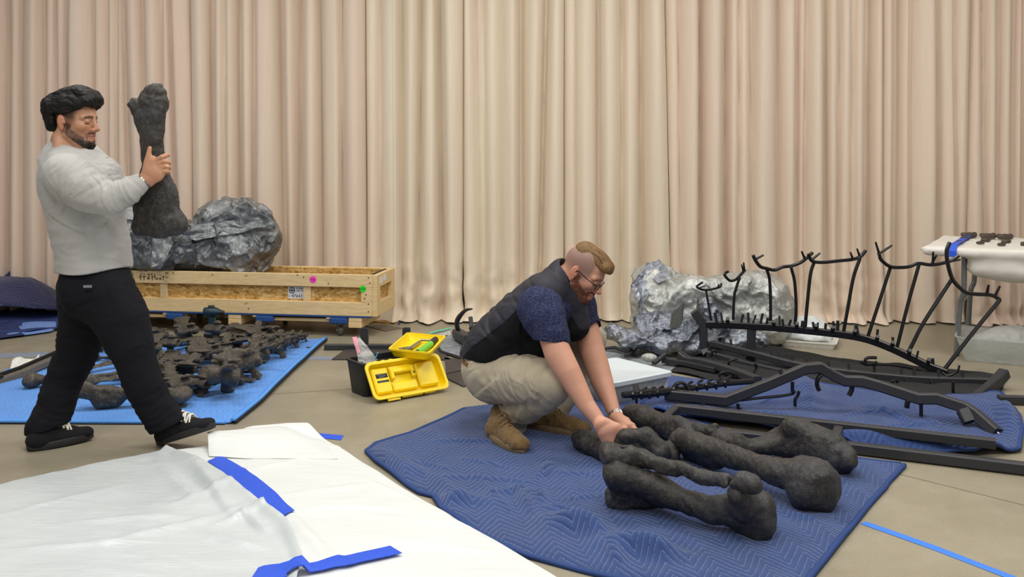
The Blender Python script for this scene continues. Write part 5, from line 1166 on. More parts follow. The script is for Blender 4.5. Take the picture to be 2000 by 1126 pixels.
# second long bar with many tick pegs
tk = thing('comb_bar', 'long low black bar with rows of short ticks behind the arched spine bar', 'armature', G(1650, 735), AG)
cbp = [P(1390, 670, 6.72), P(1470, 690, 6.5), P(1551, 711, 6.3), P(1640, 726, 6.12), P(1790, 740, 5.98), P(1932, 745, 5.93)]
cs = spline(cbp, 6); MB().bar([Vector(p) for p in cs], .042, .042).build('rail', M['black_steel'], tk)
for i in range(16):
    p = Vector(cs[2+int(i*1.75)]); MB().bar([p+Vector((0, .03, .0)), p+Vector((.0, .035, .055))], .016, .01, up=(0, 1, 0)).build('tick', M['black_steel'], tk)
for i in range(5):
    p = Vector(cs[17+i*2]); MB().bar([p+Vector((0, -.025, .01)), p+Vector((.02, -.03, -.045))], .014, .008, up=(0, 1, 0)).build('tick', M['black_steel'], tk)
MB().bar([P(1925, 768, 5.75), P(1962, 728, 5.85)], .065, .06).build('end_bar', M['black_steel'], tk)
MB().bar([P(1880, 796, 5.55), P(1962, 730, 5.85)], .05, .045).build('brace', M['black_steel'], tk)
hk = lambda pts, Y, r, par, nm='hook': MB().tube(spline([P(x, y, Y) for x, y in pts], 5), r, 8).build(nm, M['black_steel_dark'], par)
hk([(1460, 733), (1430, 722), (1424, 706), (1440, 699)], 6.2, .009, tk); hk([(1463, 733), (1476, 720), (1476, 710)], 6.2, .009, tk); hk([(1680, 706), (1694, 711), (1713, 707)], 6.0, .010, tk); hk([(1692, 710), (1690, 702), (1697, 698), (1712, 698)], 6.0, .010, tk); hk([(1690, 712), (1740, 712), (1800, 722)], 6.05, .008, tk, 'rod'); hk([(1400, 688), (1393, 684), (1388, 696)], 6.6, .010, tk); hk([(1740, 745), (1751, 742), (1754, 755)], 5.95, .008, tk); hk([(1862, 745), (1862, 765), (1872, 788)], 5.7, .009, tk)
# curved arm bars lying in front of the bundle
cv = thing('forked_bar', 'flat curved black bar with a flared left end lying behind the storage bin', 'armature', G(1400, 720), AG)
MB().bar(spline([P(1328, 692, 6.45), P(1345, 703, 6.4), P(1372, 707, 6.3), P(1405, 716, 6.2), P(1440, 727, 6.05), P(1480, 742, 5.85)], 5), .06, .045).build('bar', M['black_steel'], cv)
hk([(1405, 742), (1408, 728), (1425, 726), (1445, 738)], 6.0, .009, cv)
sv = thing('strap_bar', 'straight black bar with a crossed flat tie end beside the bin lid', 'armature', G(1330, 712), AG)
MB().bar([P(1296, 702, 6.5), P(1340, 708, 6.4), P(1400, 722, 6.2)], .06, .035).build('bar', M['black_steel'], sv)
MB().bar([P(1277, 709, 6.3), P(1300, 691, 6.5)], .03, .02).build('cross_tie', M['black_steel'], sv)
MB().ball(P(1268, 698, 6.45), (.055, .025, .03), 12, 8, R=RZ(-.2)).build('foil_wrap', M['wrap_silver'], sv)
sm = thing('flat_tie', 'short flat black tie leaning on the grey felt sheet', 'armature', G(1235, 690), AG)
MB().bar([P(1223, 695, 6.6), P(1243, 677, 6.85)], .03, .018).build('tie', M['black_steel'], sm)
MB().tube([P(1175, 681, 6.95), P(1200, 678, 6.9), P(1245, 694, 6.7)], .012, 6).build('rod', M['black_steel'], sm)
# ---- arched front spine bar
fr = thing('arched_spine_bar', 'arched black square steel bar with hooks lying nearest on the crumpled blue blanket', 'armature', G(1640, 830), AG)
fpx = [(1299, 769, 5.45), (1360, 775, 5.40), (1419, 781, 5.33), (1500, 750, 5.31), (1574, 719, 5.29), (1602, 717, 5.28), (1628, 733, 5.27), (1650, 743, 5.26), (1684, 744, 5.24), (1714, 752, 5.20), (1794, 778, 5.12), (1830, 778, 5.08), (1884, 795, 5.02), (1906, 809, 4.97), (1948, 846, 4.83)]
YF = lambda x: float(np.interp(x, [p[0] for p in fpx], [p[2] for p in fpx]))
FB = [P(*p) for p in fpx]; MB().bar(FB, .055, .055).build('spine_bar', M['black_steel'], fr)
MB().bar([P(1946, 844, 4.84), P(1963, 858, 4.81)], .024, .024).build('bolt_end', M['steel'], fr)
fh = lambda pts, r, nm='hook': hk(pts, YF(pts[0][0])-.01, r, fr, nm)
for pts, rr_ in (([(1604, 732), (1597, 740), (1596, 752), (1600, 762)], .012), ([(1661, 746), (1664, 758), (1658, 772)], .014), ([(1781, 775), (1773, 784), (1771, 796)], .014), ([(1799, 788), (1799, 812)], .010), ([(1548, 745), (1548, 762), (1553, 766)], .010), ([(1441, 788), (1443, 798), (1448, 800)], .010), ([(1561, 763), (1558, 772), (1553, 780), (1553, 793)], .009)): fh(pts, rr_)
fh([(1446, 781), (1490, 776), (1530, 772), (1550, 768)], .008, 'rod')
MB().bar([P(1373, 774, 5.37), P(1373, 797, 5.37)], .03, .03, up=(0, 1, 0)).build('foot', M['black_steel'], fr)
MB().bar([P(1880, 800, 5.0), P(1893, 824, 4.96)], .06, .05, up=(0, 1, 0)).build('foot', M['black_steel'], fr)
MB().bar([P(1523, 720, 5.29), P(1528, 736, 5.29)], .02, .015, up=(0, 1, 0)).build('tick', M['black_steel'], fr)
# ribbed bar pointing left from the arched bar's end
rb = thing('ribbed_bar', 'tapering black bar with fin like clips beside the storage bin', 'armature', G(1290, 785), AG)
YR = lambda x: float(np.interp(x, [1216, 1260, 1300, 1360, 1420, 1470], [5.30, 5.35, 5.42, 5.55, 5.66, 5.74]))
rp = [P(x, y, YR(x)) for x, y in ((1216, 771), (1260, 768), (1300, 764), (1360, 756), (1420, 748), (1470, 744))]
MB().tube(rp, .022, 8, scale=[.8, 1.2, 1, .8, .8, .8]).build('rod', M['black_steel_dark'], rb)
for x, y, Y in ((1240, 770, 5.70), (1256, 769, 5.71), (1272, 768, 5.73), (1288, 766, 5.76), (1320, 760, 5.82), (1345, 757, 5.86), (1365, 754, 5.9), (1384, 752, 5.94), (1402, 750, 5.97), (1420, 747, 6.0)):
    Y = YR(x)
    MB().tube(spline([P(x-3, y+9, Y-.02), P(x-4, y, Y-.03), P(x, y-8, Y), P(x+7, y-12, Y+.02)], 3), .008, 6).build('clip', M['black_steel_dark'], rb)
MB().bar([P(1243, 766, 5.32), P(1241, 750, 5.34)], .03, .016, up=(0, 1, 0)).bar([P(1243, 774, 5.32), P(1243, 790, 5.32)], .014, .014, up=(0, 1, 0)).build('fin', M['black_steel_dark'], rb)
hk([(1312, 764), (1320, 750), (1335, 748), (1345, 762)], 5.46, .010, rb)
# ---- rectangular floor frame
ff = thing('floor_frame', 'long rectangular black steel frame lying flat along the blue blanket', 'frame', G(1650, 850), AG)
zf = .075
b1 = [G(1322, 797, zf), G(1945, 866, zf+.01)]; b2 = [G(1296, 812, .03), G(1440, 842, .03), G(1670, 871, .03), G(2060, 921, .03)]
MB().bar(b1, .045, .045).build('rear_rail', M['black_steel'], ff)
MB().bar([G(1425, 848, .03), G(1670, 874, .03), G(2060, 921, .03)], .05, .05).build('front_rail', M['black_steel'], ff)
MB().bar([G(1322, 797, zf), G(1302, 815, .05)], .045, .04).build('cross_rail', M['black_steel'], ff)
MB().bar([G(1640, 833, zf), G(1628, 868, .05)], .045, .04).build('cross_rail', M['black_steel'], ff)
MB().bar([G(1950, 779, .03), G(2060, 782, .03)], .045, .045).build('corner_rail', M['black_steel'], ff)
# ================================================================== people
def mat_skin(name):
    m = N(name); a = m.n('ShaderNodeVertexColor', layer_name='tint').outputs['Color']; v = m.coord(); f = m.noise(v, 130, 4, .6); bl = m.noise(v, 18, 3, .6)
    c = m.mix(m.math('MULTIPLY', bl, .35), a, m.mix(1, a, (1.0, .80, .74, 1), 'MULTIPLY'))
    m.set(Base_Color=c, Roughness=.5); m.put(m.b.inputs['Subsurface Weight'], .12); m.put(m.b.inputs['Subsurface Radius'], (.012, .004, .002)); m.put(m.b.inputs['Specular IOR Level'], .38)
    m.bump(f, .12, .0015); return m.m
M['skin'] = mat_skin('skin')
def mat_hair(name, a, b, rough=.4):
    m = N(name); v = m.coord('Object', (70, 260, 160)); f = m.noise(v, 1.0, 3, .7); g = m.noise(m.coord('Object', (9, 40, 24)), 1.0, 3)
    m.set(Base_Color=m.mix(g, m.ramp(f, [(.35, a), (.65, b)]), a), Roughness=rough); m.put(m.b.inputs['Specular IOR Level'], .28); m.bump(f, .5, .003); return m.m
def mat_fabric(name, a, b, scale=260, bump=.3, rough=.9, sheen=.15, stretch=None):
    m = N(name); v = m.coord(); f = m.noise(v, scale, 2, .7); g = m.noise(v, 5, 4, .6)
    c = m.ramp(f, [(.35, a), (.65, b)]) if stretch is None else m.ramp(m.noise(m.coord('Object', stretch), 1.0, 3, .7), [(.45, a), (.72, b)])
    c = m.mix(m.math('MULTIPLY', g, .22), c, tuple(q*.78 for q in a[:3])+(1,))
    m.set(Base_Color=c, Roughness=rough); m.put(m.b.inputs['Sheen Weight'], sheen if a[0] > .1 else 0.0); m.put(m.b.inputs['Specular IOR Level'], .25); m.bump(f, bump, .0015); return m.m
class Head:
    def __init__(s, origin, yaw, pitch, roll, sc):
        s.o = np.array(origin, float); s.s = sc
        R = Matrix.Rotation(-yaw, 3, 'Z') @ Matrix.Rotation(pitch, 3, 'Y') @ Matrix.Rotation(roll, 3, 'X'); s.R = np.array(R)
    def w(s, p): return s.o+s.R@(np.array(p, float)*s.s)
    def loc(s, P_): return ((np.asarray(P_)-s.o)@s.R)/s.s
    def cap(s, f, a, b, ra, rb=None, k=.01, op='u', flat=None):
        f.cap(s.w(a), s.w(b), ra*s.s, (ra if rb is None else rb)*s.s, k, op, None if flat is None else (s.R@np.array(flat[0], float), flat[1]))
    def ell(s, f, c, r, k=.01, op='u', R=None):
        r = np.array(r if hasattr(r, '__len__') else (r, r, r), float)*s.s
        f.ell(s.w(c), r, s.R if R is None else s.R@np.array(R), k, op)
    def skull(s, f, heavy=0.0, nose=1.0, lids=.0):
        E, C = s.ell, s.cap
        E(f, (-.004, 0, .046), (.099, .074, .086), .02); E(f, (.03, 0, -.012), (.066, .062+heavy*.5, .085), .02)
        for g in (-1, 1):
            C(f, (.005, g*(.05+heavy), -.055), (.072, g*.022, -.094), .022, .02, .025); E(f, (.062, g*.043, -.012), (.024, .022, .022), .02)
            C(f, (.086, g*.014, .032), (.072, g*.05, .030), .012, .011, .015); E(f, (.104, g*.013, -.026), (.012, .008, .009), .006)
        E(f, (.085, 0, -.094), (.021, .022, .019), .015); C(f, (.06, 0, -.06), (.088, 0, -.07), .03, .02, .02)
        C(f, (.093, 0, .022), (.112, 0, -.016), .0085, .0115, .008); E(f, (.118*nose+.118*(1-nose), 0, -.021), (.012, .012, .0105), .006); C(f, (.098, 0, -.031), (.108, 0, -.03), .007, .006, .006)
        for g in (-1, 1):
            E(f, (.105, g*.035, .012), (.022, .018, .013), .012, 'u' if False else 's'); E(f, (.079, g*.033, .010), (.0145, .0155, .0135), .004)
            C(f, (.0915, g*.022, .018), (.086, g*.046, .014), .0035, .003, .004)
            E(f, (.125, g*.008, -.036), (.012, .0045, .0045), .002, 's')
        C(f, (.097, 0, -.040), (.1005, 0, -.047), .010, .009, .008)
        for g in (-1, 1):
            C(f, (.104, 0, -.0505), (.091, g*.022, -.0545), .0062, .0035, .004); C(f, (.101, 0, -.0645), (.089, g*.020, -.0585), .0068, .0035, .004)
        C(f, (.112, 0, -.0572), (.096, .0, -.0572), .0016, .002, .003, 's')
        for g in (-1, 1):
            C(f, (.112, 0, -.0572), (.090, g*.024, -.0575), .0016, .0014, .003, 's')
            Re = Matrix.Rotation(math.radians(-14), 3, 'Y')@Matrix.Rotation(g*math.radians(-18), 3, 'Z')
            E(f, (-.012, g*.078, .002), (.019, .008, .033), .006, R=Re); E(f, (-.010, g*.078, -.028), (.010, .007, .012), .006)
            E(f, (-.006, g*.089, .006), (.011, .007, .019), .003, 's', R=Re); E(f, (.003, g*.080, -.006), (.006, .006, .010), .003); E(f, (-.002, g*.090, -.010), (.006, .007, .007), .003, 's')
            C(f, (-.010, g*.0825, .014), (-.006, g*.083, -.004), .003, .0025, .003)
    def tints(s, V, skin, beard=None, lip=(.45, .16, .13), bmask=None, fade=None, brow=None, lash=(.03, .02, .018)):
        L = s.loc(V); x, y, z = L.T; ay = np.abs(y); C = np.tile(np.array(skin), (len(V), 1))
        def mixc(m, c): nonlocal C; m = np.clip(m, 0, 1)[:, None]; C = C*(1-m)+np.array(c)*m
        red = np.array(skin)*np.array([.95, .62, .55])
        mixc(.55*gauss(x-.12, .02)*gauss(z+.02, .018)*gauss(y, .02), red); mixc(.4*gauss(ay-.045, .022)*gauss(z+.015, .022)*(x > .03), red); mixc(.55*gauss(ay-.082, .014)*(x < .03)*(x > -.05)*(np.abs(z) < .045), red)
        mixc(.35*gauss(ay-.035, .018)*gauss(z-.014, .014)*(x > .06), np.array(skin)*.55)
        mixc(.9*(x > .085)*gauss(z+.0505, .0055)*(ay < .023), lip); mixc(.9*(x > .083)*gauss(z+.064, .006)*(ay < .020), lip)
        n = fbm(V*260, 2)*.5+.5; n2_ = fbm(V*70, 2)*.5+.5
        if fade is not None: mixc(fade[1]*fade[0](x, ay, z)*(.75+.4*n), fade[2])
        if beard is not None: mixc(bmask(x, ay, z, n, n2_), beard)
        mixc(.95*(x > .07)*gauss(z-.0015-.10*(ay-.033)**1.0*0, .0030)*sstep(.017, .022, ay)*sstep(.052, .046, ay), lash)
        if brow is not None:
            bz = .034-.25*(ay-.032)*(ay > .032)-.05*(.032-ay)*(ay < .032)
            mixc(.95*(x > .055)*gauss(z-bz, .0062)*sstep(.008, .014, ay)*sstep(.058, .05, ay)*(.7+.5*n), brow)
        return C
def body_object(name, pieces, parent, label=None):
    Vs = []; Fs = []; Cs = []; b = 0
    for V, F_, C in pieces: Vs.append(V); Fs.append(F_+b); Cs.append(C if C.ndim == 2 else np.tile(C, (len(V), 1))); b += len(V)
    return finish(name, np.concatenate(Vs), np.concatenate(Fs), M['skin'], parent, col=np.concatenate(Cs), autos=None)
def solid(name, s, h, mat, parent, amp=0.0, fq=10, an=(1, 1, 1), seed=0.0, it=1, clip=None, mode='cloth', extra=None):
    an = np.array(an, float)
    def disp(p):
        q = p*an
        d = amp*(.9*fbm(q*fq*.5+seed, 2)-.75*ridge(q*fq+seed+.25*fbm(p*6, 1)[:, None], 2)+.2*noise(q*fq*3)) if amp else np.zeros(len(p))
        if extra is not None: d = d+extra(p)
        return d
    V, F_ = s.mesh(h, disp, pad=max(.008, amp*2.5)+(.009 if extra is not None else 0), clip=clip); V = relax(V, F_, it, .4)
    return finish(name, V, F_, M[mat], parent, autos=None)
def J(px, py, Y): return np.array(P(px, py, Y))
def R_(r, Y): return r*Y/F
def limb(s, pts, k=.03, flat=None, op='u'):       # pts: (px, py, Y, radius px)
    s.chain([J(*p[:3]) for p in pts], [R_(p[3], p[2]) for p in pts], k=k, flat=flat, op=op)
def folds(a, b, freq, amp, seed=0.0):              # cloth folds that run around a limb from a to b
    a = np.array(a); b = np.array(b); d = (b-a)/np.linalg.norm(b-a)
    def f(p):
        t = (p-a)@d; r = np.linalg.norm((p-a)-np.outer(t, d), axis=1)
        w = sstep(-.05, .03, t)*sstep(np.linalg.norm(b-a)+.05, np.linalg.norm(b-a)-.03, t)*(r < .22)
        return -amp*w*ridge(np.column_stack([t*freq+1.5*noise(p*7+seed), noise(p*5+seed)*1.2, np.full(len(p), seed)]), 2)
    return f
# ---------------------------------------------------------------- the standing man
SK1 = np.array(lin(190, 146, 118)[:3]); SK2 = np.array(lin(206, 158, 134)[:3])
M['hair_black'] = mat_hair('black_wavy_hair', lin(13, 11, 11), lin(30, 25, 23), .55)
M['shirt'] = mat_fabric('light_grey_jersey', lin(172, 172, 170), lin(186, 185, 182), 300, .25)
M['jeans_black'] = mat_fabric('black_denim', lin(14, 15, 21), lin(22, 23, 31), 300, .3)
M['canvas_black'] = mat_fabric('black_canvas', lin(24, 24, 28), lin(34, 34, 38), 400, .3)
M['sole_black'] = plain('black_rubber_sole', lin(34, 34, 36), .6); M['lace'] = plain('white_cotton_lace', lin(226, 222, 210), .85)
M['silver'] = plain('polished_silver', lin(214, 210, 204), .22, 1.0)
p1 = thing('person', 'standing person in pale grey shirt and black trousers striding right with an upright bone', 'person', G(215, 870))
H1 = Head(J(144.5, 239.5, 4.70), math.radians(8), math.radians(5), 0, 1.05)
f = SDF(); H1.skull(f)
f.chain([H1.w((-.02, 0, -.03)), J(124, 275, 4.71), J(124, 312, 4.71)], [.056, .058, .070], k=.02); f.cap(H1.w((.03, 0, -.085)), J(150, 290, 4.70), .045, .05, k=.03)
f.cap(J(114, 266, 4.66), J(118, 305, 4.62), .02, .04, k=.03); f.cap(J(114, 266, 4.76), J(118, 305, 4.80), .02, .04, k=.03)
V, F_ = f.mesh(.0026); V = relax(V, F_, 1, .35)
def bm1(x, ay, z, n, n2_):
    up = -.014-.66*(x-.012); low = -.056-.72*np.maximum(x, 0)
    m = sstep(-.004, .012, up-z)*sstep(-.004, .010, z-low)*sstep(.0, .012, x)*np.where(x < .078, 1, sstep(-.070, -.078, z))*(.72+.28*sstep(-.06, -.085, z))
    side = sstep(.016, .008, np.abs(x-.014))*sstep(.004, -.010, z)*(z > -.05)*(ay > .04)
    mous = (x > .088)*gauss(z+.0425, .0055)*sstep(.030, .022, ay)+(x > .075)*gauss(ay-.027, .006)*(z < -.042)*(z > -.078)*.6
    soul = (x > .08)*gauss(ay, .012)*sstep(-.070, -.075, z)
    lips = (x > .085)*(z < -.046)*(z > -.070)*(ay < .021)
    return np.clip(np.maximum.reduce([m, side*.8, np.minimum(mous, 1)*.85, soul])*(1-lips), 0, 1)*(.85+.35*n2_)*(.85+.3*n)
C1 = H1.tints(V, SK1, lin(36, 28, 25)[:3], lip=lin(160, 92, 80)[:3], bmask=bm1, brow=lin(28, 20, 18)[:3],
              fade=(lambda x, ay, z: sstep(-.03, .036, z)*sstep(.058, .028, x)*(x > -.12)*(ay > .03)*(1-(np.abs(x+.008) < .02)*(ay > .078)*(z < .035)), .95, lin(44, 35, 30)[:3]))
pieces1 = [(V, F_, C1)]
# near hand and wrist
f = SDF(); Yh = 4.47
limb(f, [(262, 370, 4.45, 12), (277, 359, 4.46, 11.5), (286, 351, Yh, 12)], k=.015)
fl = ((0.15, 1, 0), .55)
f.chain([J(286, 351, Yh), J(293, 335, Yh-.005), J(297, 318, Yh)], [.033, .038, .034], k=.012, flat=fl); f.chain([J(286, 351, Yh), J(306, 340, Yh-.006), J(315, 328, Yh)], [.032, .036, .034], k=.012, flat=fl)
f.chain([J(288, 340, Yh), J(287, 318, Yh-.004), J(290, 303, Yh-.006), J(292.5, 289, Yh-.002)], [.017, .0145, .0118, .0092], k=.010)
fing = [([(304, 314), (316, 306.5), (325, 303), (329, 303)], .0108), ([(308, 320), (321, 315.5), (329, 317), (330, 319)], .0112), ([(311, 328), (323, 325), (330, 327), (331, 329)], .0106), ([(313, 337), (323, 334.5), (329.5, 335.5), (330, 337)], .0092)]
for pts, r in fing: f.chain([J(*pts[0], Yh-.004), J(*pts[1], Yh-.012), J(*pts[2], Yh+.012), J(*pts[3], Yh+.055)], [r*1.12, r*1.05, r, r*.85], k=.0045)
V, F_ = f.mesh(.0024); V = relax(V, F_, 1, .3); pieces1.append((V, F_, SK1*np.array([1.04, .98, .94])))
# far hand behind the bone
f = SDF(); limb(f, [(262, 360, 4.80, 12), (282, 352, 4.72, 12), (292, 346, 4.66, 13)], k=.015); f.chain([J(292, 346, 4.66), J(303, 338, 4.645), J(310, 333, 4.635)], [.036, .04, .036], k=.012, flat=((0, 1, 0), .6))
for i, (a, b, c) in enumerate((((308, 322), (318, 318), (324, 316)), ((311, 329), (321, 326), (325, 325)), ((311, 336), (321, 334), (325, 334)), ((309, 343), (318, 342), (322, 342)))): f.chain([J(*a, 4.635), J(*b, 4.625), J(*c, 4.60)], [.011, .010, .0085], k=.004)
f.chain([J(294, 336, 4.66), J(297, 322, 4.63), J(301, 311, 4.61)], [.016, .013, .010], k=.008)
V, F_ = f.mesh(.0035); pieces1.append((V, F_, SK1))
# hidden trunk and limbs under the clothes
f = SDF(); limb(f, [(124, 305, 4.71, 30), (150, 360, 4.71, 46), (172, 440, 4.71, 48), (185, 540, 4.72, 46)], k=.05); limb(f, [(132, 338, 4.52, 26), (205, 390, 4.44, 18), (270, 363, 4.45, 11)], k=.03); limb(f, [(165, 315, 4.90, 24), (228, 372, 4.92, 18), (270, 357, 4.76, 11)], k=.03)
limb(f, [(205, 560, 4.66, 30), (256, 690, 4.64, 18), (322, 832, 4.70, 12)], k=.03); limb(f, [(175, 560, 4.80, 30), (152, 690, 4.82, 18), (92, 830, 4.76, 12)], k=.03)
V, F_ = f.mesh(.014); pieces1.append((V, F_, SK1)); body_object('body', pieces1, p1)
# hair: a base with many wavy locks swept back, then fine strands over it
f = SDF()
f.ell(H1.w((-.020, 0, .080)), (.096, .0745, .090), H1.R, k=.02); f.ell(H1.w((-.075, 0, .068)), (.056, .070, .062), H1.R, k=.03); f.ell(H1.w((.03, .0, .135)), (.05, .05, .032), H1.R, k=.03); f.ell(H1.w((-.085, 0, .015)), (.042, .064, .055), H1.R, k=.03); f.ell(H1.w((.055, 0, .110)), (.05, .056, .036), H1.R, k=.03); f.ell(H1.w((-.092, 0, -.022)), (.026, .05, .032), H1.R, k=.03); f.ell(H1.w((-.092, 0, .055)), (.040, .062, .055), H1.R, k=.04)
rn = random.Random(11)
def hz(x, y): return .074+.088*math.sqrt(max(0, 1-((x+.015)/.122)**2-(y/.092)**2))
def lock(t, x0, y0, L_, a, lift=0.0):
    x = x0-L_*t
    if x < -.115: return (-.120-.006*math.sin(t*7+a), y0*(1-.1*t), .074-(-.115-x)*1.25+lift)
    return (x, y0+.009*math.sin(t*8+a), hz(x, y0)+.005*math.sin(t*10+a)+lift)
for i in range(16):
    y0 = -.066+.132*i/15; x0 = -.070-.042*math.sqrt(max(0, 1-(y0/.08)**2)); a = rn.uniform(0, 6)
    f.chain([H1.w((x0-.010*math.sin(k_*1.3+a)+.028*(k_/4)**2, y0*(1-.05*k_), .075-.031*k_-.008*rn.random()*(k_ == 4))) for k_ in range(5)], [.014, .016, .015, .012, .006], k=.016)
for i in range(12):
    y0 = -.050+.10*i/11; a = rn.uniform(-.008, .008)
    f.chain([H1.w((.040, y0, .138)), H1.w((.070, y0*.95, .132+a*.5)), H1.w((.092+a*.5, y0*.85+a, .112+a)), H1.w((.097, y0*.8+a, .090+a))], [.014, .016, .014, .007], k=.012)
for g in (-1, 1):
    for i in range(9): x0 = -.055+.0135*i; f.chain([H1.w((x0+.03, g*.058, .104)), H1.w((x0+.008, g*.069, .080)), H1.w((x0-.018, g*.072, .050-.004*(i % 3)))], [.014, .012, .005], k=.014)
def clip1(p):
    L = H1.loc(p); x, y, z = L.T; ay = np.abs(y); jag = .006*noise(p*140)
    face = np.minimum(x-.058, .080-.10*(x-.056)-.012*sstep(.03, .06, ay)-z+jag); side = np.minimum.reduce([x+.056, .036+.50*np.maximum(x, 0)-z+jag, ay-.03]); front = np.minimum(x-.0, .040-z); low = -.046-z+jag
    return np.maximum.reduce([face, side, front, low])
def strand1(p):
    L = H1.loc(p); x, y, z = L.T; fall = sstep(-.06, -.11, x)*sstep(.09, .02, z)
    th = np.arctan2(y, z-.05)*.085; wv = .007*np.sin(x*70+y*30)+.005*np.sin(x*33-y*55+1)
    c1 = (th+wv)*(1-fall)+(y+.004*np.sin(z*90))*fall; al = x*(1-fall)+z*fall
    q1 = np.column_stack([c1*62, al*11, fall]); q2 = np.column_stack([c1*210, al*14, fall+4])
    return -.0095*ridge(q1, 1)*(.6+.6*noise(L*22))-.0022*ridge(q2, 1)
solid('hair', f, .0026, 'hair_black', p1, .0075, 14, it=0, clip=clip1, extra=strand1)
gf = SDF()
for y0 in np.linspace(-.016, .016, 6): gf.cap(H1.w((.100, y0, -.096)), H1.w((.092, y0*.8, -.114)), .0058, .004, k=.010)
solid('goatee', gf, .0024, 'hair_black', p1, .0012, 110)
# shirt
f = SDF(); ft = ((0, 1, 0), 1.12)
limb(f, [(124, 306, 4.71, 28), (134, 330, 4.71, 48), (152, 358, 4.71, 71), (168, 425, 4.71, 67), (182, 480, 4.72, 66), (184, 512, 4.72, 67), (184, 535, 4.72, 68)], k=.06, flat=ft)
limb(f, [(110, 298, 4.71, 20), (124, 306, 4.71, 28)], k=.04, flat=((0, 1, 0), 1.5)); f.cap(J(122, 326, 4.60), J(126, 326, 4.84), .085, k=.05); f.ell(J(200, 350, 4.66), (.075, .13, .10), k=.05)
limb(f, [(128, 342, 4.51, 43), (170, 370, 4.46, 38), (208, 390, 4.43, 29), (214, 391, 4.43, 28), (250, 374, 4.44, 23), (274, 361, 4.455, 15)], k=.025)
limb(f, [(168, 318, 4.90, 36), (205, 345, 4.94, 30), (230, 372, 4.92, 24), (252, 366, 4.84, 20), (276, 357, 4.75, 15)], k=.025)
f.chain([J(106, 281, 4.71), J(112, 285, 4.63), J(134, 294, 4.615), J(156, 300, 4.66)], [.013]*4, k=.012); f.chain([J(106, 281, 4.71), J(112, 284, 4.79), J(134, 292, 4.80), J(156, 299, 4.76)], [.013]*4, k=.012); f.chain([J(107, 284, 4.71), J(106, 310, 4.71)], [.02, .045], k=.03, flat=((0, 1, 0), 2.2))
cn = SDF()  # neck opening
f.chain([J(128, 258, 4.71), J(130, 297, 4.71)], [.066, .060], k=.008, op='s'); f.cap(J(150, 274, 4.70), J(152, 292, 4.70), .045, .04, k=.008, op='s')
for a, b in (((245, 372, 4.40), (290, 352, 4.50)),): pass
f.cap(J(276, 360, 4.456), J(296, 349, 4.47), .028, .028, k=.004, op='s'); f.cap(J(278, 356, 4.745), J(296, 348, 4.66), .028, .028, k=.004, op='s')
def hem1(p):                                        # cut at the hem: a tilted plane
    c = J(183, 531, 4.72); px_ = (p[:, 0]-c[0]); n = np.array([.10, -.10, -1.0]); n /= np.linalg.norm(n)
    return (p-c)@n-.012*np.sin(px_*16+1.2)
fa = folds(J(130, 338, 4.51), J(210, 391, 4.43), 30, .012, 1.0); fb = folds(J(205, 392, 4.43), J(274, 361, 4.455), 40, .011, 2.0); fc = folds(J(168, 318, 4.9), J(276, 357, 4.75), 26, .008, 3.0)
def exs(p):
    d = fa(p)+fb(p)+fc(p)
    # armhole seam and drag lines from the armpit
    c = J(150, 392, 4.52); v = p-c; r = np.linalg.norm(v[:, [0, 2]], axis=1); th = np.arctan2(v[:, 2], v[:, 0])
    d = d-.005*gauss(r-.10, .11)*ridge(np.column_stack([th*2.3, r*2, r*0+4]), 2)*(p[:, 1] < 4.75)
    d = d-.009*sstep(1.16, .98, p[:, 2])*ridge(np.column_stack([p[:, 0]*2.5+p[:, 2]*3, p[:, 1]*3, p[:, 2]*11-p[:, 0]*3]), 2)*(p[:, 0] < -1.86)
    return d
solid('long_sleeved_shirt', f, .0052, 'shirt', p1, .0045, 7.5, (1, 1, 1.5), 2.0, clip=hem1, extra=exs)
# trousers
f = SDF()
limb(f, [(186, 532, 4.72, 56), (189, 545, 4.72, 63), (192, 562, 4.72, 62)], k=.05, flat=((0, 1, 0), 1.12)); f.ell(J(158, 562, 4.66), (.085, .10, .11), k=.06)
limb(f, [(211, 578, 4.66, 54), (236, 620, 4.64, 50), (258, 680, 4.63, 41), (272, 730, 4.64, 34), (298, 785, 4.67, 33), (330, 832, 4.70, 34)], k=.04)
limb(f, [(168, 565, 4.80, 54), (166, 620, 4.82, 46), (150, 690, 4.82, 38), (124, 745, 4.80, 33), (106, 800, 4.76, 34), (90, 838, 4.73, 38)], k=.04)
limb(f, [(335, 836, 4.70, 30), (350, 866, 4.71, 30)], k=.004, op='s'); limb(f, [(88, 848, 4.73, 36), (86, 880, 4.73, 38)], k=.004, op='s')
e1_ = folds(J(214, 560, 4.66), J(258, 690, 4.63), 22, .008, 5.0); e2_ = folds(J(268, 720, 4.64), J(330, 832, 4.7), 30, .010, 6.0); e3_ = folds(J(166, 600, 4.82), J(95, 838, 4.73), 24, .009, 7.0)
def hem_legs(p):                                    # the two trouser hems, each a slanting cut
    px_ = 1000+p[:, 0]*F/4.70; py_ = PY0+(HC-p[:, 2])*F/4.70
    line = np.where(px_ > 225, np.interp(px_, [290, 301, 364, 380], [848, 843, 815, 808]), np.interp(px_, [40, 56, 127, 150], [852, 848, 829, 823]))
    return (py_-line)*4.7/F*.93
solid('trousers', f, .0062, 'jeans_black', p1, .006, 6, (1, 1, 1.3), 3.0, clip=hem_legs, extra=lambda p: e1_(p)+e2_(p)+e3_(p))
MB().box(P(171, 559, 4.512), (.038, .004, .012), RZ(.1)).build('pocket_tag', plain('grey_woven_tag', lin(120, 122, 130), .7), p1)
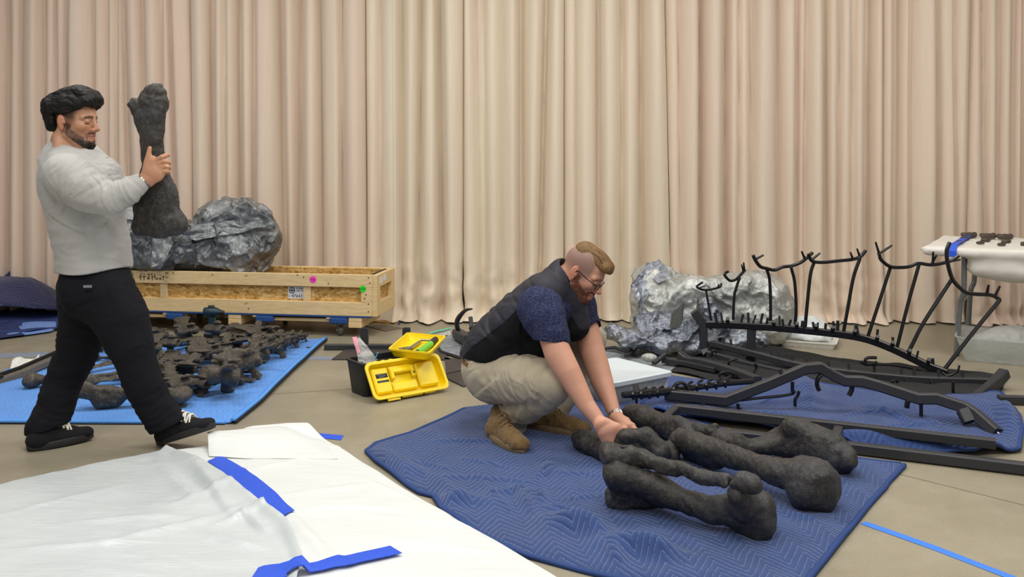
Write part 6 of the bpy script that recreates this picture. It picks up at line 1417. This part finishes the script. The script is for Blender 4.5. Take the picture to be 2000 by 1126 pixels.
# shoes
def shoe(heel, toe, ank, parent, name, w_=.046, mat='canvas_black', sole='sole_black', boot=False, up=(0, 0, 1)):
    heel = np.array(heel); toe = np.array(toe); ank = np.array(ank); d = toe-heel; L_ = np.linalg.norm(d); d = d/L_; side = np.cross(np.array(up, float), d); side /= np.linalg.norm(side); upv = np.cross(d, side)
    q = lambda a, b, c: heel+d*a*L_+side*b+upv*c
    f = SDF(); fs = (upv, .82 if boot else .62)
    f.chain([q(.12, 0, .035), q(.45, 0, .038), q(.72, .004, .034), q(.88, .004, .030)], [w_*.82, w_*.86, w_*1.0, w_*.9], k=.02, flat=fs)
    f.cap(q(.14, 0, .05), q(.34, 0, .075), w_*.80, w_*.72, k=.03); f.cap(q(.16, 0, .05), ank, w_*.85, w_*.9 if not boot else w_*1.05, k=.03); f.cap(q(.36, 0, .075), q(.66, 0, .045), w_*.6, w_*.7, k=.02)
    V, F_ = f.mesh(.0042, (lambda p: .003*fbm(p*26, 2)-.002*ridge(p*22, 2)) if boot else (lambda p: .0015*fbm(p*20, 2)), pad=.008, clip=lambda p: -((p-q(0, 0, .014))@upv))
    r_ = finish(name, V, F_, M[mat], parent, autos=None)
    out = []; n = 30
    for i in range(n):
        a = 2*math.pi*i/n; t = .5-.53*math.copysign(abs(math.cos(a))**.8, math.cos(a)); wd = w_*(.90+.16*math.sin(math.pi*min(1, max(0, t)*1.1)))*(1 if t < .85 else 1-.2*((t-.85)/.15)**2)
        out.append((.0+1.0*t, math.copysign(abs(math.sin(a))**.5, math.sin(a))*wd))
    mb = MB(); ins = [(.97, 0), (1.0, .004), (1.0, .028), (.95, .033)]
    vs = [q(.5+(t-.5)*sc_, b*sc_, z) for sc_, z in ins for t, b in out]
    mb.raw(vs, [(k*n+i, k*n+(i+1) % n, (k+1)*n+(i+1) % n, (k+1)*n+i) for k in range(3) for i in range(n)]+[tuple(range(n))[::-1], tuple(range(3*n, 4*n))]).build('sole', M[sole], r_, autos=50)
    return r_, q
sh1, q1 = shoe(G(56, 879, .002), G(179, 853, .012), J(94, 838, 4.73), p1, 'shoe', .05)
sh2, q2 = shoe(G(313, 867, .004), np.array(J(417, 836, 4.66)), J(333, 832, 4.70), p1, 'shoe', .05)
def laces(q, r_, a0, a1, n=4):
    mb = MB()
    for i in range(n):
        t = a0+(a1-a0)*i/(n-1); h = .124-.055*(t-a0)/(.3)
        mb.tube([q(t-.03, -.034, h-.018), q(t, -.012, h+.010), q(t+.02, .014, h+.010), q(t+.03, .034, h-.014)], .0048, 6); mb.tube([q(t+.03, -.032, h-.022), q(t+.01, 0, h+.012), q(t-.02, .032, h-.01)], .0045, 6)
    mb.build('laces', M['lace'], r_)
laces(q1, sh1, .42, .62); laces(q2, sh2, .44, .66)
# bracelet and ring
def ringpts(c, ax, r, n=20, el=1.0):
    ax = Vector(ax).normalized(); u = ax.orthogonal().normalized(); v = ax.cross(u)
    return [Vector(c)+u*(r*math.cos(2*math.pi*i/n))+v*(r*el*math.sin(2*math.pi*i/n)) for i in range(n)]
wa = Vector(J(290, 347, 4.47)-J(270, 364, 4.45)); MB().tube(ringpts(J(281.5, 354.5, 4.464), wa, .0345, 24), .0026, 6, closed=True).tube(ringpts(J(283, 353, 4.465), wa+Vector((.004, 0, .006)), .0355, 24), .0022, 6, closed=True).build('bracelet', M['silver'], p1)
MB().tube(ringpts(J(326, 325.6, Yh-.002), Vector((.8, .6, -.1)), .0122, 16), .0022, 6, closed=True).build('ring', M['silver'], p1)
# ---- the bone he carries
Yb = 4.565
f = SDF(); fb_ = ((0, 1, 0), .75)
limb(f, [(300, 185, Yb, 22), (296, 205, Yb, 30), (296, 240, Yb, 27), (298, 290, Yb, 22), (302, 335, Yb, 25), (303, 380, Yb, 31)], k=.03, flat=fb_)
limb(f, [(302, 178, Yb, 14), (314, 184, Yb, 12), (312, 205, Yb, 15), (300, 230, Yb, 20)], k=.02); limb(f, [(260, 203, Yb, 11), (272, 212, Yb, 16), (286, 245, Yb, 18)], k=.025); limb(f, [(286, 186, Yb, 12), (292, 180, Yb, 12)], k=.015)
limb(f, [(300, 350, Yb, 22), (282, 400, Yb, 22), (275, 440, Yb, 16)], k=.03, flat=fb_); limb(f, [(304, 350, Yb, 24), (322, 405, Yb, 26), (342, 438, Yb, 20)], k=.03, flat=fb_)
limb(f, [(274, 444, Yb, 14), (310, 440, Yb, 20), (348, 436, Yb, 17)], k=.03); limb(f, [(310, 390, Yb, 34), (312, 430, Yb, 30)], k=.04, flat=((0, 1, 0), .55)); limb(f, [(350, 428, Yb, 10), (356, 444, Yb, 9)], k=.02)
V, F_ = f.mesh(.0055, lambda p: .006*(.8*fbm(p*9, 3)+.5*ridge(p*np.array([20, 20, 8]), 2))+.0035*fbm(p*34, 2)*(1+1.2*(p[:, 2] > 1.6)), pad=.02)
V = relax(V, F_, 3, .5); tag(finish('carried_bone', V, F_, M['bone']), 'large dark leg bone held upright in front of the standing person', 'bone')
# ---------------------------------------------------------------- the crouching man
M['hair_blond'] = mat_hair('slicked_sandy_hair', lin(96, 70, 40), lin(164, 126, 78), .42)
M['tee'] = mat_fabric('heather_navy_tee', lin(28, 33, 62), lin(84, 90, 126), 300, .25, stretch=(60, 120, 330)); M['vest'] = mat_fabric('black_knit_vest', lin(17, 18, 21), lin(25, 26, 29), 320, .3)
M['vest_quilt'] = mat_fabric('charcoal_quilted_nylon', lin(40, 41, 48), lin(54, 54, 64), 200, .2, .6); M['khaki'] = mat_fabric('khaki_ripstop_trousers', lin(168, 157, 136), lin(182, 171, 150), 340, .25)
M['boot'] = mat_fabric('brown_suede', lin(106, 84, 52), lin(124, 99, 63), 45, .3); M['boot_sole'] = plain('tan_boot_sole', lin(128, 108, 76), .7)
M['frame'] = plain('black_glasses_frame', lin(18, 18, 20), .3); M['belt'] = plain('brown_leather_belt', lin(112, 78, 40), .5)
p2 = thing('person', 'crouching person in navy tee, black vest and khaki trousers leaning over the bones', 'person', G(1020, 865))
H2 = Head(J(1135, 532, 4.86), math.radians(21), math.radians(35), math.radians(0), 1.10)
f = SDF(); H2.skull(f, heavy=.004)
f.chain([H2.w((-.02, 0, -.02)), H2.w((-.05, 0, -.075)), J(1088, 560, 4.90)], [.064, .066, .075], k=.025); f.cap(H2.w((.03, 0, -.085)), J(1105, 580, 4.87), .05, .06, k=.03)
V, F_ = f.mesh(.0027); V = relax(V, F_, 1, .35)
def bm2(x, ay, z, n, n2_):
    up = -.010-.58*(x-.012); low = -.066-.72*np.maximum(x, 0)
    m = sstep(-.006, .012, up-z)*sstep(-.004, .010, z-low)*sstep(-.004, .010, x)*np.where(x < .078, 1, sstep(-.068, -.076, z))
    side = sstep(.017, .008, np.abs(x-.012))*sstep(.016, .0, z)*(z > -.05)*(ay > .04)
    mous = (x > .088)*gauss(z+.0415, .0075)*sstep(.032, .024, ay)+(x > .07)*gauss(ay-.028, .008)*(z < -.040)*(z > -.08)
    lips = (x > .085)*(z < -.047)*(z > -.070)*(ay < .020)
    return np.clip(np.maximum.reduce([m, side*.85, np.minimum(mous, 1)])*(1-lips), 0, 1)*(.80+.35*n2_)*(.8+.35*n)
C2 = H2.tints(V, SK2, lin(92, 52, 32)[:3], lip=lin(186, 108, 98)[:3], bmask=bm2, brow=lin(150, 104, 70)[:3],
              fade=(lambda x, ay, z: sstep(-.03, .05, z)*sstep(.062, .04, x+.0*z)*(x > -.13)*(ay > .02)*(1-(np.abs(x+.008) < .022)*(ay > .078)*(z < .037)), .85, lin(128, 106, 100)[:3]))
pieces2 = [(V, F_, C2)]
# near arm and hand
f = SDF()
limb(f, [(1072, 640, 4.63, 25), (1090, 690, 4.58, 27), (1110, 725, 4.54, 24), (1124, 752, 4.52, 22), (1145, 790, 4.48, 17.5), (1168, 820, 4.44, 14), (1176, 829, 4.43, 14)], k=.02)
Yg = 4.41; gl = ((-.2, .9, .4), .7)
f.chain([J(1178, 831, Yg), J(1186, 845, Yg-.01), J(1192, 860, Yg-.01)], [.038, .043, .040], k=.015, flat=gl); f.chain([J(1178, 831, Yg), J(1200, 840, Yg-.005), J(1212, 846, Yg)], [.036, .040, .034], k=.015, flat=gl)
for i, (a, b, c) in enumerate((((1210, 842), (1220, 846), (1219, 856)), ((1207, 849), (1217, 855), (1213, 864)), ((1202, 857), (1211, 864), (1206, 872)), ((1196, 863), (1203, 871), (1199, 877)))):
    f.chain([J(*a, Yg-.018), J(*b, Yg-.022), J(*c, Yg-.006), J(c[0]-4, c[1]+5, Yg+.02)], [.0135, .0122, .0110, .0095], k=.005)
f.chain([J(1192, 836, Yg+.01), J(1208, 836, Yg+.012), J(1218, 839, Yg+.010), J(1225, 844, Yg+.012)], [.017, .0140, .0122, .0095], k=.009)
V, F_ = f.mesh(.0026); V = relax(V, F_, 1, .3); pieces2.append((V, F_, SK2*np.array([1.0, .97, .96])))
# far arm and hand
f = SDF()
limb(f, [(1142, 632, 4.98, 25), (1155, 680, 4.94, 25), (1166, 715, 4.90, 24), (1175, 742, 4.86, 22), (1190, 780, 4.78, 16), (1200, 808, 4.72, 13), (1204, 815, 4.70, 13)], k=.02)
Yk = 4.64; kl = ((-.2, .8, .6), .65)
f.chain([J(1204, 816, 4.69), J(1216, 826, Yk+.01), J(1228, 835, Yk-.02)], [.035, .041, .036], k=.015, flat=kl)
for i, (a, b, c) in enumerate((((1232, 832), (1241, 838), (1243, 846)), ((1227, 836), (1236, 843), (1238, 851)), ((1221, 838), (1230, 847), (1231, 855)), ((1214, 839), (1222, 848), (1223, 856)))):
    f.chain([J(*a, Yk-.03), J(*b, Yk-.05), J(*c, Yk-.05)], [.0130, .0118, .0095], k=.005)
f.chain([J(1210, 826, Yk), J(1220, 838, Yk-.05), J(1226, 846, Yk-.07)], [.016, .0130, .0100], k=.008)
V, F_ = f.mesh(.0028); V = relax(V, F_, 1, .3); pieces2.append((V, F_, SK2*np.array([.98, .95, .94])))
f = SDF(); limb(f, [(1085, 562, 4.90, 36), (1022, 626, 4.94, 40), (958, 690, 5.0, 38)], k=.05); limb(f, [(955, 725, 4.98, 32), (1082, 756, 4.66, 26), (992, 828, 4.88, 18)], k=.03); limb(f, [(985, 715, 5.13, 32), (1158, 662, 5.12, 20), (1078, 820, 5.02, 17)], k=.03)
V, F_ = f.mesh(.014); pieces2.append((V, F_, SK2)); body_object('body', pieces2, p2)
# hair
f = SDF(); H2.ell(f, (.026, 0, .074), (.082, .056, .064), .02); H2.cap(f, (.086, -.030, .092), (.086, .030, .092), .020, .020, .02); H2.cap(f, (.100, -.022, .078), (.100, .022, .078), .010, .010, .015); H2.ell(f, (-.035, 0, .076), (.055, .056, .060), .02)
def clip2(p):
    L = H2.loc(p); x, y, z = L.T
    return np.maximum.reduce([.083-.06*np.maximum(x-.02, 0)+.10*np.maximum(-.02-x, 0)-z+.003*noise(p*90), np.minimum(x-.078, .070-z)])
def strands(p):
    L = H2.loc(p); x, y, z = L.T; c1 = y+.35*np.maximum(z-.09, 0)*np.sign(y)+.004*np.sin(x*30+y*40)
    return -.0042*ridge(np.column_stack([c1*75, x*5+2, x*0]), 1)-.0016*ridge(np.column_stack([c1*230, x*6, x*0+5]), 1)
solid('hair', f, .0025, 'hair_blond', p2, .003, 3, it=0, clip=clip2, extra=strands)
mb = MB(); rn = random.Random(3)
for i in range(70):
    y0 = rn.uniform(-.046, .056); x1 = rn.uniform(.04, .10); x0 = rn.uniform(-.06, .02); pts = []
    for k_ in range(7):
        x = x1+(x0-x1)*k_/6; rr_ = 1-((x-.022)/.088)**2-(y0/.060)**2
        if rr_ <= 0.02: continue
        pts.append(Vector(H2.w((x, y0+.003*math.sin(x*40+i), .074+.0665*math.sqrt(rr_)))))
    if len(pts) > 3: mb.tube(pts, .0011, 4, scale=[.4]+[1]*(len(pts)-2)+[.3])
mb.build('hair_strands', M['hair_blond'], p2, autos=None)
# glasses
gm = MB()
for g in (-1, 1):
    c = np.array([.108, g*.034, .000]); pts = [H2.w(c+np.array([-.006*abs(math.cos(a))*(1 if math.cos(a)*g > 0 else .2), .0245*math.copysign(abs(math.cos(a))**.75, math.cos(a)), .0185*math.copysign(abs(math.sin(a))**.8, math.sin(a))])) for a in [2*math.pi*i/28 for i in range(28)]]
    gm.tube(pts, .0021*1.1, 6, closed=True); gm.tube([H2.w((.104, g*.058, .010)), H2.w((.096, g*.068, .012)), H2.w((.05, g*.077, .015)), H2.w((.0, g*.083, .022)), H2.w((-.012, g*.083, .010))], .0024, 6)
gm.tube([H2.w((.108, -.0105, .004)), H2.w((.112, 0, .008)), H2.w((.108, .0105, .004))], .0024, 6)
gl_ = gm.build('glasses', M['frame'], p2)
M['lens'] = mat_clear('lens_glass', (.9, .95, 1, 1), .16, .03); mb = MB()
for g in (-1, 1):
    c = np.array([.107, g*.034, .000]); ring = [H2.w(c+np.array([0, .0235*math.cos(2*math.pi*i/20), .0175*math.sin(2*math.pi*i/20)])) for i in range(20)]; mb.raw(ring, [tuple(range(20))])
mb.build('lens', M['lens'], gl_, smooth=False)
# tee: sleeves and the collar
f = SDF()
limb(f, [(1057, 602, 4.69, 39), (1064, 622, 4.66, 41), (1076, 655, 4.62, 35), (1082, 680, 4.61, 33)], k=.03); limb(f, [(1128, 600, 5.0, 38), (1142, 628, 4.98, 30), (1150, 650, 4.96, 29)], k=.03)
limb(f, [(1050, 600, 4.72, 38), (1120, 600, 4.98, 36)], k=.05)
limb(f, [(1081, 664, 4.61, 29.5), (1090, 700, 4.59, 31)], k=.004, op='s'); limb(f, [(1151, 646, 4.955, 27), (1158, 680, 4.94, 27)], k=.004, op='s')
ct = J(1080, 667, 4.61); cn_ = np.array([-.10, -.15, -.98]); cn_ /= np.linalg.norm(cn_); ct2 = J(1149, 642, 4.96); cn2 = J(1166, 715, 4.90)-J(1140, 620, 4.99); cn2 /= np.linalg.norm(cn2)
def clipT(p): near = p[:, 1] < 4.84; return np.where(near, (p-ct)@cn_, (p-ct2)@cn2)
ft1 = folds(J(1056, 590, 4.69), J(1084, 668, 4.61), 22, .006, 8.0)
solid('t_shirt', f, .0048, 'tee', p2, .0045, 9, seed=5.0, clip=clipT, extra=ft1)
# vest
lat = (.36, .93, 0)
f = SDF(); limb(f, [(948, 694, 5.02, 47), (968, 674, 5.0, 54), (1020, 628, 4.95, 56), (1066, 586, 4.91, 54), (1090, 556, 4.90, 38)], k=.06, flat=(lat, 1.42))
f.cap(J(1066, 574, 4.76), J(1112, 572, 5.0), .085, k=.05); limb(f, [(1090, 556, 4.90, 32), (1101, 535, 4.89, 31)], k=.03); limb(f, [(1105, 590, 4.9, 42), (1118, 632, 4.9, 34)], k=.05); limb(f, [(1000, 690, 4.9, 34), (1062, 678, 4.85, 34)], k=.05)
limb(f, [(1102, 545, 4.885, 26), (1120, 522, 4.87, 30)], k=.006, op='s')
limb(f, [(1054, 606, 4.60, 47), (1075, 650, 4.56, 46)], k=.01, op='s'); limb(f, [(1090, 668, 4.55, 30), (1104, 700, 4.5, 30)], k=.01, op='s')
def hem2(p):
    c = J(975, 706, 4.9); n = np.array([-.10, .0, -1.0]); n /= np.linalg.norm(n); return (p-c)@n
fv = folds(J(940, 700, 4.9), J(1040, 600, 4.9), 13, .010, 9.0)
seam_x = [900, 925, 985, 1035, 1060, 1082, 1100, 1130]; seam_y = [706, 672, 622, 570, 556, 562, 592, 640]
def yoke(p):                                        # positive on the knitted side of the seam
    px_ = 1000+p[:, 0]*F/4.9; py_ = PY0+(HC-p[:, 2])*F/4.9; return (py_-np.interp(px_, seam_x, seam_y))*4.9/F*.75
far = lambda p: np.maximum(yoke(p), 0)*0+np.where(p[:, 1] > 5.0, -.05, yoke(p))
solid('vest', f, .0052, 'vest', p2, .004, 6, (1, 1, 1.2), 6.0, clip=lambda p: np.maximum(hem2(p), -far(p)-.004), extra=fv)
def quilt(p): t = p[:, 0]*.7+p[:, 2]*.7; return -.003+.0035*gauss(np.abs((t*9) % 1-.5), .08)+.002*ridge(p*16, 2)
solid('vest_yoke', f, .0052, 'vest_quilt', p2, .003, 6, (1, 1, 1.2), 6.0, clip=lambda p: np.maximum(hem2(p), far(p)), extra=lambda p: fv(p)+quilt(p))
# khaki trousers
f = SDF()
limb(f, [(950, 712, 5.02, 46), (962, 728, 5.0, 48)], k=.05, flat=(lat, 1.35)); limb(f, [(952, 728, 4.93, 46), (1010, 738, 4.80, 46), (1060, 746, 4.68, 42), (1082, 752, 4.63, 35)], k=.04)
limb(f, [(1076, 760, 4.65, 31), (1055, 777, 4.70, 28), (1026, 797, 4.80, 26), (1000, 814, 4.88, 26), (994, 830, 4.885, 32)], k=.010); f.chain([J(962, 781, 4.83), J(1005, 778, 4.745), J(1035, 773, 4.665), J(1056, 767, 4.60)], [.017, .018, .016, .010], k=.018, op='s')
limb(f, [(985, 718, 5.15, 44), (1080, 690, 5.15, 38), (1156, 660, 5.12, 27)], k=.04); limb(f, [(1156, 664, 5.12, 26), (1120, 735, 5.08, 28), (1082, 800, 5.03, 29), (1078, 812, 5.02, 29)], k=.03)
limb(f, [(991, 828, 4.885, 30), (985, 862, 4.89, 32)], k=.004, op='s')
k1 = folds(J(950, 728, 4.93), J(1082, 752, 4.63), 15, .012, 11.0); k2 = folds(J(1080, 758, 4.64), J(985, 828, 4.9), 22, .011, 12.0)
solid('trousers', f, .0055, 'khaki', p2, .006, 7, seed=7.0, extra=lambda p: k1(p)+k2(p))
MB().tube(spline([J(906, 700, 5.0), J(908, 708, 4.92), J(916, 714, 4.86)], 5), .014, 6).build('belt', M['belt'], p2)
# boots
b1_, qb1 = shoe(np.array(G(962, 850, .022)), np.array(G(1020, 884, .022)), J(980, 806, 4.90), p2, 'boot', .054, 'boot', 'boot_sole', True)
b2_, qb2 = shoe(np.array(G(1032, 832, .022)), np.array(G(1150, 852, .022)), J(1060, 798, 5.02), p2, 'boot', .054, 'boot', 'boot_sole', True)
for q_, r_ in ((qb1, b1_), (qb2, b2_)):
    mb = MB()
    for i in range(4): t = .36+.07*i; h = .132-.22*(t-.36); mb.tube([q_(t, -.034, h-.014), q_(t+.01, 0, h+.012), q_(t, .034, h-.014)], .0034, 5)
    mb.build('laces', M['belt'], r_)
# watch
wc = J(1202, 811, 4.712); wax = Vector(J(1204, 816, 4.69)-J(1192, 786, 4.77)); rp_ = ringpts(wc, wax, .036, 26, 1.0)
wm = MB()
for i, p in enumerate(rp_):
    tg = (rp_[(i+1) % 26]-rp_[i-1]).normalized(); ou = (p-Vector(wc)).normalized(); R3 = Matrix((tg, wax.normalized(), ou)).transposed(); wm.box(p, (.0075, .020, .004), R3, .001)
wt_ = wm.build('wristwatch', M['silver'], p2)
